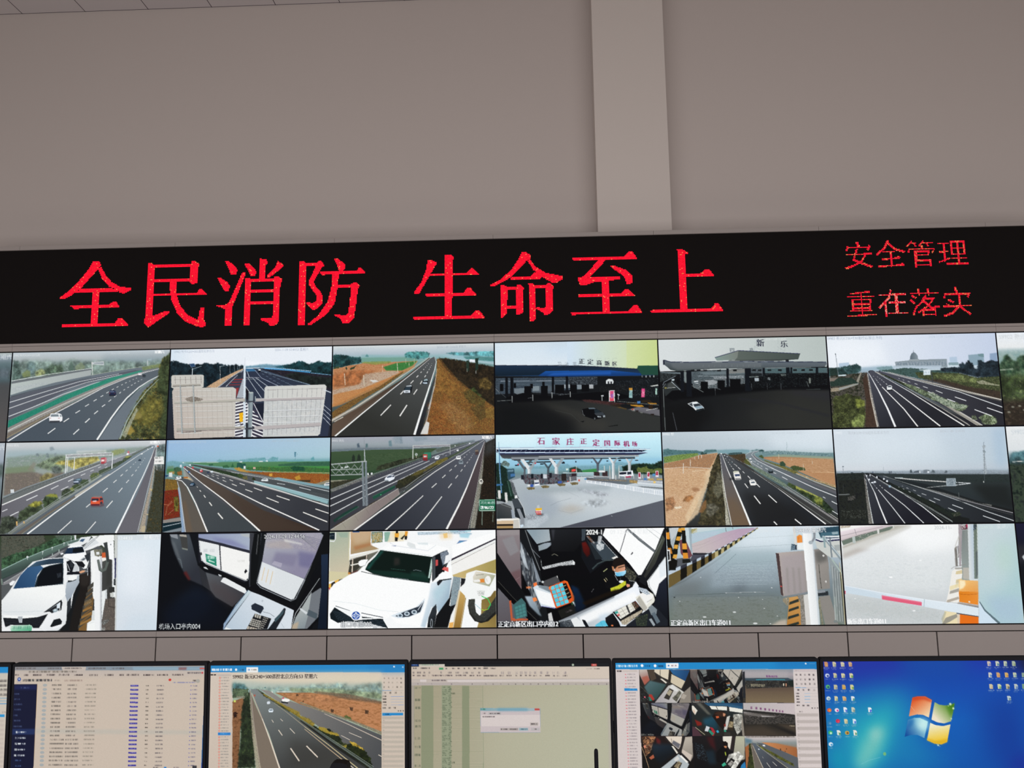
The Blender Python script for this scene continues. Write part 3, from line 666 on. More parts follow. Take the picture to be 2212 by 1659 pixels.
PICTURES['gantry_back_highway'] = '''
V|0:47 170:47 200:21 220:413 1000:414
G|67|47|-6+22+157+3|-8-2+158+2+4+100-156-2||.8
P|5|+466+80+216+24-48+18-166-2|13
X|415 244 585|-3+78+34-5+40+15+39+6+34+6+59-4+24-8+35+14+29-11+29+11+45+6+49-4+44+11-4+19-110+44-114+66-221+61|24|21|13||2
X|245 416|+468+115+68-4+48-7+98+10+1+24-122-6-93-2|16|22|7||5|.9
X|417 586 418|+654+123+58-14+44+6+43-27+54+24+6+30+10+10-186-14|20|23|9||2
X|587 419 588|+712+139+10-25+58-16+38-4+40+18+20-5+43-17+35+13+38-4+7+85-127-18|22|24|11||2
L|420|7|9|+561+126+122+8+191+20
L|589|16|14|+586+132+146+13+137+17
L|421|6|6|+874+166+122+15
X|246 422 423|+561+132+147+16+74+12+214+23+2+99-142-42-172-62|20|25|5|.6
X|424 425|+709+178+73-18+73+21+145+17+0+64-120-22-98-30|18|26|9|.7|5|.8
X|317 318 319|+230+244+66-42+119-58+39-14+0+7-110+70-46+39|12|27|4|.6
P|590|+293+250+51-43+112-73+5+1+4+167-49+0-2-50
P|413|+468+128+54+6+124+58+225+48+132+42-3+127-16+155-456-8-53-253
P|591|+470+130+47+2+20+16-65+2||.7
L|46|6|3|+298+246+84-63+72-43
L|23|6|3|+351+242+51-54+54-48
L|24|5|3|+308+244+84-70+62-38
L|247|16|16|+398+199+54-1
L|247|12|12|+384+215+63-1
L|247|12|12|+370+232+68+0
P|247|+410+252+22-2-12+64-4-42
P|12|+454+194+10+0+2+118-46+2
L|102|4|4|+424+310+41-12||.8
L|102|4|4|+426+300+38-11||.8
L|102|4|4|+429+290+35-10||.8
L|102|4|4|+432+280+32-9||.8
L|102|4|4|+434+270+30-8||.8
L|102|4|4|+436+260+27-6||.8
L|102|4|4|+440+250+23-6||.8
L|102|4|4|+442+241+20-5||.8
L|102|4|4|+444+231+18-4||.8
L|102|4|4|+447+221+15-3||.8
L|102|4|4|+450+212+12-3||.8
X|426 427|+420+159+25-5-4+30-19+4|8|28|1
L|21|5|7|+485+190+87+126
L|21|5|7|+514+190+76+85
L|21|5|7|+534+190+104+76
L|21|5|7|+478+145+17+45
L|22|4|6|+527+141+41+50+104+51
L|248|4|5|+562+146+152+48+152+46
L|592|3|4|+536+131+335+109
L|48|4|4|+586+156+15+5||.7
L|48|4|4|+572+166+13+4||.7
L|48|4|4|+612+170+17+4||.7
L|48|4|4|+595+180+15+6||.7
L|48|4|4|+638+184+18+4||.7
L|48|4|4|+618+195+16+5||.7
L|48|4|4|+664+196+20+6||.7
L|48|4|4|+640+209+19+5||.7
L|48|4|4|+689+210+23+6||.7
L|48|4|4|+664+223+20+7||.7
L|48|4|4|+715+223+25+7||.7
L|48|4|4|+686+238+22+6||.7
L|48|4|4|+740+236+27+8||.7
L|48|4|4|+709+252+25+7||.7
L|48|4|4|+766+250+28+8||.7
L|48|4|4|+732+266+26+8||.7
L|48|4|4|+792+262+30+9||.7
L|48|4|4|+754+280+29+8||.7
L|193|9|9|+473+186+83+4||.8
L|65|5|6|+473+197+85+1||.7
L|47|8|8|+469+129+87-1
P|422|+472+248+26+30+2+54-24-10
L|16|6|6|+472+242+26+36
P|33|+413+331+53-9+121+148+8+88-178-4
P|55|+411+346+77-16+0+10-76+16
P|55|+412+366+76-16+1+10-77+16
P|55|+412+385+78-16+0+10-77+17
P|55|+414+404+76-16+0+10-76+17
P|55|+414+424+77-16+0+10-77+16
P|55|+415+444+77-16+0+10-76+16
P|55|+416+463+76-16+0+10-76+17
P|55|+416+482+77-16+1+10-77+17
P|55|+417+502+77-16+0+10-76+16
P|55|+418+521+76-16+1+10-77+17
P|55|+419+540+76-16+1+10-77+17
P|55|+420+560+76-16+0+10-76+16
P|55|+515+338+78+23+1+15-78-26
P|55|+516+360+78+24+0+14-78-26
P|55|+516+381+78+25+1+14-78-26
P|55|+517+402+79+26+0+15-78-28
P|55|+518+424+78+26+0+15-78-29
P|55|+518+445+79+28+1+15-79-30
P|55|+520+466+78+30+0+14-78-31
P|55|+520+488+78+30+1+14-79-32
P|55|+521+509+78+31+1+14-78-32
P|55|+522+530+78+32+0+14-78-33
P|55|+522+552+78+32+1+14-78-34
P|249|+528+352+60-4+4+113
L|23|8|10|+525+348+65+122
P|414|+472+468+28+1+4+89-30+0
P|47|+414+487+38-9-8+14-29+10
P|21|+456+110+12-5+16+453-16+0
P|106|+458+110+2+0+18+448-5+0||.6
L|12|4|5|+463+60-1+50
P|593|+439+408+24-4+1+57-20+3
L|594|4|4|+448+414+13+40
L|150|5|5|+447+464+1+33
P|14|+10+172+8-9+186+1+8+6+2+70-18+9-158+3-24-11
G|40|14|+38+558+357-306|+20+266+10-20+365-1+19+13+3+296-363+7-8-7
L|0|5|5|+28+192+174+0
L|126|6|6|+34+172+3+45
L|126|6|6|+66+173+3+45
L|126|6|6|+98+174+4+44
L|126|6|6|+130+174+4+44
L|126|6|6|+162+174+4+45
L|126|6|6|+194+175+4+45
L|51|6|6|+36+264+355+2
L|0|3|3|+36+267+355+2||.7
L|51|6|6|+40+298+352+2
L|0|3|3|+40+302+352+2||.7
L|51|6|6|+45+360+349+1
L|0|3|3|+45+363+350+1||.7
L|51|6|6|+48+390+348+2
L|0|3|3|+49+394+347+2||.7
L|51|6|6|+52+430+346+2
L|0|3|3|+53+434+345+2||.7
L|51|6|6|+56+469+343+2
L|0|3|3|+57+472+343+2||.7
L|51|6|6|+62+528+340+1
L|0|3|3|+62+530+340+2||.7
L|72|4|4|+50+256+22+298||.8
L|72|4|4|+81+257+22+297||.8
L|72|4|4|+112+258+22+297||.8
L|72|4|4|+142+258+22+298||.8
L|72|4|4|+173+258+21+298||.8
L|72|4|4|+204+259+20+297||.8
L|72|4|4|+234+260+20+297||.8
L|72|4|4|+264+260+21+298||.8
L|72|4|4|+296+260+19+298||.8
L|72|4|4|+326+261+20+297||.8
L|72|4|4|+356+262+20+297||.8
L|72|4|4|+388+262+18+298||.8
P|27|+415+322+61-4+0+19-436+7-6-14
L|0|8|8|+36+343+440-7
L|135|8|8|+40+328+436-10
X|320 10 72|+102+314+38-16+54+12+24+8-28+12-44+4-34-8|7|29|7|.6
P|34|+58+496+414-6+10+12-423+13
L|126|10|10|+59+515+419-7
L|428|8|8|+93+523+120-8
P|34|+20+224+174-2+1+8-175+4
P|168|+20+234+175-4+0+4-175+4||.8
P|85|+64+227+6-1+26+300-8+0
L|74|4|4|+71+228+26+298
P|85|+144+228+6+0+26+298-8+2
L|74|4|4|+152+228+24+298
G|81|44|+600+548+330-297|+590+256+9-12+359-4+12+12-34+292-14+12-334+2
X|39 101 44|+592+334+358-4-19+214-341+8|25|30|0|||.6
L|57|5|5|+612+262+6+288||.75
L|57|5|5|+642+262+4+286||.75
L|57|5|5|+672+262+2+284||.75
L|57|5|5|+702+261+0+283||.75
L|57|5|5|+732+261-2+280||.75
L|57|5|5|+762+260-4+278||.75
L|57|5|5|+792+260-6+276||.75
L|57|5|5|+822+260-8+274||.75
L|57|5|5|+852+260-11+271||.75
L|57|5|5|+882+260-13+268||.75
L|57|5|5|+912+260-15+266||.75
L|57|5|5|+942+259-18+265||.75
L|17|7|7|+594+397+344-5
L|57|3|3|+594+401+344-5||.8
L|17|7|7|+596+436+342-5
L|57|3|3|+596+440+342-5||.8
L|17|7|7|+597+472+342-4
L|57|3|3|+597+476+342-5||.8
L|194|5|5|+604+268+345-4
P|89|+538+321+417-5+1+16-417+6
L|195|6|6|+592+336+364-6
L|51|7|7|+538+321+417-5
P|89|+535+492+404-16+1+20-404+17
L|195|6|6|+598+513+342-17
P|92|+492+281+30+1-4+276-22+0
P|103|+492+281+8+0+4+277-8+0
E|65|+507+282|31|9
P|92|+470+308+6-2+2+41-6+0
P|92|+532+306+6+0+1+32-5+5
P|321|+477+334+56-1+1+7-56+4
P|92|+473+480+5+1+2+31-6+0
P|321|+480+500+55-2+1+10-56+4
L|21|7|6|+140+164+0-42
L|75|4|4|+134+130+60-20
P|429|+118+94+31-3+9+20-26+5
L|22|3|3|+118+94+31-3+9+20-26+5-14-22
L|61|5|4|+316+212-6-100
L|75|4|4|+310+115+28-6
L|64|3|3|+374+163-2-52
L|64|3|3|+401+151-2-39
L|64|3|3|+421+146-1-34
L|64|3|3|+432+140-1-28
L|49|6|6|+950+271+48+18
L|49|6|6|+956+275+42+18
L|49|6|6|+951+364+49+42
L|49|6|6|+952+391+49+45
L|49|6|6|+952+418+50+48
L|49|6|6|+953+444+49+52
P|11|+549+137+12-1+1+8-14+1
P|117|+547+144+15+0-2+12-10+1
T|S9902 新元K233+000遥控北京方向|+18+23|37|151|.85
T|2024-11-09 12:44:53 星期六|+646+24|39|151|.95
'''
PICTURES['autumn_bank_highway'] = '''
V|0:46 50:64 100:76 140:250 200:251 1000:252
P|250|+180+58+271+12+1+38-272-4|9
P|430|+180+76+345+3+0+30-345-3|5|.8
X|418 419 595|+1+56+41-2+49+6+39+12+30+1+15-5+8+40-91+18-89+24|22|31|11||2
X|322 596|+202+69+11-16+11+17-4+3|10|32|5||3|.9
X|431 93 432|+446+50+39-4+49-2+45+2+25+10-6+24-63+14-84-14|18|33|11||2
X|433 597|+702+60+54-10+54+6+70-4+120+0+0+35-219-9|22|34|9||4
P|434|+658+66+342+21+0+49-219-33|7|.8
X|431 322|+810+82+70-2+120+10+0+26-170-17|14|35|5|.6|3|.9
L|64|8|8|+732+88+268+41||.7
P|47|+850+100+46+2+0+18-46-2
P|136|+3+150+104-28+281-16+142-3-20+31-220+110-289+137-3+59
X|253 137 254 196|+3+145+187-34+198-2+137-5-88+63-147+77-287+103|30|36|5|.35
X|598 196 599|+0+180+142-28+118+7-38+88-221+7|24|37|13|.4|13|.7
X|197 107 323|+202+178+186-17+30+15-128+58-180+85-109+53-2-94+169-36|14|38|7|.3|5|.8
X|600 435|+7+303+186-37+195-76+122-56+6+7-225+122-243+109-44+9|16|39|5|.4|3|.8
P|601|+314+138+83-24+128-10-29+29-64+29-98-2|2
X|602 603|+319+138+78-22+113-8-73+49-99+1|14|40|2|.5||.8
X|255 436 604|+180+104+60-2+122+0-4+12-94+8-78-11|9|41|5|.6||.8
X|147 605|+4+135+39-9-5+14-29+5|8|42|5
X|256|+80+136+8-4+4+14-9+5|6|43|3
X|256|+107+142+35-14+9-6-15+20-24+10|6|44|5
L|94|9|9|+74+174+6+71
L|94|9|9|+193+185+5+68
L|94|8|8|+401+112+5+60
L|94|5|5|+310+128+2+40
L|94|5|5|+474+110+2+28
L|94|4|4|+454+90+2+30
L|94|4|4|+506+86+2+35
L|90|6|18|+236+223+44+3||.9
P|44|+232+216+38+2+16+10-35+5
X|606 607 324 108|+2+410+94-56+195-96+97-62+49-29+5+7-122+90-126+71-188+125|11|45|7|.7
G|257|325|+1+479+485-287|+0+562+6-78+188-120+244-152+161-126+15+2-225+172-367+301
L|152|24|6|+0+465+146-79+174-112+118-82+161-109
L|10|10|4|+0+475+146-79+174-112+118-84
L|91|5|3|+0+457+146-79+174-110+118-80
L|91|9|9|+16+472+55-28
G|258|169|+392+558+232-472|+22+562+367-302+225-174+19-8+10+18-9+79-48+147-72+237
P|66|+17+561+372-303+200-163+7+0-192+150-258+187||.3
G|118|198|+538+558+105-462|+514+560+134-404-2-60+7+15-9+84-96+363
L|11|20|10|+22+561+173-143+194-154
L|33|11|4|+389+264+137-108+88-73
L|11|32|18|+510+560+47-156+48-150
L|11|15|4|+605+254+29-94+9-49-10-33
L|41|14|14|+302+438+63-65
L|41|16|16|+420+444+44-68
L|41|12|12|+423+310+20-22
L|41|12|12|+504+312+22-32
L|41|11|11|+485+244+19-19
L|41|11|11|+545+248+11-19
L|41|9|9|+521+206+12-12
L|41|9|9|+571+206+9-12
L|41|8|8|+546+178+8-7
L|41|8|8|+586+181+6-11
L|41|6|6|+563+160+6-5
L|41|6|6|+598+162+4-8
L|41|5|5|+576+146+4-4
L|41|5|5|+605+147+4-5
L|41|4|4|+586+136+2-4
L|41|4|4|+611+135+3-3
L|41|4|4|+594+125+3-4
L|41|4|4|+616+123+2-3
X|608 259 30 609 260|+553+558+53-168+18-97+20-108+4-94+24+1+40+54+69+80+99+81+120+90+0+165|20|46|7||1
X|108 170 437 610|+658+86+123+17+219+48+0+246-72-50-122-91-104-100|24|47|15||3
X|196 438 260 439|+653+111+30+45+49+70+59+40-59+58-98-31+10-98|16|48|13||7|.8
X|261 262 138 437|+658+86+123+17+219+48+0+246-72-50-122-91-104-100|16|457|11||3|.7
X|611 263 612|+801+306+79-28+68+79-20+39-73-21|16|49|17||7|.9
X|199 613|+855+394+78-18+34+70-63+37|16|50|17||7|.8
X|238 614 410|+943+406+44-14+13+34-1+49-47-11|12|51|11||5|.9
X|615 238 264|+904+228+54-14+29+46-19+38-60-20|12|52|11||5|.9
X|616 617 618 619|+586+488+20-98+78-66+98+70+73+98-25+68-277-2|13|53|39||15|.6
X|265 620 439|+674+392+58-38+88+70+50+68-40+63-48-5|9|54|39||19|.45
X|326 327 440 328 260 329|+553+558+53-168+18-97+20-108+4-94+24+1+40+54+69+80+99+81+120+90+0+165|11|456|5|||.55
L|14|12|5|+596+405+38-141+14-108
P|44|+546+558+36-80+20+10-10+70
L|77|16|9|+582+483+28-112+20-107||.9
X|266 441|+830+109+15-5+0+70-15-1|8|55|5
X|330 331|+884+95+20-2-2+71-16+10|8|56|5
L|81|6|6|+889+169-1+20
L|152|5|5|+835+158-1+20
P|171|+441+285+17-31+34-4+6+12-8+38-10+8-36-4
P|7|+458+257+32-5+3+10-35+2
P|442|+453+266+37-2-8+20-34+2
P|49|+443+286+39+0+0+16-38+0
P|200|+453+293+19-1+0+4-19+1
P|332|+556+242+10-24+25-4+3+17-4+19-32+0
P|125|+569+220+20-4+3+12-26+1
P|200|+564+230+25+0-2+8-27+0
P|106|+560+239+28-1+0+9-28-1
T|S9902 新元K235+200遥控北京方向|+26+26|34|76|.55
T|2024-11-09 12:44:53 星期六|+648+26|34|95|.75
'''
PICTURES['blue_canopy_toll'] = '''
V|0:119 100:67 250:21 300:172 600:120 750:443 1000:267
G|67|444|+472+50+524+42|+448-16+557+8-7+188-554-16
G|444|621|+810+107+186+4|+813-7+192-1-7+188-191-4||.6
P|21|+6-1+319+3-3+145-318-7|78|.6
P|120|-2+211+1002+18-4+339-998-7
G|622|623|+272+156+0+55|-2+140+520+12+351+26+129-3+0+44-97+3-629-8-274-8
G|445|624|-26+140+0+66|-2+140+422+14-148+52-274+0
G|625|626|+370+182+0+30|+272+206+40-24+398+3+182+22+0+14-522-3-104-8
P|627|+360+195+350-1+0+16-390+0|7|.8
P|446|+880+159+118+1+0+59-97-2-32-39
L|447|5|5|+874+162+124-1
L|448|6|6|-2+140+520+12+351+26
L|42|3|3|+24+145+0+27||.35
L|42|3|3|+42+146+0+26||.35
L|42|3|3|+60+146-1+26||.35
L|42|3|3|+77+147-1+25||.35
L|42|3|3|+94+148+0+24||.35
L|42|3|3|+112+148+0+25||.35
L|42|3|3|+129+148-1+25||.35
L|42|3|3|+146+149+0+25||.35
L|42|3|3|+164+150+0+24||.35
L|42|3|3|+181+150+0+24||.35
L|42|3|3|+198+151+0+23||.35
L|42|3|3|+216+152+0+23||.35
L|42|3|3|+233+152-1+23||.35
L|42|3|3|+250+153+0+23||.35
L|42|3|3|+268+154-1+22||.35
L|42|3|3|+285+154-1+22||.35
L|42|3|3|+302+154+0+22||.35
L|42|3|3|+320+155-1+22||.35
L|42|3|3|+336+156+0+21||.35
L|42|3|3|+354+156+0+22||.35
L|42|3|3|+371+157-1+21||.35
L|42|3|3|+388+158+0+20||.35
L|42|3|3|+405+158+0+20||.35
L|42|3|3|+422+158+0+20||.35
L|42|3|3|+440+159-1+20||.35
L|42|3|3|+456+160+0+20||.35
L|42|3|3|+474+160-1+20||.35
L|42|3|3|+490+161+0+19||.35
X|426 333 96 268|+4+221+618+1-1+50-107+27-512+22|16|61|0|.25
P|449|+24+242+443+0-1+26-344+0||.6
L|95|7|5|+34+240+413+4
L|109|6|10|+122+263+392+11||.7
P|60|+117+288+65-4-1+44-20+10-44-25||.8
P|1|+226+274+192-1-2+54-186-13||.7
P|92|+231+275+39-2+0+29-40+2||.7
P|7|+422+268+44-1+0+21-44+4||.8
P|54|+502+270+71+0-1+25-68+4||.7
P|4|+576+270+26-2-1+28-25-1||.8
P|201|+64+214+16+1-1+129-18+0
P|201|+95+215+19+1-1+129-21-1
P|201|+349+216+14+0-1+100-16+0
P|201|+434+216+15+1-1+104-17-1
P|86|+30+256+22+1-1+45-21+0
P|86|+115+253+15+0+0+30-15+0
P|86|+179+274+43+0+0+75-44-1
P|86|+216+258+17+1-1+29-16+0
P|86|+281+273+42+1-1+74-42+0
P|86|+290+248+15+0-1+30-14+0
P|86|+368+268+56+1-2+55-56-2
P|86|+459+266+41+2+0+54-42-1
P|86|+530+269+46+1-2+44-46-1
P|86|+171+314+147+22+146-8+242-16+142+41-143+17-290-4-196+28-123-2-34-50
L|237|10|8|+3+286+64+56
L|43|7|4|+3+286+25+26
L|39|10|10|+104+332+0+41||.85
L|39|10|10|+230+327+0+37||.85
L|39|10|10|+348+314-1+38||.85
L|39|10|10|+460+312+0+33||.85
L|39|10|10|+653+340-1+34||.85
L|39|10|10|+752+333-1+33||.85
L|52|6|6|+12+362+90-4
L|74|5|5|+198+348+32-4
L|74|5|5|+386+332+69-6
P|101|+647+338+15-1+0+7-15+0
P|101|+746+330+14+6-2+5-12-4
P|46|+680+248+14-10+24+2+8+14-4+14-43+0
P|173|+689+253+10+0-1+15-9+0
P|173|+706+254+10+0-1+14-9+0
X|120 269 1|+448+229+180-7-2+50-170-4|9|62|3
X|270 202 270 172 1|+738+254+260-16-1+78-261-14|10|63|1|.6||.6
X|271 271 272 1|+826+304+174+12+0+40-170-13|8|64|5|.6
X|334 261 335|+640+282+164-8-2+49-163-3|9|65|5|.6||.4
P|113|+898+220+4+0+0+12-4+0
P|113|+922+220+4+0+0+12-5+0
P|113|+946+220+4+0+0+12-5+0
P|113|+969+221+5+0+0+12-6+0
P|81|+946+286+48-8+2+7-40+5
P|153|+696+310+33-2-3+66-31+2
P|628|+702+312+24-1-6+25-14+15-5-10
P|28|+698+351+26-5+0+28-26+0
X|629 630|+706+332+17-2-3+26-15+2|8|66|3
L|65|6|6|+696+324-2+71
L|65|6|6|+730+322-3+68
P|631|+820+304+18+0-2+53-20-1
P|450|+818+295+21+1-1+14-20+0
X|322 75|+822+314+14+0-2+39-14-1|7|67|0
P|632|+894+302+20+0-4+52-20+0
X|633 634|+896+315+15+0-3+34-14+0|9|68|0
P|451|+978+302+10+0-2+38-10+0
X|635 636 637|+527+363+58+1+215+28-106+12-134-20|10|69|3|.5
L|30|2|2|+543+374-1+2||.8
L|30|3|3|+552+376+0+2||.8
L|30|3|3|+560+378+0+2||.8
L|30|3|3|+567+380+0+2||.8
L|30|3|3|+574+382+0+2||.8
L|30|3|3|+580+383+0+2||.8
L|30|4|4|+587+384+0+2||.8
L|30|4|4|+593+386+0+2||.8
L|30|4|4|+599+387+0+3||.8
L|30|4|4|+605+388+0+2||.8
L|30|4|4|+610+390+0+2||.8
L|30|4|4|+616+391+0+3||.8
L|30|4|4|+622+392+0+2||.8
L|30|4|4|+627+393+0+3||.8
L|30|5|5|+632+394+0+4||.8
L|30|5|5|+638+396+0+2||.8
L|30|5|5|+643+396-1+4||.8
L|30|5|5|+648+398+0+3||.8
L|30|5|5|+653+399+0+3||.8
L|30|5|5|+658+400+0+4||.8
L|30|5|5|+663+401+0+3||.8
L|30|5|5|+668+402+0+4||.8
L|30|5|5|+672+404+0+3||.8
L|30|6|6|+678+404+0+4||.8
L|30|6|6|+682+406+0+3||.8
L|30|6|6|+687+406+0+4||.8
P|329|+694+400+58-7+18+17-76+7
G|638|639|+704+400+94+30|+694+414+67-2+40+11-7+9-44-2-56-13
P|264|+800+386+62-6+8+22-70-6
P|640|+823+399+71+3+10+9-29+3-52-10
P|641|+924+388+56+4+4+6-42+0
P|262|+886+373+57-1+13+16-61-1
P|174|+798+430+72-18+127+20+1+39-106-21
L|39|8|8|+712+424+286+64
L|81|7|7|+917+434+71-11
L|81|7|7|+962+476+36+5
L|78|6|6|+743+376+251+28||.7
P|273|+864+378+20-1-1+15-19+1
P|329|+932+403+26+0+0+25-26-1
P|452|+853+434+17+0-1+22-17-1
P|453|+942+456+22+0-2+20-20+0
P|44|+827+426+19+0+2+29-17-5
P|454|+830+424+12-2-1+8-11+2
P|81|+880+444+15+2-1+19-15-5
G|334|336|+120+417+579+147|+30+559-28-169+119-18+343-10+240+38+296+76-1+86|9
P|203|+268+374+146+22+286+110-49+56-143-18|39|.6
P|270|+2+376+218+8+288+136-49+42-459-1|68|.75
P|175|+210+384+68+10+231+101-97+13|39|.5
P|336|+464+377+240+33+296+71+0+43-298-76|29|.5
L|642|5|5|+365+425+97+25+52+50||.6
P|455|+518+495+25-3-10+9
P|455|+683+528+60-9+0+5-57+6
P|86|+525+436+7-16+37-6+39+2+28+17+32+20+1+19-63+14-58-20-18-14
P|243|+602+423+20+0+21+17-37+8
P|109|+566+414+36-1+10+7-41+0
P|97|+602+448+48-8+18+16-4+6-48+0||.7
P|7|+620+464+24+3-1+6-23-2
P|54|+654+462+14-2-1+12-13+1
L|85|4|4|+530+427+4+25+12+10
E|87|+606+479|14|22
E|74|+604+480|6|12
T|正|+516+140|71|337|.95||2
T|定|+569+144|71|83|.9||2
T|高|+624+149|65|204|.9||2
T|新|+674+153|61|83|.9||2
T|区|+721+156|57|338|.85||2
T|习|+384+149|51|56|.65
T|法|+429+150|51|56|.65
T|高|+478+151|51|56|.65
L|1|2|2|+512+148+11-42+24+2||.6
L|1|2|2|+566+149+12-42+24+1||.6
L|1|2|2|+620+150+10-42+25+2||.6
L|1|2|2|+669+151+11-41+24+1||.6
L|1|2|2|+716+152+12-42+24+2||.6
L|88|3|3|+386+150+364+11||.7
T|S9902|+4+22|33|5|.5
'''
PICTURES['dark_canopy_toll'] = '''
V|0:61 150:64 300:12 340:339 600:175 1000:154
G|46|65|+83+52+868+17|+0+0+1000+0-6+198-990+6
P|175|+4+198+996-10+0+374-1000+0
X|176 274 56 456|+126+206+390-18+238+2+246+4-3+34-365+5-120+28-320+15-68-20|14|71|0|.25
P|103|+234+207+165-3+111-8-1+25-237+4|7|.8
P|0|+416+194+94-3-1+25-94+4||.6
P|155|+630+193+364+1-1+29-365+0||.7
L|7|6|6|+223+230+97+4+184+0||.8
X|82 1 101|+320+234+184-3-2+25-174+2|9|72|3|.5
X|87 177 205|+3+208+35-4+49+1+19+20-80+29-22+10|12|73|5
P|103|+4+201+122+5+0+10-120-10|4
P|177|+40+274+42-19+54+71-15+10-89+19-10-51
P|335|+50+275+25-15+19+36-50+4||.8
L|7|8|10|+70+262+68+69
L|60|8|9|+18+284+8-20+70-36
L|39|7|6|+44+301+49-3
P|75|+73+248+15-3+0+10-16+1
E|239|+34+300|15|9
X|205 60 275 39|+192+256+316-10-2+35-112+19-126+18-68-16|10|74|3|.6
P|101|+270+258+49-2+29+12-20+16-40+4||.6
P|24|+204+262+25-2+1+17-24+0
P|146|+206+268+22-2+2+7-24+2
P|206|+73+316+341-12+288-20+291+13+16+39-215-7-335+21-193+22-172+14-66-31
P|117|+128+190+18+0-3+136-21+0
P|117|+162+191+30+0-4+165-32+0
P|117|+400+184+15+0-3+116-16+0
P|117|+510+184+36+0-5+144-37+0
P|117|+616+185+12+1+0+59-15+0
P|117|+754+185+22+0-4+99-23+0
P|117|+780+186+11+0-3+78-12+0
P|117|+930+188+14+0-4+74-16+0
P|82|+148+200+12+1+0+69-12+1||.7
P|139|+244+265+43+1-3+84-44+0
P|139|+344+258+44+2-4+69-43-1
P|139|+418+252+63+1-3+65-63-1
P|139|+536+249+58+1-4+59-57-1
P|139|+648+228+70+1-4+75-70-2
P|139|+794+230+95+2-5+74-94-2
P|139|+102+248+17+0-1+30-16+0
X|206 206 207 272 274|+538+219+454+7-4+80-455+5|11|75|0|.6||.8
P|7|+564+249+26-1-1+20-23+2
L|82|8|8|+534+242+56-2
L|1|5|8|+610+202+2+38
P|18|+885+254+11+0-2+32-11+2
X|54 276|+642+248+16-1+0+16-18-1|6|76|0
X|82 276|+721+229+12-2+19+3+0+10-29-1|6|77|0
L|74|6|6|+328+278-1+75||.8
L|74|6|6|+544+282+1+39||.8
L|74|6|6|+636+282+0+40||.8
L|74|6|6|+718+284+0+39||.8
L|127|8|10|+191+289+67+41||.8
L|43|6|6|+326+304+34+12||.7
L|205|6|9|+864+325+85-1
L|127|5|5|+872+276+8+34
G|1|205|-19+138-2+55|+26+128+10-2+34+14+58+5+866+13+3+11-13+19-662+0-215+10-39-8-34-32
P|74|+70+146+543+9-7+30-284+1-210+6-34-18|13|.6
L|457|10|9|+28+128+42+12+108+4+340+3+476+12
P|643|+25+128+9+0+0+30-9+0
L|82|4|4|+265+162-2+15||.5
L|82|4|4|+299+162-1+16||.5
L|82|4|4|+333+163-2+15||.5
L|82|4|4|+367+164-2+15||.5
L|82|4|4|+400+164-1+16||.5
L|82|4|4|+434+165-1+15||.5
L|82|4|4|+468+166-2+14||.5
L|82|4|4|+502+166-2+15||.5
L|82|4|4|+536+166-2+16||.5
L|82|4|4|+569+167-1+15||.5
L|82|4|4|+603+168-2+14||.5
G|231|18|+340+123+137-33|+335+119+143-40-4+54-52+4-76+1
G|104|458|+477+85+361+41|+478+79+366+24-14+36-112+7-268-6+20-20
P|277|+422+137+409-1-113+12-306-6||.7
L|644|9|8|+335+119+143-41+366+27
P|208|+755+138+19+0-1+15-19-1
P|87|+188+191+22-1+0+12-22-1
P|87|+224+192+23-1-1+11-22+0
P|87|+264+192+22+0+0+10-23+0
P|87|+346+194+22-1+0+11-22+0
P|87|+440+195+22-1+0+12-22-1
P|87|+554+196+22+0-1+11-22-1
P|87|+587+197+22-1-1+12-22-1
P|87|+644+198+22+0+0+10-22+0
P|87|+706+199+22-1+0+12-22-1
P|87|+796+200+22+0+0+10-22+0
P|87|+844+201+22-1-2+12-21-1
P|87|+890+202+22-1+0+11-22+0
G|459|340|+265+382+468+182|+0+562+1-158+119-33+292-27+287-21+301+9+0+230|11
P|258|+502+459+194-67+298+22+6+148-361-4|58|.5
P|261|+6+394+210-7+94+71-102+106-208-2|58|.6
L|173|29|39|+458+374+237+28+295+86|9|.5
P|209|+746+328+254+8+0+59-208-37|29|.6
L|127|8|9|+20+304+0+101+2+154||.8
L|140|8|9|+70+450+20+110||.8
L|54|5|5|+17+300+18-26
P|271|+162+402+23+34+38+20+32-14+3-15-25+25-43-26
P|24|+160+399+32-11+24-1+28+23+12+14+1+10-48+8-19-20
P|200|+194+402+32-4+18+13-44+7
P|278|+167+400+20-6+4+22-10-4
P|178|+200+419+44-6+10+11-44+8
P|268|+207+436+47-10+2+8-42+14
P|20|+204+426+10+6-5+6-5-4
P|16|+187+392+29-3+4+8-26+3
T|新|+586+52|95|460|.95||3
T|乐|+730+60|85|460|.95||3
T|四|+426+84|56|1|.6||3
T|路|+545+82|43|1|.6||3
L|56|2|2|+572+82+1-30+44+30+1-30||.6
L|56|2|2|+712+90+2-28+41+28+1-28||.6
L|56|2|2|+576+77+4-71+6+71+4-71||.6
L|56|2|2|+730+80+3-60-20+60+3-60||.6
T|2024-11-09 12:45:01|+642+18|33|16|.75
'''
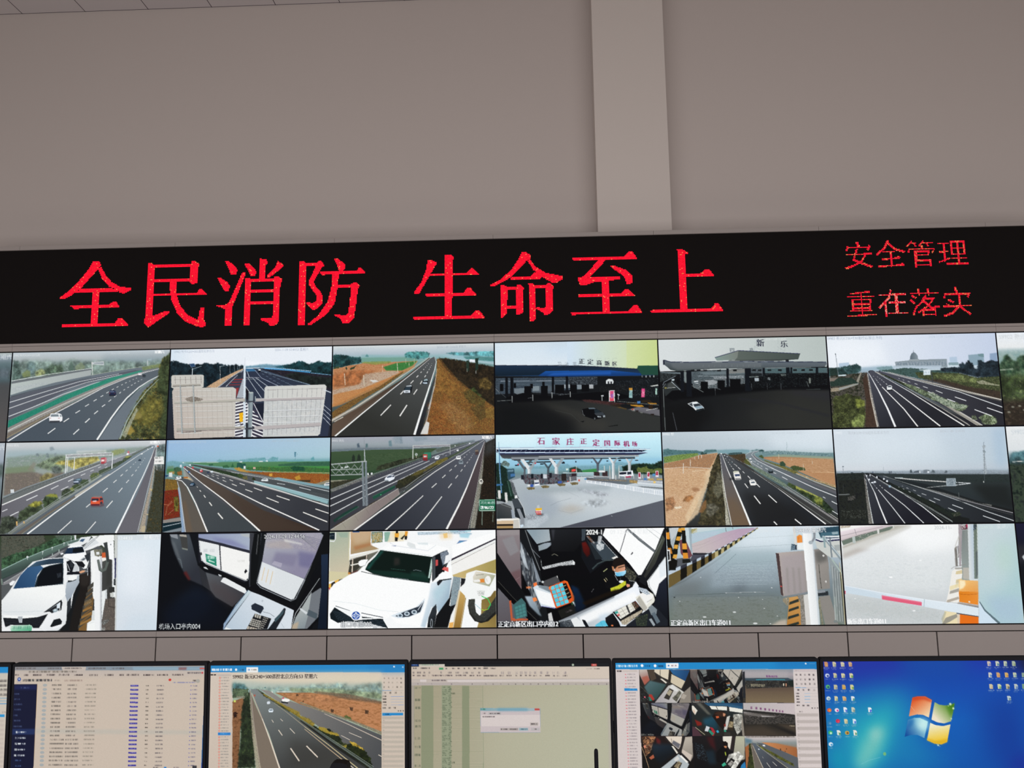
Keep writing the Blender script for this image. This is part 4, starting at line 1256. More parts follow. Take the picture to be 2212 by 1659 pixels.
PICTURES['domed_building_highway'] = '''
V|0:21 120:21 300:21 360:119 400:32 1000:267
G|47|22|+146+72+844+18|+0+0+1000+0-3+188-999+8
P|5|+4+42+304-10+43+143-342+21|63|.7
P|48|+718+144+44-2+0+36-44-1|3|.7
P|178|+829+133+90-7+1+71-91-1|2
P|156|+887+128+33-2+0+22-32-6||.8
P|341|+956+127+44-5-3+66-45-1|3
P|48|+62+169+62-5-2+34-60-2|4|.8
P|88|+396+166+115-10+190-2+0+50-304-6
X|88 95 232|+404+170+296-7-2+33-296-5|10|81|0|.5
L|73|6|6|+412+175-1+13||.7
L|73|6|6|+430+174-2+14||.7
L|73|6|6|+447+174-1+15||.7
L|73|6|6|+464+174-1+15||.7
L|73|6|6|+482+174-2+16||.7
L|73|6|6|+499+174-1+16||.7
L|73|6|6|+516+173+0+17||.7
L|73|6|6|+534+173-2+17||.7
L|73|6|6|+552+172-2+19||.7
L|73|6|6|+569+172-1+19||.7
L|73|6|6|+586+172-1+20||.7
L|73|6|6|+604+172-2+20||.7
L|73|6|6|+621+172-1+20||.7
L|73|6|6|+638+171-1+21||.7
L|73|6|6|+656+171-2+22||.7
L|73|6|6|+674+170-2+24||.7
L|73|6|6|+691+170-2+24||.7
G|109|88|+486+134+48+1|+484+158+4-24+8-16+14-10+12+8+10+16+1+28
L|56|5|5|+510+96-2+16
P|54|+480+153+58-1+0+10-60+0
L|76|8|8|+386+192+128+0
P|106|+381+194+285-2-2+22-284+0|4|.8
P|156|+710+176+58+0-2+18-58-1||.7
X|645 342 155|+1+196+40+0+70-10+59-12+26+20-8+27-82+37-106-14|19|82|10||3
X|266 343|+9+201+33-7+13+30-7+27-42-7|13|83|8
P|248|+190+199+107-9+85+2-2+22-149+8-37+4|14|.9
X|461 251|+280+201+27-6+43-3+26+0+4+22-64+10|13|84|6||4|.8
X|646 647 343|+306+218+148-14+79+7+131+8+98+19-4+42-204-3-155-36|19|85|8|.8
P|119|+532+216+132-2+0+8-126+0||.9
X|243 462 463|+660+208+110-3-1-17+25-10+9+12+23-28+24+23+8+33+16+6+10-55+16-5+24+17+33-15+25+5+21+6-5+108-139-19-102-28-94-8|19|86|10||3
X|199 648 464 234 279|+505+232+105+2+157+9+102+29+137-8-11+140-135-35-202-74-130-29|16|87|8|.8
X|344 235 465 233|+625+246+141+8+103+18-8+32-99-12-128-24|13|88|10||5|.8
X|649 325 210|+554+277+105+1+153+47+185+30-3+53-134-28-204-74|17|89|8|.7|5|.9
X|280 148|+862+294+37-6+45+18+51+14-5+4-114-14|7|90|5
X|345 346 58 650|+6+244+219-17+2+43+9+104+28+184-264+4-1-220|21|91|8
P|128|+6+326+96-20+50-15+36-65+6+0-28+76-118+36-44+2||.9
X|211 157|+6+321+43-5+3+22-48+4|8|92|0
X|266 651|+5+256+127+2+40+34-96+14-74+4|11|93|6
P|75|+54+240+48-2+0+8-48+2
P|466|+2+258+51-2-28+22-24+0||.7
L|54|15|8|+54+328+118-34||.8
X|212 465 409 213 255|+13+376+86-21+78+23+26+76-18+105-183+3|17|94|14
X|467 347|+144+388+53+7+3+33-49+14|13|95|10||6|.8
X|652 233|+114+523+46-48+35+17-15+64-68-1|11|96|10||5|.9
X|279 653|+196+270+29-43+9+87+30+246-74-1+17-159|13|97|6
G|173|281|+426+560-185-332|+269+558-39-331+12-13+16+0+187+110+249+154+176+81
G|209|281|+950+520-551-279|+273+222+48+2+284+70+397+115-2+153-130-3-224-124-200-127
L|152|17|6|+262+558-26-184-9-136
X|44 0 53|+264+558-14-103-20-141-6-76+6+0+20+163+22+157|7|98|3
L|23|28|17|+366+559-36-108-44-109
L|33|15|5|+286+342-32-71-24-49
L|8|17|10|+497+560-73-108-116-134
L|8|17|10|+628+560-120-106-142-124
L|3|6|6|+295+299+7+9
L|3|6|6|+284+286+6+6
L|3|5|5|+277+274+5+6
L|3|4|4|+271+265+4+5
L|3|6|6|+331+297+7+7
L|3|5|5|+316+284+7+6
L|3|5|5|+306+273+6+5
L|3|4|4|+296+264+4+4
L|3|3|3|+260+250+4+5
L|3|3|3|+284+254+4+4
L|35|17|10|+768+560-150-104-144-102
L|17|10|4|+474+354-100-64-101-65
L|27|10|4|+800+560-156-109-199-127
L|194|8|5|+792+550-147-104||.6
P|34|+872+559-34-1-216-150-201-112-148-69+8-1+166+70+201+112
L|51|8|4|+872+558-224-150-201-109-174-75
L|168|5|3|+854+560-217-144-191-108
X|443 654 468|+288+228+47+18+91+44+122+57+13+38-115-67-102-56|11|99|4
X|655 348 179 345|+436+296+62+18+102+50+100+45+102+34-23+21-32+10-75-38-106-51-120-73|14|100|10
X|349 350 114|+563+364+37-10+50+32+75+40+72+12-28+20-52+0-70-34|11|101|8|||.8
X|464 404 191|+858+508+44-18+50+20+7+32-22+16-62-7|11|102|10
X|179 469|+812+502+26-5+8+27-30+0|8|103|6
L|16|11|7|+998+452-241-96-153-46
L|17|7|3|+604+310-154-46-134-40
L|27|17|13|+997+408-188-48-153-46
L|27|12|4|+656+314-154-38-155-46
L|214|6|3|+998+406-240-66-256-70-155-44
L|121|5|5|+996+417-238-66-205-58
L|23|11|11|+909+454+87+34
L|23|10|10|+728+386+64+24
L|23|8|8|+620+345+38+17
L|23|7|7|+548+319+27+11
L|23|6|6|+500+300+17+7
L|23|5|5|+461+286+14+6
L|23|4|4|+431+276+10+4
L|23|4|4|+408+267+6+3
L|23|11|11|+836+464+96+40
L|23|10|10|+683+398+44+18
L|23|7|7|+574+350+23+11
L|23|6|6|+508+322+20+8
L|23|4|4|+431+290+11+4
P|75|+558+217+42+0-2+33-42+1
P|47|+560+222+36-1-1+25-35+0||.8
K|178|+564+228|57|28|.9|3
L|470|11|10|+605+224+0+74
L|56|6|8|+48+108+4+83+3+55
E|56|+47+112|6|11
P|120|+334+331+4+12+26-2+2-13
P|3|+335+316+9-6+16-2+6+8-2+18-28+2
P|656|+342+313+18-2+3+9-23+0
P|471|+233+220+9-2-1+12-7+2
P|657|+296+218+10-2-1+10-10-1
T|S9902 新元K236+530遥控石家庄方向|+2+24|45|151|1
T|2024-11-09 12:44:53|+606+24|40|106|.75
'''
PICTURES['red_car_highway'] = '''
V|0:4 80:101 180:7 300:78 1000:74
P|125|+2+47+356-3+574-6-236+48-690+27|28|.8
X|215 145 78|+5+94+211-20+192+3+238-24+238-15+2+28-236+38-636+94|29|111|7|.6|13|.8
P|282|+8+156+165-12+27+38-119+16-69+4|11|.8
X|141 103|+276+33+18-5+16+20-28+8|10|112|3||7|.6
X|103|+192+74+14-7+10+17-18+4|8|113|3||3|.7
X|103|+256+72+12-4+12+26-20+0|8|114|3||3|.7
X|60|+307+71+14-5-1+19-12+5|8|115|3||3|.6
P|10|+181+120+20+15-25+46-30-9|9|.6
X|472 66 211|+6+192+170-11+78+20+104-17+25+14-200+81-173+49|25|116|7|.6|9|.9
X|311 282 179|+192+144+56-32+75-22+67-4+0+70-32+32-106-20|17|117|11||9|.8
X|473 104|+290+160+37-14+35+20-12+32-39-6|13|118|9||7|.8
X|239 351|+226+220+46-32+44+14-21+37-57+9|15|119|11||9|.7
X|658 659 351|+312+136+32-18+67-4+47-12+48-4+76-4+11+24-61+26-93+27-45-24|15|120|9||5|.9
X|235 233|+666+62+47-13+39+5-9+19-65+17|12|121|7||5|.8
G|174|43|+26+420+810-378|-12+360+22-23+173-63+201-71+220-71+210-65+94-38+23+1+5+8-282+132-230+136-278+116-126+90-20+50
P|19|+8+335+361-135+229-76+1+14-367+151-228+90
L|88|13|9|+8+335+136-57+150-51+89-31
L|88|9|5|+383+196+79-27+132-42
L|274|8|5|+10+344+136-55+149-54+89-33||.6
L|4|2|2|+47+327+0+3||.7
L|4|3|3|+78+316+1+2||.7
L|4|3|3|+106+306+0+2||.7
L|4|3|3|+132+296+0+4||.7
L|4|3|3|+155+288+1+3||.7
L|4|3|3|+178+280+0+3||.7
L|4|3|3|+200+272+0+4||.7
L|4|4|4|+221+264+1+4||.7
L|4|4|4|+242+256+0+4||.7
L|4|4|4|+262+249+0+5||.7
L|4|4|4|+282+242+0+4||.7
L|4|4|4|+302+235+0+5||.7
L|4|4|4|+320+228+1+5||.7
L|4|4|4|+340+221+0+5||.7
L|4|4|4|+358+214+0+6||.7
L|4|5|5|+376+208+0+6||.7
L|4|5|5|+394+201+0+6||.7
L|4|5|5|+412+195+0+6||.7
L|4|5|5|+430+188+0+6||.7
L|4|5|5|+447+182+1+6||.7
L|4|5|5|+464+176+0+6||.7
L|4|5|5|+482+170+0+6||.7
L|4|5|5|+498+164+1+6||.7
L|4|5|5|+515+158+1+6||.7
L|4|6|6|+532+152+0+6||.7
L|4|6|6|+548+146+0+7||.7
L|8|15|11|+4+382+107-44+213-90
L|16|10|6|+324+248+140-54+136-51
L|17|6|4|+642+125+102-33+75-25
L|33|10|10|+8+422+32-14
L|33|11|11|+154+356+68-30
L|33|10|10|+302+291+46-23
L|33|9|9|+406+244+33-16
L|33|8|8|+482+210+28-12
L|33|7|7|+541+184+21-8
L|33|6|6|+588+164+17-7
L|33|5|5|+626+147+16-7
L|33|11|11|+58+450+53-26
L|33|9|9|+364+296+46-21
L|33|9|9|+251+354+17-7
L|33|6|6|+538+214+4-6
L|33|6|6|+630+166+16-8
L|33|4|4|+688+114+14-5
G|1|141|+442+558+442-516|+42+559+338-199+228-154+230-132+88-45+12+5+2+75-36+277-42+178
P|174|+725+560+109-222+66-174+32-120+10+0-9+102-41+194-36+218
X|352 660 158|+6+458+46-10+44+10+17+28-43+64-70+10|19|122|11||5
X|180 6 147|+113+426+55-36+70-26+22+41-32+27-78+46-41+18|17|123|13||4
X|474 661|+163+390+36-27+47-2+12+17-46+22|12|124|9||4|.9
X|180 475 256|+256+354+26-27+48-9+31+38-27+22-64+36|17|125|11||3
X|474 476|+268+332+32-16+40+7+10+19-48-6|10|126|7||3|.9
X|349 6|+372+305+27-19+24+6+23-10+7+24-46+27-37+13|13|127|9||3
X|255 436|+418+287+24-9+10+18-18+10|9|128|5||2|.8
X|180 477|+432+274+27-14+34+5-3+19-42+12|12|129|7||2
X|180 478|+473+250+23-16+33-1+6+19-37+22|12|130|7||2
X|479 348 662|+540+210+20-18+33+0+7+24-52+26|12|131|7||2
X|283 15|+592+182+33-13+37-13+14-14+37-14+23-8+9-14+47-14+0+10-92+59-101+49|12|132|5||1
X|104 9|+792+83+69-31+47-18+4+4-74+36-46+26|9|133|3||1|.9
X|476|+745+101+23-9+20+2-24+12|8|134|3||1|.8
G|18|78|+61+554+547-348|+52+559+100-68+181-122+120-63+155-100+10+5-146+95-138+82-158+108-96+64
L|85|9|4|+56+552+140-97+182-123+161-94+161-86
L|140|6|3|+80+558+118-89+182-119+160-98
L|19|4|4|+116+522+0+6||.7
L|19|4|4|+141+508+1+6||.7
L|19|4|4|+163+495+1+7||.7
L|19|5|5|+184+484+0+8||.7
L|19|5|5|+202+472+2+10||.7
L|19|5|5|+221+462+1+10||.7
L|19|5|5|+238+452+2+10||.7
L|19|6|6|+256+442+0+12||.7
L|19|6|6|+272+433+2+11||.7
L|19|6|6|+289+424+1+12||.7
L|19|6|6|+305+415+1+13||.7
L|19|7|7|+320+406+2+13||.7
L|19|7|7|+336+398+1+13||.7
L|19|7|7|+351+388+1+15||.7
L|19|7|7|+366+380+1+15||.7
L|19|7|7|+381+372+1+16||.7
L|19|8|8|+396+364+0+16||.7
L|19|8|8|+410+356+1+16||.7
L|19|8|8|+424+348+1+16||.7
L|19|8|8|+438+340+2+17||.7
L|19|8|8|+452+332+2+18||.7
L|19|9|9|+466+324+1+18||.7
P|66|+100+560+236-154+114-72+10+4-214+136-113+86
P|27|+454+329+110-68+92-59+10+2-146+103-64+36
L|181|7|4|+140+559+151-112+164-107||.7
X|480 159|+98+482+10+0+3+27-8+0|6|135|2
X|480 159|+144+482+9+0+1+14-8+0|6|136|2
L|11|21|13|+174+560+164-126+136-98
L|8|12|4|+474+336+182-124+184-124+87-50
L|8|12|12|+363+556+81-74
L|8|12|12|+535+560+59-70
L|8|11|11|+528+403+25-21
L|8|12|12|+654+408+36-42
L|8|10|10|+626+313+29-25
L|8|10|10|+724+315+22-27
L|8|9|9|+688+256+20-17
L|8|9|9|+768+258+16-18
L|8|8|8|+730+217+15-13
L|8|8|8|+798+218+11-13
L|8|7|7|+760+188+12-10
L|8|7|7|+820+189+8-10
L|8|6|6|+785+166+8-6
L|8|6|6|+834+168+8-8
L|8|5|5|+803+148+7-5
L|8|5|5|+848+149+5-5
L|8|4|4|+816+136+5-5
L|8|4|4|+856+136+6-5
L|8|4|4|+865+124+3-4
L|8|4|4|+873+112+3-4
L|20|27|19|+720+560+62-139+38-91
L|11|17|9|+820+330+50-111+46-115
L|41|8|4|+916+104+22-70
L|44|7|4|+854+556+42-216+37-190+13-106
X|197 10 107 148|+861+556+33-170+26-138+14-93+4+9-12+130-20+138-12+125|9|137|3
L|37|3|3|+936+180+0+4||.7
L|37|4|4|+931+202+0+4||.7
L|37|4|4|+927+220+0+5||.7
L|37|4|4|+924+237+0+5||.7
L|37|4|4|+920+253+0+5||.7
L|37|4|4|+917+268+0+6||.7
L|37|5|5|+914+284+0+6||.7
L|37|5|5|+911+298+0+6||.7
L|37|5|5|+908+312+0+6||.7
L|37|5|5|+905+325+1+7||.7
L|37|5|5|+902+338+0+8||.7
L|37|5|5|+900+352+0+8||.7
L|37|6|6|+897+364+1+8||.7
L|37|6|6|+894+377+0+9||.7
L|37|6|6|+892+390+0+8||.7
L|37|6|6|+889+402+1+9||.7
L|37|6|6|+886+414+1+10||.7
L|37|6|6|+884+426+0+10||.7
L|37|7|7|+882+438+0+10||.7
L|37|7|7|+879+450+1+10||.7
L|37|7|7|+877+461+1+11||.7
L|37|7|7|+874+472+1+11||.7
L|37|7|7|+872+484+0+10||.7
L|37|7|7|+870+494+0+12||.7
L|37|7|7|+868+506+0+12||.7
L|37|8|8|+865+517+1+11||.7
P|182|+878+522+24-4-3+39-23-1
X|181 105|+912+294+34+5-18+13|7|138|5
X|182|+906+445+32+12-7+3-29-6|6|139|3
X|346 663 314 664|+904+557+18-171+16-138+5-92+24+9+23-9+14+46-2+358|15|140|7||2
X|103 133|+944+48+16-18+38-9+6+135-28+0-29-10|15|141|9||5|.9
P|473|+947+146+57+1-2+47-58-11|9|.7
P|35|+934+102+57-2+5+47-60+0
K|19|+941+105|91|19|.9|5
K|19|+942+126|91|19|.9|6
L|39|8|8|+951+147+3+37
L|39|8|8|+978+148+2+26
P|24|+50+289+21-2+3+21-22+1
L|52|3|3|+60+289+2+19
P|17|+382+194-1-112+5+0+2+112
P|17|+393+184-1-102+5+0+0+102
P|17|+434+176+2-82+4+0-1+82
P|17|+671+170+1-98+4+0+0+98
L|17|8|8|+380+80+286-10
L|17|8|8|+384+98+286-11
X|4 160 92|+385+82+281-9+2+12-282+9|9|142|0|||.9
P|51|+446+56+186-4+1+17-187+4|5|.5
P|665|+601+104+25-5+12+5-1+28-19+8-14-2
P|353|+605+114+19-1+0+12-18+1
P|481|+604+129+21-1-1+12-19+0
P|666|+626+102+12+2+0+24-10+4||.8
P|667|+764+66+11-4+3+18-10+3
P|33|+760+76+14+0-2+12-11+1
P|449|+438+236+28-11+24+1-1+16-15+18-34-3
P|354|+448+236+18-8+20+0-9+11
P|22|+439+246+31-4+2+8-30+5
P|129|+440+252+28+0+0+8-26+0
P|668|+554+395+56-1+24-16+6+18-29+6-52+0|7|.6
P|669|+554+368+6-26+16-6+40+0+13+14+5+28-24+13-54-1
P|126|+562+342+10-6+44+0-4+10
P|448|+560+350+43+0+0+14-44+0
P|423|+609+348+17-2+4+13-19+5
P|482|+568+363+22-1+2+10-26+1|3|.9
P|670|+556+371+54-2+1+13-54+0
P|671|+557+384+53-1+0+11-52+0
P|338|+612+372+15-4+1+14-13+7
P|672|+834+121+9-8+9+3+2+11-18-1
L|673|4|4|+853+98+1+14
P|11|+849+80+11-2+1+6-11+2
P|16|+887+52+7-1+0+5-6+0
P|23|+914+40+7-2+1+8-8+0
E|483|+952+37|10|9
T|S9902 新元|+6+24|35|33|.75
T|2024-11-09 12:44:53|+654+19|33|17|.5
T|星期六|+902+20|40|110|1||1
'''
PICTURES['brown_lane_highway'] = '''
V|0:48 80:48 180:434 240:250 280:674 1000:284
G|675|484|+1+28+1000+19|+0+0+1000+0+0+137-992-3||.6
X|485 285|+12+138+15-9+29-1+24+7+30+7+0+22-96-2|17|151|7||7|.9
X|432 285|+313+130+19-8+20+8+96+0+58-9+38-1+63-4+10+19+33-23+34+5+5+24+77-8+76-3+1+18-394+3-135-9|15|152|7||4|.9
X|433|+883+126+17-10+8+24-22+2|9|153|4||2|.9
P|676|+689+127+311+1+1+24-311-6|13|.7
G|486|487|-36+133+2+62|+110+142+290-2+600+6+0+76-309-14-289-34
X|447 677|+685+160+129-12+186-2+0+28-214-2-96-2|12|154|3|.5
P|678|+498+171+501+4-1+29-404-8|5|.7
L|24|6|7|+168+140+155+1||.8
P|16|+610+135+14+0+0+6-14-1
P|17|+569+136+24+1+0+6-24-1
P|61|+451+138+17-1+0+7-17+0
X|679 680 446|+266+152+24-2+4+12-28+0|8|155|3
X|488 681|+435+180+2-29+11-7+20+8+20-2+5+26-24+4|9|156|5
X|682 683|+348+164+28-7+20+17-43+2|9|157|4
X|684|+399+174+11-26+10+22|8|158|4
X|685 686 687 688|+493+176+101-4+96+7+96-7+58+5+153+13+1+23-211-3-193-14-96-6|15|159|7|.8
X|689|+762+180+24-8+58+5+5+24-72-1|10|160|7
P|3|+478+166+11+0+1+17-12-1
P|489|+536+174+14-1+1+13-15-1
X|30 260 315|+416+179+34-4+48+20+97+11-5+14-140-21|12|161|7|.8
X|690 440 691 692|+489+200+130+6+168+6+211+10+1+62-115-6-192-32-145-26|15|162|5|.6
X|450 693|+634+216+18-4+1+19-19-1|8|163|3
X|490 694|+788+238+28-14+10+24-28+9|10|164|7
L|695|8|9|+595+202+403+14
P|116|+904+282+94-26+0+24-76+8||.9
X|696|+798+257+86+1+0+12-86-6|8|165|3
G|355|140|+748+558-590-408|+110+164+20-4+394+97+473+159+3+146-730+4-116-282
G|237|169|+982+354-629-176|+158+150+244+38+194+46+404+83-4+66-302-85-194-46-243-66
P|140|+426+194+170+26+72+20+331+63+1+14-404-83-174-31||.8
L|52|8|9|+373+192+295+51+330+86
P|356|+663+240+29-2+307+60+1+16-332-64
L|4|6|7|+402+202+290+53+306+71
L|61|7|7|+683+274+49+8
L|61|8|8|+818+300+70+18
L|19|5|5|+597+272+399+80||.6
L|19|5|5|+597+278+399+81||.6
L|19|5|5|+597+284+399+82||.6
L|19|5|5|+598+290+398+82||.6
L|19|5|5|+598+296+398+83||.6
L|250|33|48|+544+264+150+38+298+90
L|357|10|12|+544+258+149+35+303+85
X|203|+896+377+48+10+0+11-48-10|8|166|4
L|194|10|10|+276+196+263+80+458+136
L|44|9|8|+218+178+136+34+170+54
L|51|13|14|+524+266+170+51+303+100
X|491 256 286|+149+150+88+21+77+11+64+16+54+12+68+23+4+15-52-14-98-22-98-31-102-25|10|167|4|.8
X|697 287|+442+222+14-11+19+7+5+20-28-1|9|168|5
X|239 288|+470+232+30-6+4+22-24-1|8|169|4
X|199|+529+248+9-14+15+14-5+7|8|170|4
G|279|320|+748+558-588-374|+130+164+30+16+197+112+245+142+341+127-353-1-230-187-199-165
P|325|+406+326+244+127+241+107-286-2-148-141|28|.6
G|237|358|+366+558-204-331|+50+226+102+1+26+39+108+68+304+226-316+2-74-192-66-86
P|167|+60+240+34+5+40+43+48+92+92+182-130-1-48-268
P|492|+114+388+18-24+51+196-39+1|13|.7
L|35|9|9|+111+169+60+53+69+54
L|41|13|17|+240+276+119+88+99+82
L|41|19|23|+458+446+74+62+58+52
L|35|8|10|+130+162+108+57+143+73
L|41|13|17|+381+292+219+108+194+88+149+70
L|35|9|12|+65+240+39+10+36+38
L|41|14|21|+140+288+56+102+78+172
L|45|17|17|+332+448+31+35
L|45|14|14|+277+382+17+22
L|45|12|12|+242+339+11+15
L|45|10|10|+216+309+8+9
L|45|8|8|+198+286+6+6
L|45|14|14|+844+450+146+59
L|45|12|12|+918+431+79+27
L|45|12|12|+621+359+75+31
L|45|12|12|+682+349+80+27
L|45|10|10|+492+308+44+16
L|45|10|10|+544+299+50+19
L|45|9|9|+410+274+30+12
L|45|8|8|+456+270+32+11
L|45|7|7|+353+250+22+10
L|45|7|7|+395+248+21+8
L|45|6|6|+318+236+11+4
L|45|6|6|+349+232+19+6
L|45|5|5|+284+222+16+6
L|45|5|5|+310+219+20+5
L|45|5|5|+256+218+14+6
L|45|4|4|+284+210+18+6
P|34|+111+174+66+78-7+5-57-31||.7
P|130|+118+226+24+1+25+19-53-10||.9
P|698|+116+226+24+0+2+10-26-1
X|699 324 700 490|-3+238+39+2+34+4+16+39-2+57-54-10-30-30|14|171|7
X|701 702 703 704|-5+310+87-8+11+38+9+128-96+18|15|172|5|.8
X|705 706|+60+350+24-10+11+48-3+47-24+0|10|173|9
L|254|5|5|+16+458+7-52+33-28||.8
L|359|4|4|+3+391+25+5+22-23
L|136|4|4|+30+453+37-33
L|341|19|43|+86+292+15+72+25+196
L|12|10|15|+78+254+20+68+42+238
P|0|+2+486+106-15+2+21-108+13
P|707|+0+505+111-11+6+36-115+28
L|64|8|8|+4+526+107-22
P|60|+2+558+115-26+3+20-91+10
P|493|-8+490+8+0+2+52-10+3
X|494 495 708|+49+196+4-24+19-6+24+8+6+33-14+12-24-3|12|174|7
X|259|+73+197+29-9+4+28-27+2|9|175|4
P|360|+14+162+38-4-4+24-38+4|5
P|487|+10+177+43-2-4+31-39+0|5
P|496|+24+194+34-2-2+16-31+2||.8
P|46|+24+200+20-1+2+29-20+0
P|429|+1+215+19+0+1+10-19-1
L|78|8|9|+16+224+56+9+12+12
P|16|+70+228+9-6+19+2+4+12-18+4-14-4
P|1|+78+225+16+1-1+5-15-1
P|497|+152+272+10-9+18-1+10+11-2+11-33+2
P|709|+162+266+16+0+2+7-21+0
P|151|+156+274+17+1+0+4-17+1
P|498|+162+166+10-2+3+14-11+0
P|498|+211+184+12-2+7+8-2+10-14+0
P|482|+214+186+8+0-1+6-7+0
P|481|+114+165+9-1+0+10-7+0
P|21|+276+195+15-3+4+10-16+2
P|710|+255+199+13-3+2+12-14+0
P|711|+140+194+13+0-1+8-12-2
P|49|+88+154+12-2+1+17-11-1
P|21|+144+153+12-3+0+10-10-1
P|23|+104+138+8+0+0+4-8+0
P|16|+586+254+10-10+24-2+9+10-1+8-39-1
P|109|+596+247+22-3+3+6-27+2
P|16|+966+286+9-11+23-3+1+19-31+1
P|146|+975+279+23-3+0+7-26+1
L|245|4|4|+789+136-1-50
X|245|+782+86+12+0-2+28-8+0|6|176|2
L|485|5|5|+798+105+4-9
P|712|-2+0+13+0+0+100-4+124-7+338-4-338||.35
T|S9902 新元K235+900遥控北京方向|+18+21|33|106|.7
T|2024-11-09 12:44:53 星期六|+642+22|33|76|.8
'''
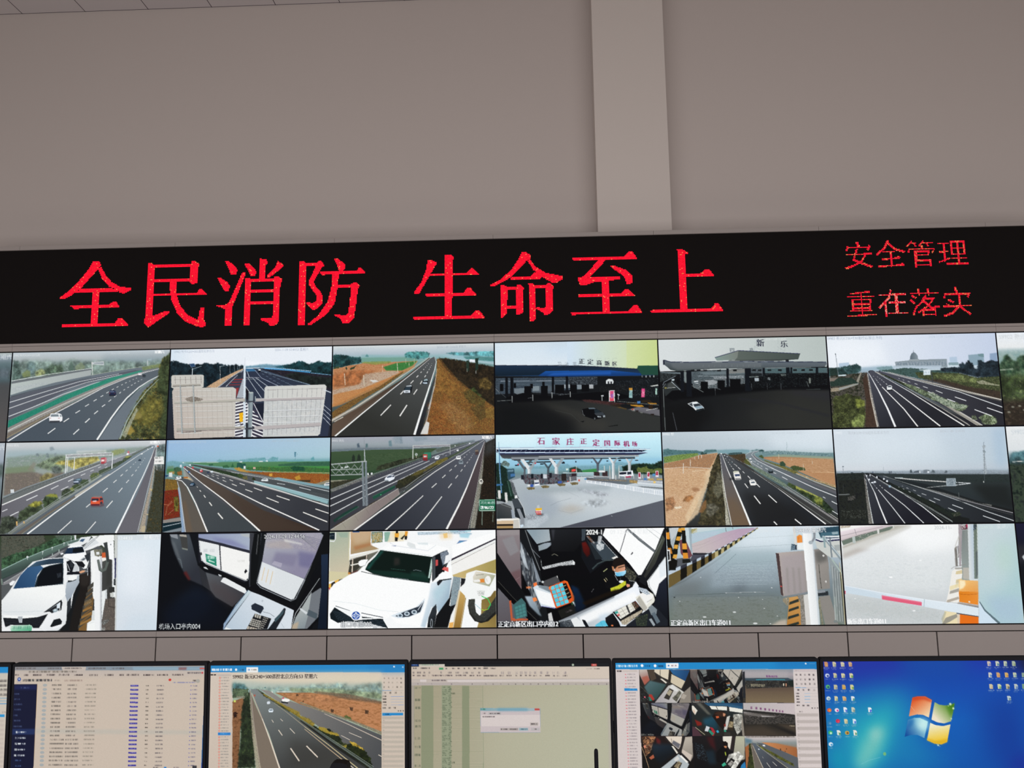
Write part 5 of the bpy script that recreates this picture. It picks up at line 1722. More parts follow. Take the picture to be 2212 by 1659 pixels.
PICTURES['gantry_truck_highway'] = '''
V|0:193 80:54 140:60 200:133 300:479 1000:269
P|95|+394-3+580+3-24+36-265+34-243-18|29|.6
X|141 32|+374+11+20-14+28+5+20+40-48+4|14|181|7||7|.6
X|141|+420+2+15+0+3+44-15+0|10|182|4||5|.7
X|141 32|+496+4+92+1+0+19-72+9|12|183|7||5|.6
X|461|+352+26+18-2+4+36-19+0|9|184|4||3|.8
X|96|+159+42+11-5+8+27-18+2|8|185|3||2|.9
X|155|+212+42+12-2+2+25-14+1|8|186|3||2|.9
X|232 1|+2+74+198-7+242+1+243-3+97-23+96-12+0+14-193+40-242-6-441+10|23|187|5|.5|7|.7
G|499|713|-44+78+4+154|+0+88+248-8+244-1+159-3-87+50-217+74-193+60-154+55
X|286 499 475|+220+111+272-25+154-4-58+34-192+66-165+26|25|188|3|.3|7|.7
X|361 468 362|+289+180+48-14+107-28+120-17+0+12-144+39-73+23-77+13|16|189|9|.8
X|111 104|+636+84+78-24+116-17+38-9-135+51-82+18|14|190|5|.7|3|.8
X|363 331|+128+148+2-29+7-15+10+16+1+28|8|191|3
X|363 331|+160+146+4-31+7-12+11+17+2+26|8|192|3
P|116|-1+260+107-1+10+15-112+2
X|170 346 714|+0+272+154-18+10+20-158+46|12|193|7
G|355|80|+14+491+864-452|+0+562-2-224+190-78+174-60+202-64+218-70+149-40+9+4-495+305-286+157
L|104|14|10|+1+324+187-72+174-52
L|82|7|3|+0+317+188-69+174-54+198-64+197-59
L|18|2|2|+30+320+0+4||.8
L|18|3|3|+56+312+0+2||.8
L|18|3|3|+78+304+0+3||.8
L|18|3|3|+100+296+0+4||.8
L|18|3|3|+119+290+1+4||.8
L|18|3|3|+138+283+0+4||.8
L|18|3|3|+156+276+0+5||.8
L|18|3|3|+174+270+0+5||.8
L|18|3|3|+192+264+0+6||.8
L|18|4|4|+208+259+0+5||.8
L|18|4|4|+224+253+1+5||.8
L|18|4|4|+241+248+0+5||.8
L|18|4|4|+257+242+0+6||.8
L|18|4|4|+272+237+0+5||.8
L|18|4|4|+288+232+0+5||.8
L|18|4|4|+303+226+0+6||.8
L|18|4|4|+318+221+0+6||.8
L|18|4|4|+333+216+0+6||.8
L|18|4|4|+348+211+0+6||.8
L|18|5|5|+362+206+0+6||.8
L|18|5|5|+376+201+0+7||.8
L|18|5|5|+390+196+1+7||.8
L|18|5|5|+405+191+0+7||.8
L|18|5|5|+419+186+0+8||.8
L|18|5|5|+432+182+0+7||.8
L|18|5|5|+446+177+0+7||.8
L|18|5|5|+460+172+0+8||.8
L|18|5|5|+474+168+0+7||.8
L|18|5|5|+487+163+0+8||.8
L|18|5|5|+500+158+0+8||.8
L|18|6|6|+514+154+0+8||.8
L|18|6|6|+527+149+0+9||.8
L|18|6|6|+540+144+0+9||.8
L|18|6|6|+553+140+0+9||.8
X|89 335|+0+320+188-70+44-14+38-4-38+19-222+81|8|194|2|||.7
P|3|+224+220+32-2+0+12-30+2
P|275|+232+220+14-2+0+14-12+0
L|3|11|8|+1+373+188-77+183-70
L|3|8|5|+372+226+192-74
L|17|6|3|+618+132+164-54+96-34
L|3|11|8|+0+416+204-91+144-63
L|3|8|6|+391+242+125-54+87-36
L|3|11|9|+0+470+204-107+202-93
L|17|8|5|+406+270+134-62+96-50
L|49|5|5|+651+128+15-4
L|49|4|4|+680+118+10-4
L|49|4|4|+714+106+10-2
L|49|4|4|+699+124+10-6
L|49|3|3|+752+98+10-4
G|204|80|+400+566+502-532|+136+564+309-220+191-140+194-117+110-57+6+6-11+86-59+238-40+200
G|500|59|+756+560+170-486|+713+560+115-248+73-176+37-96+5+5-18+125-49+214-40+176
P|216|+2+559+156-95+144-83+95-56+143-84+193-122+48-13-336+220-238+158-167+78
X|264 715 161|+20+538+186-106+48-32+143-70+9+7-200+114-142+79|10|195|5
L|501|35|39|+167+420-81+44-62+42||.9
G|716|717|-38+300+2+76|+258+362+134-66+2+10-2+7-129+67
L|718|4|4|+258+362+134-64
L|719|4|4|+48+496+129-76
X|720|+304+352+6-4+2+4-6+3|5|196|0
P|0|+0+562+158-98+144-78+112-70+12+33-124+91-152+114-38+9
G|128|126|+111+492+97+48|+6+560+200-121+208-123+10+28-122+96-146+112-20+11
L|14|8|6|+6+557+200-121+208-121
L|66|4|4|+73+510+25+38||.6
L|66|4|4|+149+469+25+38||.6
L|66|4|4|+216+430+24+38||.6
L|66|4|4|+282+390+25+38||.6
L|66|4|4|+344+350+24+39||.6
X|469 721 288|+404+306+6-38+34-14+48-23+48-23+30-5-6+29-96+56-42+28|14|197|7
X|502 722 723|+492+240+39-28+39-9+18-14+39-23+33-14-4+19-68+37-57+28|12|198|7||2|.9
X|502 315 364|+627+175+19-23+39-14+29-10+0+15-54+33|10|199|6
X|180 111|+704+133+53-23+73-38+72-32+4+4-76+43-97+51|9|200|3
X|362 314|+396+296+30-14+24+20-29+14-22-3|10|201|3
L|52|10|3|+454+312+86-62+145-88+96-52+121-66
L|104|8|5|+460+319+80-57+145-91
L|65|4|4|+416+323+38-16
L|65|4|4|+416+329+38-17
L|65|4|4|+416+336+38-18
L|65|4|4|+416+342+38-18
L|65|4|4|+416+348+38-18
P|118|+414+318+38-16+2+26-33+21||.4
L|289|10|4|+426+354+139-84+120-89
L|41|21|15|+146+564+156-112+143-98
L|35|13|7|+445+354+191-136+145-88
L|3|6|3|+781+130+155-100
L|35|16|10|+336+564+110-96+119-108
L|35|16|11|+520+561+70-82+88-112
L|35|10|10|+616+314+30-26
L|35|10|10|+716+317+22-27
L|35|9|9|+680+256+20-18
L|35|9|9|+760+260+15-19
L|35|8|8|+723+216+15-12
L|35|8|8|+792+219+10-13
L|35|7|7|+755+190+11-11
L|35|7|7|+814+191+7-11
L|35|6|6|+829+170+7-9
L|35|5|5|+842+152+6-7
L|35|5|5|+853+139+5-7
L|35|5|5|+796+149+8-7
L|35|5|5|+812+134+8-5
L|35|4|4|+827+120+7-4
L|35|4|4|+860+126+5-6
L|35|3|3|+844+106+6-4
L|35|3|3|+868+116+2-4
L|8|29|19|+706+561+74-141+48-104
L|8|17|10|+828+316+48-122+40-101
L|35|8|4|+916+93+22-55
L|14|6|4|+837+560+38-162+40-209+25-139
X|128 290 27 503|+844+558+31-150+30-142+20-106+7-38-3+96-25+166-28+174|9|202|3
L|14|3|3|+922+184+0+2||.7
L|14|4|4|+918+204+0+2||.7
L|14|4|4|+914+221+0+3||.7
L|14|4|4|+912+237+0+3||.7
L|14|4|4|+908+252+0+2||.7
L|14|4|4|+906+266+0+3||.7
L|14|4|4|+902+280+0+3||.7
L|14|5|5|+900+292+0+4||.7
L|14|5|5|+898+306+0+3||.7
L|14|5|5|+895+318+0+4||.7
L|14|5|5|+892+330+0+4||.7
L|14|5|5|+890+342+0+4||.7
L|14|5|5|+888+354+0+4||.7
L|14|6|6|+886+366+0+4||.7
L|14|6|6|+883+377+0+5||.7
L|14|6|6|+881+388-1+5||.7
L|14|6|6|+878+400+0+4||.7
L|14|6|6|+876+410+0+6||.7
L|14|6|6|+874+422+0+4||.7
L|14|6|6|+872+432+0+6||.7
L|14|7|7|+870+442+0+6||.7
L|14|7|7|+868+453+0+5||.7
L|14|7|7|+866+464+0+5||.7
L|14|7|7|+864+474+0+6||.7
L|14|7|7|+862+484+0+6||.7
L|14|7|7|+860+494+0+6||.7
L|14|7|7|+858+504+0+6||.7
L|14|7|7|+856+514+0+6||.7
L|14|8|8|+854+524+0+6||.7
L|14|8|8|+852+534+0+6||.7
X|328 262 138 108|+876+560+32-176+18-166+14-168+58-28+1+540|19|203|5||3
P|97|+940+50+58-33+0+82-64+37|29|.5
P|60|+188+146+11+0+13+270-13+2
P|60|+208+147+12-1+10+270-13+2
P|85|+2+161+218-16+0+7-218+16
P|78|+0+194+192-2+0+6-192+2
P|85|-2+228+194-4+0+6-194+3
L|78|8|8|+6+168+26+27
L|52|8|8|+32+195+21-31
L|78|8|8|+5+200+25+26
L|52|8|8|+30+226+24-28
L|78|8|8|+53+169+25+27
L|52|8|8|+78+196+21-32
L|78|8|8|+51+200+25+27
L|52|8|8|+76+227+24-29
L|78|8|8|+99+170+25+26
L|52|8|8|+124+196+22-30
L|78|8|8|+98+201+24+27
L|52|8|8|+122+228+24-29
L|78|8|8|+146+170+24+27
L|52|8|8|+170+197+22-31
L|78|8|8|+144+202+24+26
L|52|8|8|+168+228+24-28
P|46|+60+186+15-5+0+6-13+3
P|46|+85+180+21-4+1+8-21+4
P|113|+202+76+5+0+5+74-7+0
L|43|5|5|+202-6+2+82
X|43 1 85|+193+246+34-2+5+169-29+3|10|204|0|||.5
P|81|+498+140+2-84+4+0+0+84
P|39|+726+114+0-59+4+0+0+59
L|81|7|7|+500+58+229-3
L|39|6|6|+502+71+227-5
X|193 195 12|+504+60+224-3+0+9-224+3|8|205|0
P|7|+566+39+143-3+0+15-143+3||.5
E|61|+522+112|15|16
E|145|+522+112|9|9
L|197|6|6|+522+118+0+14
P|724|+566+104+18-6+28+2+2+34-21+12-27-6
G|504|725|+569+102+43+34|+570+102+42-2+0+32-21+6-3-26-20-2
P|365|+563+112+26-1+1+33-26-2
P|4|+567+121+19-1+0+8-18+2
P|726|+562+136+29+0-1+16-26-3
P|47|+634+132+12-10+14+0+4+8-8+12-20+0
P|109|+644+127+16-2-2+7-16+1
P|149|+331+267+31+5+30-18+0+9-30+14-28-3
P|47|+330+260+8-14+20-14+28+0+6+12-3+14-27+14-31-2
P|505|+343+246+17-10+18+1-7+10-25+5
P|102|+380+237+7-2+3+9-15+4
P|60|+332+263+22+1-1+6-21-1
P|33|+764+129+12-5+14+0+4+10-2+11-26+1
P|1|+770+130+20-2+0+8-22+0
P|88|+780+162+6-10+16+0+6+9-2+13-24+0
P|366|+785+158+16-2+2+8-20+0
P|506|+880+95+10-7+10+2+2+27-20+5
P|312|+880+92+19-3+0+11-19+1
P|23|+768+88+12-3-1+11-11+0
P|17|+755+60+7+0+0+6-6+0
P|16|+842+48+10-2-1+6-8+1
P|90|+908+266+13+0+7+15-7+15-13+0-7-16
P|367|+912+272+7+0+4+9-4+9-7+0-6-10
E|90|+914+284|9|8
L|121|8|8|+915+296-6+55
P|507|+902+388+97+0+1+70-100-1
L|291|6|6|+908+392+90-1
L|291|6|6|+908+392-5+6-1+52+4+4+93+1
T|河北高速服务电|+910+415|39|16|.95
T|96122|+932+446|51|11|1||2
P|16|+910+426+18+0+0+20-18+0
L|507|7|7|+914+430+1+9+9+3
L|145|10|10|+920+458-2+81
L|9|9|9|+986+460-3+62
T|S9902 新元|+3+27|35|3|.85
T|2024-11-09 12:44:56|+666+25|33|61|.5
T|星期六|+922+23|41|110|1||1
'''
PICTURES['airport_toll_plaza'] = '''
V|0:727 100:728 200:729 320:508 360:285 420:156 500:43 1000:113
P|509|+1+1+263-1-2+87-262-4|57|.6
P|730|+68+151+928+3-2+33-927+12|19|.7
X|416 285 245|+154+196+154-4+126-8+18+15+130-3+110-13+48-9+46+6+72+10-1+19-693+20|13|211|7|.8|5|.8
X|510 368 511 286|+758+203+76-13+71-4+47+6+24-14+24-5-1+85-177-12-56-10|13|212|9||2
X|512 255 263|+847+218+10-9+14+5+33-9+14+14+32+5+24-9+26+5-1+28-148-11|10|213|7|||.9
X|330 513 731|+443+208+39-8+32+19+10+14-82+4|10|214|5
P|732|+519+222+91-9+0+21-91-1|3
P|369|+178+210+130-3+0+33-130+4||.7
P|357|+490+235+114+1+0+22-114-2||.8
L|75|8|8|+404+236+214+2
L|54|6|6|+480+242+124+20
G|7|64|+302+560+244-251|+96+276+77-18+412+4+414+52+5+75+1+19-627+152-210-1-40-179
P|61|+306+330+380+37+315+21+1+20-319+71-303-31|57|.5
P|95|+143+342+163+12+94+94-146+112-76-20|48|.6
P|92|+128+324+274-7+286-7-1+29-381+15|28|.6
X|43 193 64|+474+332+118+15+94+20-48+18-94-29|15|215|9|.4|13|.6
X|54 12|+496+412+142-18+47+20-95+32|17|216|9|.4|19|.6
P|38|+362+453+86-27+94+24-96+27|28|.6
L|60|4|4|+324+429+52-23+72-18||.7
L|43|4|4|+371+458+75+19+72-23||.6
L|43|3|3|+402+336+94+43||.5
X|1 43 49|+170+484+105-8-1+28-57+14-43-10|10|217|5|.5|5|.7
X|47 7|+179+517+125-41+8+32-76+52-62-1|10|218|7|.6|9|.5
G|281|80|+540+562+379-109|+378+560+626-155-4+157
L|49|4|4|+686+494+7+4
G|80|103|+546+280+330+42|+542+266+100+6+203+12-5+19-58+9-141-12-95-14
P|74|+844+320+154+12+2+10-124-13||.9
P|49|+544+280+97+14+141+22+141+28+77+10+2+26-80-13-140-29-142-28-96-15||.55
L|5|5|7|+544+282+144+19+142+25+170+28
L|47|5|7|+544+296+144+23+140+29+172+30
L|5|3|3|+546+282-1+14||.9
L|5|3|3|+548+282+0+14||.9
L|5|3|3|+552+283+0+14||.9
L|5|3|3|+558+284-1+14||.9
L|5|3|3|+564+284-1+15||.9
L|5|3|3|+570+286+0+14||.9
L|5|3|3|+576+286+0+16||.9
L|5|3|3|+584+288+0+15||.9
L|5|3|3|+592+289-1+15||.9
L|5|3|3|+599+290+0+16||.9
L|5|3|3|+608+292-1+15||.9
L|5|3|3|+616+293+0+15||.9
L|5|3|3|+625+294-1+16||.9
L|5|3|3|+634+296+0+16||.9
L|5|4|4|+643+297-1+17||.9
L|5|4|4|+652+298+0+18||.9
L|5|4|4|+662+300+0+17||.9
L|5|4|4|+672+302+0+17||.9
L|5|4|4|+682+304+0+17||.9
L|5|4|4|+693+305-1+18||.9
L|5|4|4|+704+306-1+18||.9
L|5|4|4|+714+308+0+18||.9
L|5|4|4|+725+310-1+18||.9
L|5|4|4|+736+312+0+18||.9
L|5|4|4|+748+314-1+18||.9
L|5|4|4|+759+316-1+19||.9
L|5|4|4|+770+318+0+19||.9
L|5|4|4|+782+319+0+20||.9
L|5|4|4|+794+321+0+20||.9
L|5|5|5|+806+323+0+21||.9
L|5|5|5|+818+325+0+21||.9
L|5|5|5|+830+327+0+21||.9
L|5|5|5|+843+328-1+22||.9
L|5|5|5|+856+330-1+22||.9
L|5|5|5|+868+332+0+22||.9
L|5|5|5|+881+334-1+23||.9
L|5|5|5|+894+337-1+23||.9
L|5|5|5|+907+339-1+23||.9
L|5|5|5|+920+341-1+23||.9
L|5|5|5|+934+343-2+23||.9
L|5|5|5|+946+345+0+24||.9
L|5|6|6|+960+348+0+24||.9
L|5|6|6|+974+350-1+24||.9
L|5|6|6|+988+352-2+24||.9
L|20|10|10|+546+280+0+18
L|20|10|10|+572+285+0+17
L|20|10|10|+598+288+0+18
L|20|10|10|+627+291-1+19
L|20|10|10|+658+296-1+21
L|20|10|10|+693+302-1+22
L|20|10|10|+732+308+0+24
L|20|10|10|+776+314-2+24
L|20|10|10|+824+324+0+27
L|20|10|10|+882+334-1+29
L|20|10|10|+948+344+0+30
P|49|+852+288+148+10-1+20-148-10||.5
L|23|6|6|+852+288+148+11
L|16|6|6|+852+304+147+14
P|733|+944+292+14+0-1+14-14+0
P|514|+5+90+907+16-28+11-879-10
L|21|15|8|+2+86+308+2+288+2+338+15
L|22|13|6|+12+107+298+5+288+4+318+3
L|370|6|4|+5+79+594+6+333+15
L|22|4|4|+24+104+20-12||.85
L|22|4|4|+54+105+19-13||.85
L|22|4|4|+84+106+18-14||.85
L|22|4|4|+115+106+17-14||.85
L|22|4|4|+145+106+15-13||.85
L|22|4|4|+175+106+15-12||.85
L|22|4|4|+205+107+13-13||.85
L|22|4|4|+235+108+13-14||.85
L|22|4|4|+265+108+11-14||.85
L|22|4|4|+294+108+12-13||.85
L|22|4|4|+324+108+10-12||.85
L|22|4|4|+354+109+10-13||.85
L|22|4|4|+384+110+8-14||.85
L|22|4|4|+414+110+7-14||.85
L|22|4|4|+444+110+6-13||.85
L|22|4|4|+474+111+5-13||.85
L|22|4|4|+504+112+4-14||.85
L|22|4|4|+533+112+3-14||.85
L|22|4|4|+563+112+2-13||.85
L|22|4|4|+592+112+2-13||.85
L|22|4|4|+622+113+0-13||.85
L|22|4|4|+652+114-1-14||.85
L|22|4|4|+681+114-1-14||.85
L|22|4|4|+710+114-2-13||.85
L|22|4|4|+740+114-3-13||.85
L|22|4|4|+770+115-4-13||.85
L|22|4|4|+799+116-5-14||.85
L|22|4|4|+828+116-6-14||.85
L|22|4|4|+858+116-7-13||.85
L|22|4|4|+888+116-8-12||.85
P|734|+14+112+907+11-57+11-830-8
G|371|169|+39+127-1+19|+22+120+240+5+600+9-3+9-261+1-10+8-491-4-59-4
P|43|+94+137+168-1+336-2+264+2+0+9-265+4-501+7||.9
P|39|+262+134+336+0+264+3+0+4-600-1||.8
P|173|+97+152+495-2+100+0+148-2+0+10-138-1-114-3-472+5
P|118|+179+168+179-4+2+8-181+2
L|106|5|5|+0+88+34+48+10+8
P|1|+168+196+12+0-1+62-13+0
P|176|+175+196+5+0-1+62-5+0||.8
P|1|+126+156+19+1+33+48-10+9
P|176|+204+158+18+0-43+56-8-10||.9
P|146|+310+198+12+0-1+85-13+0
P|372|+318+198+4+0-1+85-5+0||.8
P|146|+286+173+12+1+22+29-10+6
P|372|+334+174+12+0-24+36-9-7||.9
P|80|+608+178+14+0-2+52-14+0
P|366|+616+178+6+0-2+52-5+0||.8
P|80|+586+154+11+0+23+29-12+6
P|366|+634+154+11+0-24+36-9-7||.9
P|24|+192+194+22+1-2+120-22-1
P|54|+205+195+9+0-2+120-8+0||.8
P|24|+148+150+22+0+41+56-19+10
P|54|+237+151+21+1-45+65-15-11||.9
P|24|+356+186+21+0-1+116-24+0
P|54|+369+186+8+0-1+116-9+0||.8
P|24|+320+148+18+0+37+48-19+9
P|54|+396+148+19+0-39+58-14-11||.9
P|24|+700+174+17+0-2+102-19+0
P|54|+710+174+7+0-2+102-7+0||.8
P|24|+680+150+11+0+24+30-15+6
P|54|+728+150+10+0-22+36-11-6||.9
P|4|+797+175+16+1-1+70-18+0
P|54|+807+176+6+0-1+70-8+0||.8
P|4|+782+156+9+0+20+24-15+4
P|54|+820+156+9+0-17+29-10-5||.9
P|373|+149+248+48-10+73+6+66-6+58+8+91-6-1+40-82+18-134+8-91-6||.85
X|172 373 60 735 292|+149+248+48-10+73+6+66-6+58+8+91-6-1+40-82+18-134+8-91-6|23|219|1|1.4||.6
P|463|+212+239+14+0+0+29-15+0
P|293|+270+240+14+0+0+28-15+0
P|293|+322+236+15+0-1+28-14+0
P|337|+152+246+16+0+0+26-17+0
P|210|+395+241+29+1-1+42-29+0
P|736|+456+240+30+0-1+42-29+0
P|374|+590+232+34+0-1+28-33+0
P|374|+640+230+32+0+0+34-32-1
P|47|+230+286+29-2+5+24-32+4
P|737|+232+292+26-2+1+8-25+3
P|515|+206+303+19-2+0+17-19+0
P|515|+372+286+24-2+0+16-23+2
P|61|+230+277+30-3+1+13-31+1
P|49|+284+242+24+0+0+26-24+0||.9
P|92|+446+260+39-4-1+24-38+4||.6
P|5|+738+234+85-6+3+32-42+4-42-4
P|249|+743+238+42-2-1+14-41+2
P|129|+790+236+24-2+0+17-24+2
P|738|+780+262+32-2+0+10-33+0
P|17|+619+225+38+1+0+11-38-1
L|101|12|10|+585+258+95+6
P|74|+585+262+90+4-5+14-76-4||.7
L|44|9|9|+686+198+0+80
L|44|9|9|+741+200-1+74
L|44|9|9|+654+197+0+33
L|44|9|9|+720+254+0+28
L|44|9|9|+776+250+0+31
L|44|9|9|+828+251+0+26
L|44|9|9|+880+254+0+21
L|44|9|9|+446+260+1+38
L|44|9|9|+516+257+0+31
L|44|9|9|+485+195+1+40
L|81|5|5|+738+200+24-2
P|153|+855+240+16+0-1+38-16-1
P|375|+858+244+10+0-1+23-10+0
P|153|+908+238+16+0+0+38-16+0
P|375|+912+242+10+1-1+23-11-1
P|153|+959+232+18+0-1+37-18+0
P|375|+962+236+12+0-1+23-13-1
P|294|+940+250+17-2-1+16-16+0
P|273|+888+273+16+0+0+14-17+0
P|739|+457+216+24-2-1+14-24+2
P|291|+422+210+15+0-1+10-12+2
X|516 376 740|+802+284+48+5-4+17-44-6|9|220|4
X|265 240|+911+278+33-2+4+14-32-2|9|221|4
X|265 240|+963+276+37+3+0+9-38+0|9|222|4
X|10 66 157|+528+276+256+8-1+9-241-13|10|223|4
X|295 296 181|+182+322+28-5+24+5-4+10-34+3|8|224|2
X|295 296 181|+268+313+29-5+24+6-5+10-34+2|8|224|2
X|295 296 181|+366+302+30-4+24+5-6+11-33+2|8|224|2
X|295 296 181|+444+296+28-4+24+4-5+11-33+3|8|224|2
P|294|+532+271+14-1+0+10-14+0
P|517|+496+276+8+0+0+12-8+0
P|517|+429+284+7+0+0+8-7-1
P|142|+116+184+24+0+0+6-24+1
P|142|+203+182+15-1-1+7-14+0
P|142|+268+178+22+0+0+6-22+2
P|142|+398+174+19+0+0+6-19+2
P|142|+668+166+10+0+0+6-10+1
P|142|+740+164+14-1+0+7-14+0
E|377|+239+176|10|9
E|377|+135+181|10|9
P|378|+480+166+7+0-1+9-6+0
P|173|+575+172+7+0+0+5-7+0
L|17|3|3|+841+136+1+28+16+0+0-26
P|378|+840+164+18+0+0+6-18+0
P|293|+403+170+12-1-1+8-16+3
X|510 330 511|+0+174+34+10+33+24+5+58+18+38+19+66+4+29-111-1|13|225|5||2
X|283 9 266|+28+184+20-28+20+5+19+19-10+14|7|226|9|||.8
P|518|+67+208+43-2+5+51-41+19
P|369|+72+214+34-2+0+12-34+2||.6
P|273|+88+238+27-2+0+16-27+4||.8
P|129|+4+170+30+2+0+8-30-1
X|4 162 43|+88+285+17+5+23+76+10+19-20+5-24-58|8|227|2
P|741|+69+280+17+2+18+84-20+4||.9
L|430|4|4|+69+280+21+90
L|742|13|17|+20+78+4+130+8+143
L|743|5|6|+19+44+1+164+11+134
P|744|+1+298+39-2+0+10-39+3
G|519|198|+16+502+49-80|+2+417+44-5+43+20+18+70-105+2
P|51|+10+336+16+0+2+48-15-1
P|51|+51+348+15+0+4+60-16+1
L|78|9|8|+2+379+54+21+38+20
L|52|6|6|+26+417+62+22
P|202|+26+384+30+10+0+14-30-10
P|470|+92+387+40-2+29+55-53+2
P|172|+108+442+53-2+18+58-33+10-34-15
L|4|8|8|+132+385+30+55+14+58
P|43|+122+446+20+0+25+62-21+2
P|95|+88+450+15+6+9+46-18+0||.9
P|43|+146+498+22+10-1+37-25+9
P|3|+114+366+12+0+2+16-17+2
P|45|+2+504+134-2+5+59-140+1
P|745|+2+516+100-2+0+21-101+1
P|326|+2+536+98-1+0+11-98+0
P|746|+2+546+98+0+0+16-98+0
P|14|+102+512+32-2+2+51-34+0
P|67|+142+542+18-4+2+10-17+11
P|4|+244+428+15-4+1+24-16-1||.7
P|153|+236+447+36-2-2+35-30+1
P|747|+235+445+39-2-2+13-37+2
P|122|+237+459+5+7-5+7-4-7
P|122|+246+459+4+7-4+7-4-7
P|122|+254+459+5+7-5+7-4-7
P|122|+263+459+5+7-6+7-3-7
P|122|+241+470+5+6-4+4-4-6
P|122|+249+470+5+6-4+4-4-6
P|122|+257+470+5+6-4+4-4-6
P|122|+265+470+5+6-4+4-4-6
P|150|+237+480+47-4-4+12-34-1|5|.6
P|454|+240+478+30-2-2+6-28+1
T|石|+253+60|92|131|.95||1
T|家|+342+64|94|131|.95||1
T|庄|+429+66|88|131|.95||1
T|正|+512+64|79|131|.95||1
T|定|+586+75|85|131|.95||1
T|国|+656+76|73|131|.95||1
T|际|+718+76|69|131|.95||1
T|机|+772+81|71|131|.95||1
T|场|+823+82|63|131|.95||1
L|183|3|3|+248+74+1-52+46+0-1+54||.5
L|217|3|3|+246+74+48+2||.5
L|183|3|3|+342+78+1-52+43+0+0+53||.5
L|217|3|3|+340+78+46+1||.5
L|183|3|3|+426+80+2-53+38+1-1+52||.5
L|217|3|3|+424+80+41+0||.5
L|183|3|3|+510+81+2-53+36+0-2+54||.5
L|217|3|3|+508+81+38+1||.5
L|183|3|3|+647+80+1-52+34+0-2+53||.5
L|217|3|3|+644+80+36+1||.5
T|2024-11-09 12:45:00|+639+16|35|5|.8
'''
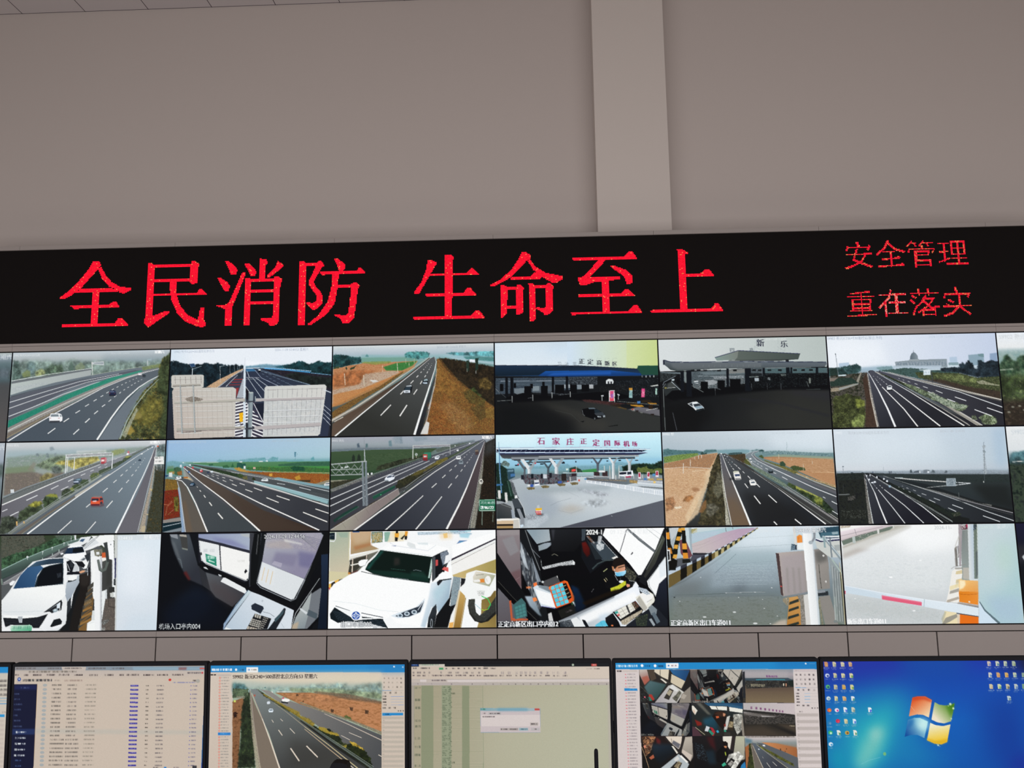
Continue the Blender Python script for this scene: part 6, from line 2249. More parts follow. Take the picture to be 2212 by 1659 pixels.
PICTURES['van_highway'] = '''
V|0:49 100:64 190:76 225:190 260:156 1000:252
G|76|21|+41+44+899+57|+0+0+1000+0-2+140-994-19||.6
P|21|+615+26+377-16-2+116-332-23|57|.6
X|297 379 748|+4+106+30-6+9+6+67+6+86+1+43+10+15-12+62-1+4+14-91+8-226+8|13|231|5||3|.9
P|356|+320+114+53-2+95-1+43+5+3+14-142+9-52-11|7
X|155 156 190|+510+121+44-9+42+5+4+9+57-4+93+6+140+11+98+10+1+15-193-12-188-11-56-10|11|232|5||2|.9
X|749|+562+119+24-5+10+12-29+1|9|233|3
X|750 751 752 753|+5+150+80-12+120-8+9+12-82+24-97+18-29+0|13|234|5|.7
X|342 754|+224+132+10-12+10+13+14-5+4+14-38+5|8|235|3
G|298|254|+34+213+241-46|+6+189+126-23+87-24+105-11-4+10-28+65-39+28-249-12
P|299|+6+189+318-58-34+113-42+96-134+222-114+0|9|.45
X|163 136 323 184|+6+194+213-47+101-13-6+14-42+76-267-11|13|236|5|.3
X|318 317 520 136 299|+4+218+249+12+29-5-32+57-69+172-67+108-111+0|25|237|3|.35
X|299 300|+248+244+44-38+28-63-2+25-28+76-42+96-50+142-69+66-12-47+72-129|17|238|7|.5|7|.85
X|163 380 136|+7+396+48-10+7+48-10+24-44+14|11|239|11|.7|5|.8
X|259 253|+122+386+38-8+9+18-29+24-34-4|10|240|9|.7|4|.85
X|218|+58+446+42-2-5+12-38+2|8|241|7|.5||.8
X|298 184 520|+12+262+240+1-23+77-107+46-114-28|19|242|7|.25|13|.6
L|84|8|11|+4+220+126-8+142+10||.8
L|300|13|8|+172+238+72-5||.7
X|380 298|+162+339+20-9+28+14-6+14-33+0|10|243|7|.5|5|.7
L|91|9|9|+120+190-3+60
L|91|8|8|+162+168-2+39
L|91|6|6|+189+147-1+21
L|91|5|5|+210+142+0+22
L|91|4|4|+151+214-1+14
L|91|5|5|+228+140+0+20
P|170|+292+210+27-62+15-14+7+4-1+126+14+134+0+80-4+82-160-6+10-20+46-161+35-129|2
X|362 288 755 301|+292+210+27-62+13-12+4+137+18+134-4+153-164-6+27-76+33-110+32-124|14|244|11
X|148 116 288|+319+244+18+20+9+95-35+47-26-47|9|245|9||5|.6
X|128 121 521|+244+435+38-9+36+28-16+28-44+29-17-29|10|246|11||5|.7
X|522 163|+198+482+27-62+19-14-2+48-20+28|11|247|7||4|.8
X|191 91 523|+338+244+12+58+8+105+10+85+6+66-24+0+1-104-9-114|8|248|3|||.9
G|492|80|+398+558-50-414|+336+136+10+2+48+136+57+162+47+122-114+2-25-162-19-182
P|524|+358+407+48-9+86+160-104+2|28|.5
L|44|13|4|+384+560-25-168-17-167-6-89
L|116|8|4|+376+560-24-162-16-163
G|208|358|+586+549-190-405|+344+136+28-2+74+54+109+68+135+105+238+198-430+1-64-162-54-154
P|154|+455+360+186+38+223+158-349+4|47|.6
L|11|27|18|+494+560-43-124-41-114
L|8|14|6|+410+322-34-92-22-72
L|16|5|4|+354+158-10-24
L|8|19|12|+926+558-148-121-116-93
L|35|10|5|+662+344-108-79-90-63-64-44
L|17|4|4|+400+158-32-24
L|8|14|14|+523+388+34+48
L|8|14|14|+606+384+46+46
L|8|10|10|+472+315+18+27
L|8|9|9|+492+270+14+16
L|8|10|10|+541+318+18+20
L|8|8|8|+464+243+10+11
L|8|7|7|+438+218+14+13
L|8|6|6|+424+202+10+12
L|8|7|7|+406+224+8+8
L|8|6|6|+398+210+5+6
L|8|5|5|+390+198+4+6
L|8|5|5|+382+185+4+6
L|8|5|5|+416+197+5+5
L|8|4|4|+373+174+3+4
L|8|4|4|+403+182+5+6
L|8|4|4|+366+163+4+5
L|8|4|4|+389+172+5+4
L|8|15|15|+628+540+18+20
L|8|15|15|+750+528+35+30
P|367|+997+559-65+0-242-193-136-101-100-67-73-54+9+0+74+44+136+96+401+262
L|160|10|4|+998+543-128-91-178-124-136-87-92-53-64-34
L|14|7|3|+999+532-128-92-179-122-136-84-92-50
L|44|5|3|+998+550-128-92-178-123
L|18|8|4|+960+559-180-136-135-101-113-81
X|478 9 215 352|+501+212+33-4+68+43+91+58+27+23-10+10-109-67|9|249|4
X|302 756 123|+376+142+44-8+66+6+2+38+28+20+4+14-38-14-64-34|11|250|7
X|757 525 199|+474+183+15-19+27+20+0+24-29-6|9|251|7
X|758 155|+382+134+38-4+48+0-1+10-71+4|9|252|4
X|526 147 759|+720+332+6-23+36+5+32+28+36+10+73+24+13+24+40+4+22+34+2+42-30+18-57-42-65-56-68-44|12|253|11||2
X|760 347 761 512|+766+333+28-5+36+20+46+24+31+14-15+18-36-18-50-24-36-10|9|254|7|||.95
X|467 347 263|+868+404+34-14+18+19-8+38-36-10|10|255|9|||.9
X|491 147|+924+418+32-14+22+34-4+46-37+10-21-38|10|256|9
G|762|60|+962+456-448-320|+486+144+43-18+39-7+2+5-37+16+27+39+136+73+305+115+0+137-91-100-189-95-201-101
P|174|+538+150+68+44+182+82+211+86+1+24-258-115-160-73-64-44||.7
L|23|10|8|+998+400-121-52-135-68-114-58
L|16|7|4|+628+222-78-43-29-34+13-17+28-6
L|46|5|4|+520+202-31-34-3-24+29-16
L|44|7|4|+580+232-46-30-32-24
L|16|10|10|+968+426+32+18
L|16|8|8|+691+278+31+18
L|16|7|7|+642+252+16+7
L|16|6|6|+597+226+15+7
L|16|5|5|+571+210+10+6
L|16|5|5|+552+198+9+5
L|16|4|4|+536+184+6+6
L|16|4|4|+526+181+6+5
L|16|8|8|+920+400+14+8
L|16|9|9|+968+482+33+22
L|27|13|5|+997+358-117-48-114-53-114-44-70-29-40-29-4-17
L|527|7|4|+996+366-117-48-113-54-106-44
G|298|136|+607+170+375+3|+588+160+114-4+294+17+2+171-118-53-181-87-106-34
X|163 136 317|+593+165+403+5+0+88-206-10-91-44|17|257|3|.25||.9
P|215|+575+155+127-9+290+18+3+14-247-16|3
X|137 163 254|+837+248+159+10+2+76-116-52|11|258|4|.4||.8
P|184|+588+165+408+8+2+171-299-140|9|.3
L|299|6|9|+864+253+132+5||.8
L|318|4|4|+877+206+90+48||.8
X|219 376 300|+712+232+78+25+90+39+118+38+0+14-118-43-91-39|9|259|5|.8
X|763 764 408|+588+174+64+25+60+19+78+34-24+10-91-44-78-34|9|260|5
X|765 528|+684+194+16-9+18+19-6+14-28-4|9|261|5
X|286 287 123|+740+224+20-12+32+7+36+10+0+14-66-1|9|262|7
X|766 344|+560+155+20-9+11+14-3+10|8|263|4
L|164|6|6|+873+182-1+22
L|164|6|6|+820+205-3+38
L|164|6|6|+754+168-1+15
L|164|6|6|+680+142-1+28
L|190|4|4|+728+123+4-51
P|120|+384+283+28-9+4+19-28+2|7|.6
P|45|+409+245+5-5+26+0+10+24+4+24-7+4-29+0-6-18
P|114|+409+245+5-5+24+0+4+5-28+7
P|767|+416+260+30-2+2+12-28+2
P|204|+419+283+33+1-2+7-29+0||.6
P|120|+486+312+19-4+4+16-19+0|5|.6
P|41|+500+297+8-6+19+0+12+17+2+14-9+4-26+0-5-14
P|96|+509+306+20-2+5+8-24+2
P|56|+506+294+20-2+2+4-22+3||.7
P|268|+612+244+8-7+16+1+7+11-3+7-24+0
P|141|+620+240+14+0+2+4-18+0
P|23|+507+166+11-2+2+8-12+1
P|33|+514+184+6-2+2+6-7+2
P|176|+397+188+11+0+2+5-12+1
P|16|+341+133+7-1+0+6-6+0
P|17|+360+144+7+0-1+4-5+2
P|17|+375+152+6-2-1+6-4+0
T|S9902 新|+4+21|40|20|1
T|元K235+100遥控北京方向|+112+22|34|64|.5
T|2024-11-09 12:44:53 星期六|+646+24|36|64|.7
'''
PICTURES['tower_dusk_highway'] = '''
V|0:119 100:119 350:75 430:101 455:92 490:97 530:275 1000:334
G|49|106|+190+74+797+64|+0+0+1000+0-6+269-990-13||.7
P|21|+144+12+456-3+34+174-453+3|90|.5
P|48|+924+14+76-9-8+233-64+0|40|.6
X|32 95 60|+1+250+74-1+101+4+150+1+101+0+51-2+249+3+99-1+169+5-1+25-518-12-474-4|10|271|5|.6|3|.9
X|242 1|+428+266+2-15+8-5+6+20|8|272|3
X|313 56|+446+266+11-10+15-2+10-2-1+15|8|273|3
P|56|+508+250+24-2+2+20-28+0||.8
X|176|+531+268+4-18+7+2+2+16|7|274|3
X|146 60|+548+268+12-19+10+4+6+15|7|275|3
P|49|+530+258+12-2-1+12-13+0
X|1|+626+269+8-15+10+2+0+13|7|276|3
P|17|+482+257+8+0-1+11-7+0||.8
G|339|768|-44+478+16-212|+3+263+171-1+151+7+300+10+370+3+6+208-192-52-289-104-246-54-110-2+2+286-166-2
X|456 769 381|+294+280+181-3+249+3+270+4+4+46-228-4-297-24|20|277|0|.3|8|.8
P|529|+769+336+227+4+5+150-144-42|40|.7
X|301 770 459|+10+296+154-18+7+152-1+134-170-2|20|278|4|.8
X|158 276|+3+263+161+0-2+35-158+8|14|279|4|.5
P|242|+82+262+8-6+10+2+2+6||.9
P|278|+147+264+3-6+10+2+0+6
P|118|+164+266+50+0+39+24+347+268-410+3
G|378|371|+400+558-216-285|+166+273+18+0+68+37+208+134+134+115-404+2-13-201
G|208|278|+898+538-576-232|+234+279+40+5+146+58+290+84+289+84-1+52-250-6-142-71-190-103-124-72
L|160|16|5|+178+561-10-121-4-111-2-56
X|27 289 0 252|+168+560-5-150+1-112+4+0+10+112+18+150|8|280|3
L|46|10|4|+193+560-15-145-8-117
L|33|20|13|+272+560-33-99-23-81
L|16|10|4|+216+380-30-71-19-43
L|3|12|8|+376+560-67-98-72-100
L|3|12|8|+484+560-100-102-111-96
L|3|13|9|+592+559-108-95-118-87
L|17|9|4|+366+377-86-52-86-57
L|17|6|6|+226+349+6+7
L|17|5|5|+219+338+3+4
L|17|6|6|+258+347+6+7
L|17|5|5|+247+336+5+5
L|17|4|4|+214+330+2+4
P|529|+291+315+58+27+87+40+4+16+72+26+72+36+22+25+58+11+38+30+43+10+3+20-99+0-235-148|3
X|345 425 272|+290+326+59+16+82+36+81+46+71+41+81+35-13+36-141-87|12|281|8
X|352 363 290|+644+506+50-10+8+20-40+10|9|282|6
L|127|10|3|+649+556-117-76-118-72-120-68-100-69
L|39|5|3|+647+550-115-76-118-72-114-64
L|169|6|6|+624+556-116-82-104-66
P|248|+297+338+13-2+6+12-15+2
L|61|10|7|+997+552-145-54-142-60-120-46
L|4|7|3|+590+392-122-42-96-34-98-34
L|57|13|9|+997+507-141-39-146-42-144-47
L|52|8|3|+566+379-146-47-126-42
L|530|6|6|+996+519-142-39-168-49
X|85 168 14|+469+348+146+37+193+63+73+10-1+10-218-58-144-46|7|283|4|||.7
L|24|10|10|+825+522+93+35
L|24|9|9|+656+456+58+23
L|24|9|9|+631+474+43+21
L|24|7|7|+554+416+34+13
L|24|8|8|+526+425+34+17
L|24|6|6|+486+388+26+10
L|24|6|6|+460+395+20+11
L|24|5|5|+438+366+16+7
L|24|5|5|+401+353+12+5
L|24|5|5|+412+375+12+5
L|24|4|4|+375+342+8+3
L|24|4|4|+380+358+8+4
L|24|4|4|+354+346+7+4
L|51|11|12|+340+294+132+14+164+14
L|24|9|7|+688+326+86+6
L|61|9|10|+774+332-90+10
L|39|9|5|+634+344-116+10||.9
P|98|+338+293+50-1-5+5-40-1
P|32|+636+302+52+0-2+44-54+0
X|109 88 7|+640+306+45-1-3+37-45+1|9|284|0
L|64|4|4|+636+302+52+0-2+44-54+0+4-44
L|519|10|8|+698+306+2+24-4+81
L|52|5|5|+698+386+0+25
X|60 7 64|+860+110+20+0-4+16-16-1|6|285|2
X|56 7 64|+862+125+8+1+2+152-19+2|6|286|4|||.8
L|313|4|4|+871+90-3+25
L|1|4|4|+870+136-18+192
L|56|5|5|+860+140+16+11
E|88|+868+148|16|12
L|81|10|10|+848+320+0+10
L|56|5|5|+44+223-3+41
P|109|+39+220+10+0-2+6-7+0
P|316|+210+256+8+0+0+5-7+1
L|88|3|3|+277+228-1+31
L|129|10|10|+310+254+0+14
L|129|10|10|+320+254-2+14
P|47|+186+298+6-2+2+7-2+5-6+0
P|47|+200+318+11-2+2+6-1+6-12-1
P|47|+215+313+11-2+2+7-1+4-12+0
P|47|+174+276+5-2+1+6-2+6-3+0
P|47|+286+309+10-3+2+8-2+4-9+0
P|47|+270+296+8-2+2+6-2+5-7+0
P|47|+232+285+6-3+1+7-1+5-6+0
P|47|+194+274+4-3+0+7+0+4-4+0
P|333|+216+322+12-2-2+4-9+2
P|129|+200+324+10+0+0+4-10+0
P|19|+6+386+63-2+2+6-64+2
L|277|5|5|+38+327-4+51
X|0 382|+58+404+40-10+4+20-41+10|7|287|8|||.7
X|37 301 301|+16+478+141+2-4+50-141-1|8|288|4|||.8
T|S9902|+8+31|40|5|.8
T|新元K239+010遥控石家庄方向|+86+32|40|12|.8
T|2024-11-09 12:45:02|+622+30|38|12|.8
'''
PICTURES['white_sedan_kiosk'] = '''
V|0:147 300:530 1000:252
P|358|+30+198+358-156+182-34+22+343-122+215-408-3
P|57|+51+277+111-61+230-121+27-9-157+114-155+86-67+30||.9
L|39|7|7|+51+278+119-68+213-110
P|169|+39+294+67-16-18+52-42+52
X|771 531 290 772|+14+0+260+0+21+32-89+52-180+52|20|291|0
X|773 495 368 774|+26+136+89-34+91-22+90-34+44-27+68-17+60+0+2+18-54+31-162+56-134+57-90+34|14|292|11||1
X|145 283 85|+339+1+129-1+2+16-54+26-48-18|9|293|7|||.6
G|133|532|+164+138+13+44|+32+206+132-66+135-54+135-48+73-17+1+13-72+26-178+87-111+65-111+48
L|493|12|6|+31+204+133-63+135-55+135-48+73-16
L|343|7|4|+36+255+111-47+111-61+160-74
E|46|+186+128|13|13
L|65|7|7|+187+132+0+12
E|46|+335+74|9|9
L|65|7|7|+335+77+0+13
E|46|+406+48|8|8
L|65|7|7|+406+51+0+13
E|46|+278+98|8|8
L|65|7|7|+278+102+0+12
P|17|+466+2+12+0+1+28-9+2
L|46|5|5|+447+7+3+31
L|134|11|11|+280+134+0+13
L|134|11|11|+339+108+1+16
L|134|11|11|+378+86+0+14
L|134|11|11|+430+46+2+18
L|145|20|20|+36+255+7+35
P|3|+494+38+12-22+65-6-17+34-35+17-83+3-5-6
P|533|+500+38+12-12+23-2-13+19
P|11|+404+130+16-30+12-26+13-10+65-3+19+13+21+45+16+39-11+40-18+4-49-40
P|445|+412+113+18-35+92-8+14+33-51+7
P|202|+462+107+2-27+56-6+13+27
P|20|+402+130+14-14+120-10+14+17-40+22-36+11
P|4|+506+152+26-20+24-2-13+20-18+6
P|1|+516+150+17-12+16+0-15+14
P|171|+479+156+46+2+20+22-9+16-46-20
P|23|+388+108+16-4+3+9-16+5
P|269|+536+123+32-17+2+35-12+22
P|24|+528+70+44-48+50-18+87-1+7+33-92+15-90+41
P|33|+534+88+90-40+82-12+6+9-74+17-44+18-54+16
P|11|+570+8+144-4-3+32-87+15
L|19|5|5|+526+76+46-37+40-31
L|775|4|4|+534+83+61-53+27-26
P|3|+572+97+27-9+39+45+6+245-50-1
P|20|+638+62+73-22+9+111-30+0-8-53-34-27
E|80|+694+60|7|7
P|81|+714+3+16+0+10+139+19+421-13+0
G|33|16|+712+45+17+307|+708+151+14-4+19+219-20+4
P|534|+722+142+10-4+5+118-8+5
P|275|+724+265+11-9+3+44-12+0
G|21|49|+852+90+22+436|+731+5+270-3-1+560-248+1
P|47|+760+90+184+2+3+262-173-2|73|.7
P|119|+827+482+171-20+2+100-214+2|55|.6
P|4|+752+563-21-558+4+1+23+557
P|61|+731+3+270-3+0+34-267+2||.5
P|383|+646+221+44-75+16+3+6+147-55+36
P|258|+673+177+33-26+6+141-31+16|14|.5
P|16|+655+334+23-8+8+172-20+4
P|61|+676+326+10-4+4+56-12+4
P|58|+680+378+60-4+8+189-84-1+2-60
X|66 776 211|+681+386+57-4+10+179-61-1|11|294|0|.7||.8
P|33|+594+132+51-4+10+206+11+228-40+0
P|101|+634+133+11-3+23+432-9+0|4
P|11|+578+132+24-4+12+250-18+2||.8
P|46|+598+446+20-2+4+58-18+4
P|11|+578+515+24-13+22+0+4+60-50+0
L|4|3|3|+580+524+43-13
L|4|3|3|+580+517+38-9
X|121 116 535|+589+80+27-10+28+14+2+27-22+21-23-8|9|295|3
P|17|+606+104+19-2+3+16-18+2
P|169|+584+82+32-14+28+12-4+8-46+0
P|536|+642+108+22-2+4+30-24+2
P|45|+643+138+25-2+4+15-23+9
P|104|+614+150+14-4+14+48+8+14+15-11+7-29-6-79-19-38+23-7+12+58+6+66-13+44-27+11-18-11
L|127|7|7|+621+150+17+51+12+13
P|277|+650+51+22-4+18+113-13+4
P|336|+697+310+34-1+3+31-33+1
L|777|9|9|+702+365-1+56+41+9
L|31|7|7|+706+339-8+57
P|81|+706+344+22-2+2+23-20+3
X|39 168 203|+668+507+38-13+4+9-25+25-16-4|6|296|4
X|44 289|+668+546+22-4-3+18-18+0|6|297|3
P|220|+460+420+56-183+64-17+0+79-36+139-16+122-112+1
P|303|+516+237+64-17-5+70-27+18-28-18|14
P|522|+554+394+22-86+11-9+21+79-3+68-3+56-26+17+2+43-50-2
P|165|+526+528+74-56+1+20-77+59
P|165|+533+491+67-51+2+20-71+54
P|165|+540+454+60-46+2+22-64+48
P|165|+546+418+54-43+2+23-56+44
P|165|+554+381+47-39+1+26-48+37
P|165|+560+344+41-34+2+26-41+32
P|165|+567+308+35-30+1+27-34+27
P|30|+535+519+66-34+1+13-68+34||.8
P|30|+542+480+58-30+1+14-61+29||.8
P|30|+548+442+51-26+1+15-54+23||.8
P|30|+554+403+44-21+2+15-47+19||.8
X|376 778 537|+554+390+36-13+10+17-44+39|8|298|5|||.7
P|87|+416+558+32-44+2-120+30-87+32-70+8+79-32+121-18+124|5
P|3|+54+373+34-43+36-61+46-61+17-18+34-34+82-18+105-5+20+7+42+18+19+8+20+28+5+78-31+78-9+82-26-56+4+125-46+57-344+3-16-179
G|64|95|+432+219+69+131|+437+280+73-43+5+44-37+69-7+26-12-4-9+22-18-44
P|23|+410+148+18-8+8+62+1+78-9+9
G|779|780|+132+304+126-140|+112+314+37-76+43-48+77-12+19+14-33+43-13+70
G|781|538|+257+142+31+40|+196+190+48-34+78-15+86-3+2+26-104+10
P|244|+242+305+14-61+30-50+38-14+84-16+5+37+4+88
P|782|+255+300+9-56+27-48+43-13+70-13+10+110-54+12
X|202 321|+374+227+27-4+1+27-22+4|7|299|2
P|539|+428+158+23-10+29+28+11+26-26+17-28-5
P|4|+482+166+24+28-4+21-33+0
L|4|8|8|+434+170+19+40
P|162|+446+153+24+13+2+27-18+0
P|142|+438+219+72-3+4+17-80+3
P|359|+508+220+20-9+19+0-4+9-23+8
L|81|6|6|+542+214+19+2
P|118|+564+194+12-2+2+46-11+0
L|61|6|6|+560+196+4+46
P|11|+448+246+27-9+25+5-2+17-25+11-28-3
P|172|+446+268+27+2+25-10-7+8-27+9-22+3
P|23|+86+282+20-16+16+3-14+24-16+2
G|11|17|+225+326-35+144|+56+382+54-65+314-23+13+56-21+26-108+72-54+26-126+4-76-22
L|98|4|4|+66+447+123+3+113-6||.8
P|208|+308+453+104-73+8+18-4+42-48+22-24-13
P|21|+326+448+74-50+8-5-2+35-18+4-2-22
P|32|+362+440+26-12+10+17-26+13
E|75|+378+440|17|13
L|20|8|8|+402+398+6+42-18+9
P|11|+67+468+192+2+14+8-54+8-141+0
P|539|+64+482+114+6+96-8+62-18-24+42-25+39-36-1-11-16-127-2-31+14
L|97|3|3|+78+491+114+4+118-21||.7
L|97|3|3|+79+498+114+4+117-18||.7
L|97|3|3|+80+506+114+3+117-15||.7
L|97|3|3|+80+513+114+3+118-13||.7
L|97|3|3|+80+520+114+2+118-10||.7
L|97|3|3|+82+528+114+2+117-8||.7
P|12|+152+476+30-2+0+38-18+0
X|74 61 43|+156+478+24-2-1+34-13+0|6|300|0
G|23|17|+328+479+78+77|+345+462+81-22+22+10+1+68-43+40-90+2-20-22+28-42
P|332|+354+535+20-39+36-8+15+18-3+16-48+20
P|23|+355+541+80-23-7+18-50+12
P|33|+58+516+28+22+29+12+182+2+46+6-281+3
G|540|783|+172+525+8+37|+113+527+119-3+14+10-3+25-123+1-6-10
K|784|+122+532|227|39|.8|7
P|162|+460+376+10-8+4+64-16+30-8+18+0-82
T|-11-09|+614+32|55|11|.75
T|12:44:53|+736+33|57|20|.95
T|星期六|+892+32|61|20|.9
T|004|+70+548|46|23|.6
'''
PICTURES['empty_booth_desk'] = '''
V|0:201 1000:86
P|541|+0+0+58+0+24+106+66+144+81+57+90+57+89+58+30+18-48+125-390-3
P|542|+115+371+103-73+111+71-17+70-102+92-136-1-27-47|58|.9
P|785|+19+412+291-43+99+71-24+116-359+1|58|.6
G|97|204|+76+58+158+145|+48+6+118-1+44+103+24+86+24+113-90-39-42-66-43-82-23-62|5
P|74|+56+30+24+28+39+96+10+48-36-82|13|.7
P|43|+46+4+46+0+6+28-42-12
P|383|+110+21+42-4+8+76-36-7
P|34|+105+6+41+1+4+15-42-6
P|18|+123+83+37+8-2+9-32-8
L|103|6|6|+102+147+17+7+12+48
P|543|+138+230+18-9+27+47-9+10|9|.8
L|4|14|10|+192+32+25+114||.8
L|162|19|19|+206+8+27+176
P|384|+166+2+59+0+9+187-10+0
G|140|544|+274+232+182+162|+269+228+84+24+25+10+139+95-79+74-100-57-40-48|3
P|471|+228+194+46+38+34+108-50-33-17-57
P|99|+286+270+118+48+80+58-46+50-120-71|38|.6
P|293|+216+4+334-2-12+120-9+160-24+10-253-117-24-9
G|370|151|+226+14+315+76|+220+4+328+0-10+102-164-43-153-38
P|39|+470+6+78-2-2+29-66-15|7|.8
P|545|+294+24+128+16+110+54-40+0-147-36|19|.7
L|83|29|25|+219+32+155+36+164+50
P|3|+223+42+123+28+15+144-89-38-28-15-12-53
P|8|+354+74+182+48-8+142-14+14-148-61
L|150|9|9|+350+70+16+149
P|407|+266+120+66+20+5+55-63-27
K|546|+274+133|103|39|.9|9
P|546|+285+159+11-5+0+5+27+10+0+5-27-8+0+4
P|171|+502+228+10-16+10+14-14+14
P|120|+230+113+14-2+2+17-10+4
L|61|8|8|+244+156+28+24+94+39+144+61+14-2
L|43|6|6|+227+42+14+104+16+24||.8
L|7|6|6|+548+4-11+109-9+160
K|4|+254+94|136|39|.8|11
K|51|+461+159|88|29|.8|12
P|207|+224+189+8-14+135+59+173+86+282+115-28+14-264-119-162-78
P|150|+528+4+73-1-29+271-37+46
P|271|+555+4+41-1-8+167-15+132-33+8+0-182
L|198|14|14|+580+10-8+118
P|120|+601+5+34-4+319+3+25+26-9+33-140+317-37+27-200-87-20-23
G|193|786|+685+44+103+190|+630+4+320+2+20+14-5+29-104+224-122-49-132-51
X|787 89 788 185|+630+6+329+0-31+113-144-25-160+2|29|301|0|.4|9|.5
P|77|+628+58+125-12+40+52-165-12|19|.6
P|789|+688+116+135+16-27+70-130-26|19|.7
P|790|+822+112+102+21-32+79-67-14|19|.6
P|51|+734+40+106+26+6+10-108-21|5|.7
P|791|+680+167+48+15-8+24-54-20||.6
L|80|5|5|+790+4+166+45||.55
L|80|5|5|+800+10+152+49||.55
L|80|5|5|+810+17+138+53||.55
L|80|5|5|+820+24+125+56||.55
L|80|5|5|+830+30+112+60||.55
L|80|5|5|+840+38+98+62||.55
L|80|5|5|+850+44+84+66||.55
P|24|+607+172+254+102-59+114-19+5-185-81-13-20
L|12|8|8|+607+171-27+126+22+24+181+79+29-12+54-110||.9
L|246|8|8|+585+297+23+19+175+77
L|385|8|8|+624+204-16+77
L|385|8|8|+648+216-15+76
L|385|8|8|+673+228-15+75
P|3|+577+283+35-107+78+34-10+102||.25
L|43|8|8|+954+6+18+24-11+38-141+302
P|270|+974+6+26-6+1+134-43+0-136+301-10-9
G|792|542|+954+166+46+326|+958+134+43-4-1+432-54-1+17-235
P|43|+888+371+70-45+5+8-15+158-64+68-48+0+16-106||.8
G|85|60|+866+445+51+116|+815+495+91-147-20+144-17+68-76+0
P|146|+890+450+53+24-4+32-58-24
P|61|+842+440+44+28-10+10-38-29
L|61|8|5|+788+560+26-88+138-202
P|219|+797+536+37-18-8+42-33+0|5|.7
P|793|+921+538+23-18+2+41-34+0
P|3|+378+262+14+0+119+62+11+19-10+13-148-72
P|17|+258+199+15+0+15+15-24-8
P|4|+348+240+20+8+0+7-15-3
G|106|49|+414+556+186-184|+548+344+52+19+194+86+10+5-16+106-398+3
G|341|75|+404+552+122-204|+530+334+18+10-136+180-22+39+1-35+66-106
L|533|8|8|+530+334-82+106-50+79
P|16|+404+547+39+14-43+3
P|794|+551+423+21-13+49+20+5+12-18+30-54-26
L|97|4|4|+622+461+39+9+29+20
P|171|+574+470+98+30-22+60-125+2
P|27|+556+498+9+2-2+8-9-4
P|27|+568+500+8+4-1+7-10-3
P|27|+580+504+8+3-2+7-9-2
P|27|+591+508+9+2-2+8-10-4
P|27|+602+510+10+4-2+7-10-3
P|27|+552+508+10+2-2+8-10-3
P|27|+564+511+9+3-1+7-10-3
P|27|+576+514+8+3-1+7-9-2
P|27|+588+518+8+2-2+8-9-3
P|27|+599+521+9+3-2+7-10-3
P|27|+549+518+9+2-2+8-10-3
P|27|+561+521+9+3-2+7-10-3
P|27|+572+524+9+3-1+7-10-2
P|27|+584+528+9+2-2+8-9-3
P|27|+596+531+8+3-1+7-10-3
P|27|+546+528+8+2-1+8-10-3
P|27|+558+531+8+3-2+8-10-4
P|27|+569+534+9+4-2+6-10-2
P|27|+580+538+10+2-2+8-10-3
P|27|+592+541+9+3-1+8-10-4
P|34|+628+491+6+3-1+5-7-3
P|34|+638+494+6+2-2+6-6-2
P|34|+648+497+6+2-2+5-6-2
P|34|+622+501+8+3-2+5-7-3
P|34|+632+504+7+2-1+6-8-2
P|34|+642+507+6+3-1+5-7-3
P|34|+617+512+7+2-2+5-6-2
P|34|+627+514+7+2-2+6-7-2
P|34|+636+517+8+3-2+5-7-3
P|34|+612+522+6+2-1+6-7-3
P|34|+622+524+6+2-2+6-6-2
P|34|+631+527+7+3-2+5-6-3
P|34|+606+532+7+2-1+6-8-3
P|34|+616+534+7+3-2+5-7-2
P|34|+626+538+6+2-1+5-7-2
P|34|+601+542+7+2-2+6-7-3
P|34|+610+544+8+3-2+5-7-2
P|34|+620+548+7+2-1+6-8-3
P|34|+596+552+6+2-2+6-6-2
P|34|+605+554+7+3-2+5-6-2
P|34|+615+558+7+2-2+6-7-3
P|27|+576+470+10+4-4+20-10-4
P|27|+590+475+8+3-4+20-9-4
P|27|+602+479+10+3-5+20-9-4
P|38|+534+541+12+3-4+16-14+0
P|38|+549+545+13+3-4+12-14+0
P|38|+564+548+14+4-5+8-13+0
P|38|+580+552+13+4-5+4-14+0
P|149|+746+439+10+5-6+32-48+85-48-1
P|795|+690+503+56-55-4+24-46+50
L|88|4|4|+730+526+20+28||.7
L|1|4|4|+610+398+10-2-4+9
T|2024-11-09 12:44:56|+614+36|64|23|1|246
T|机场入口亭内004|+7+554|72|16|1|292
'''
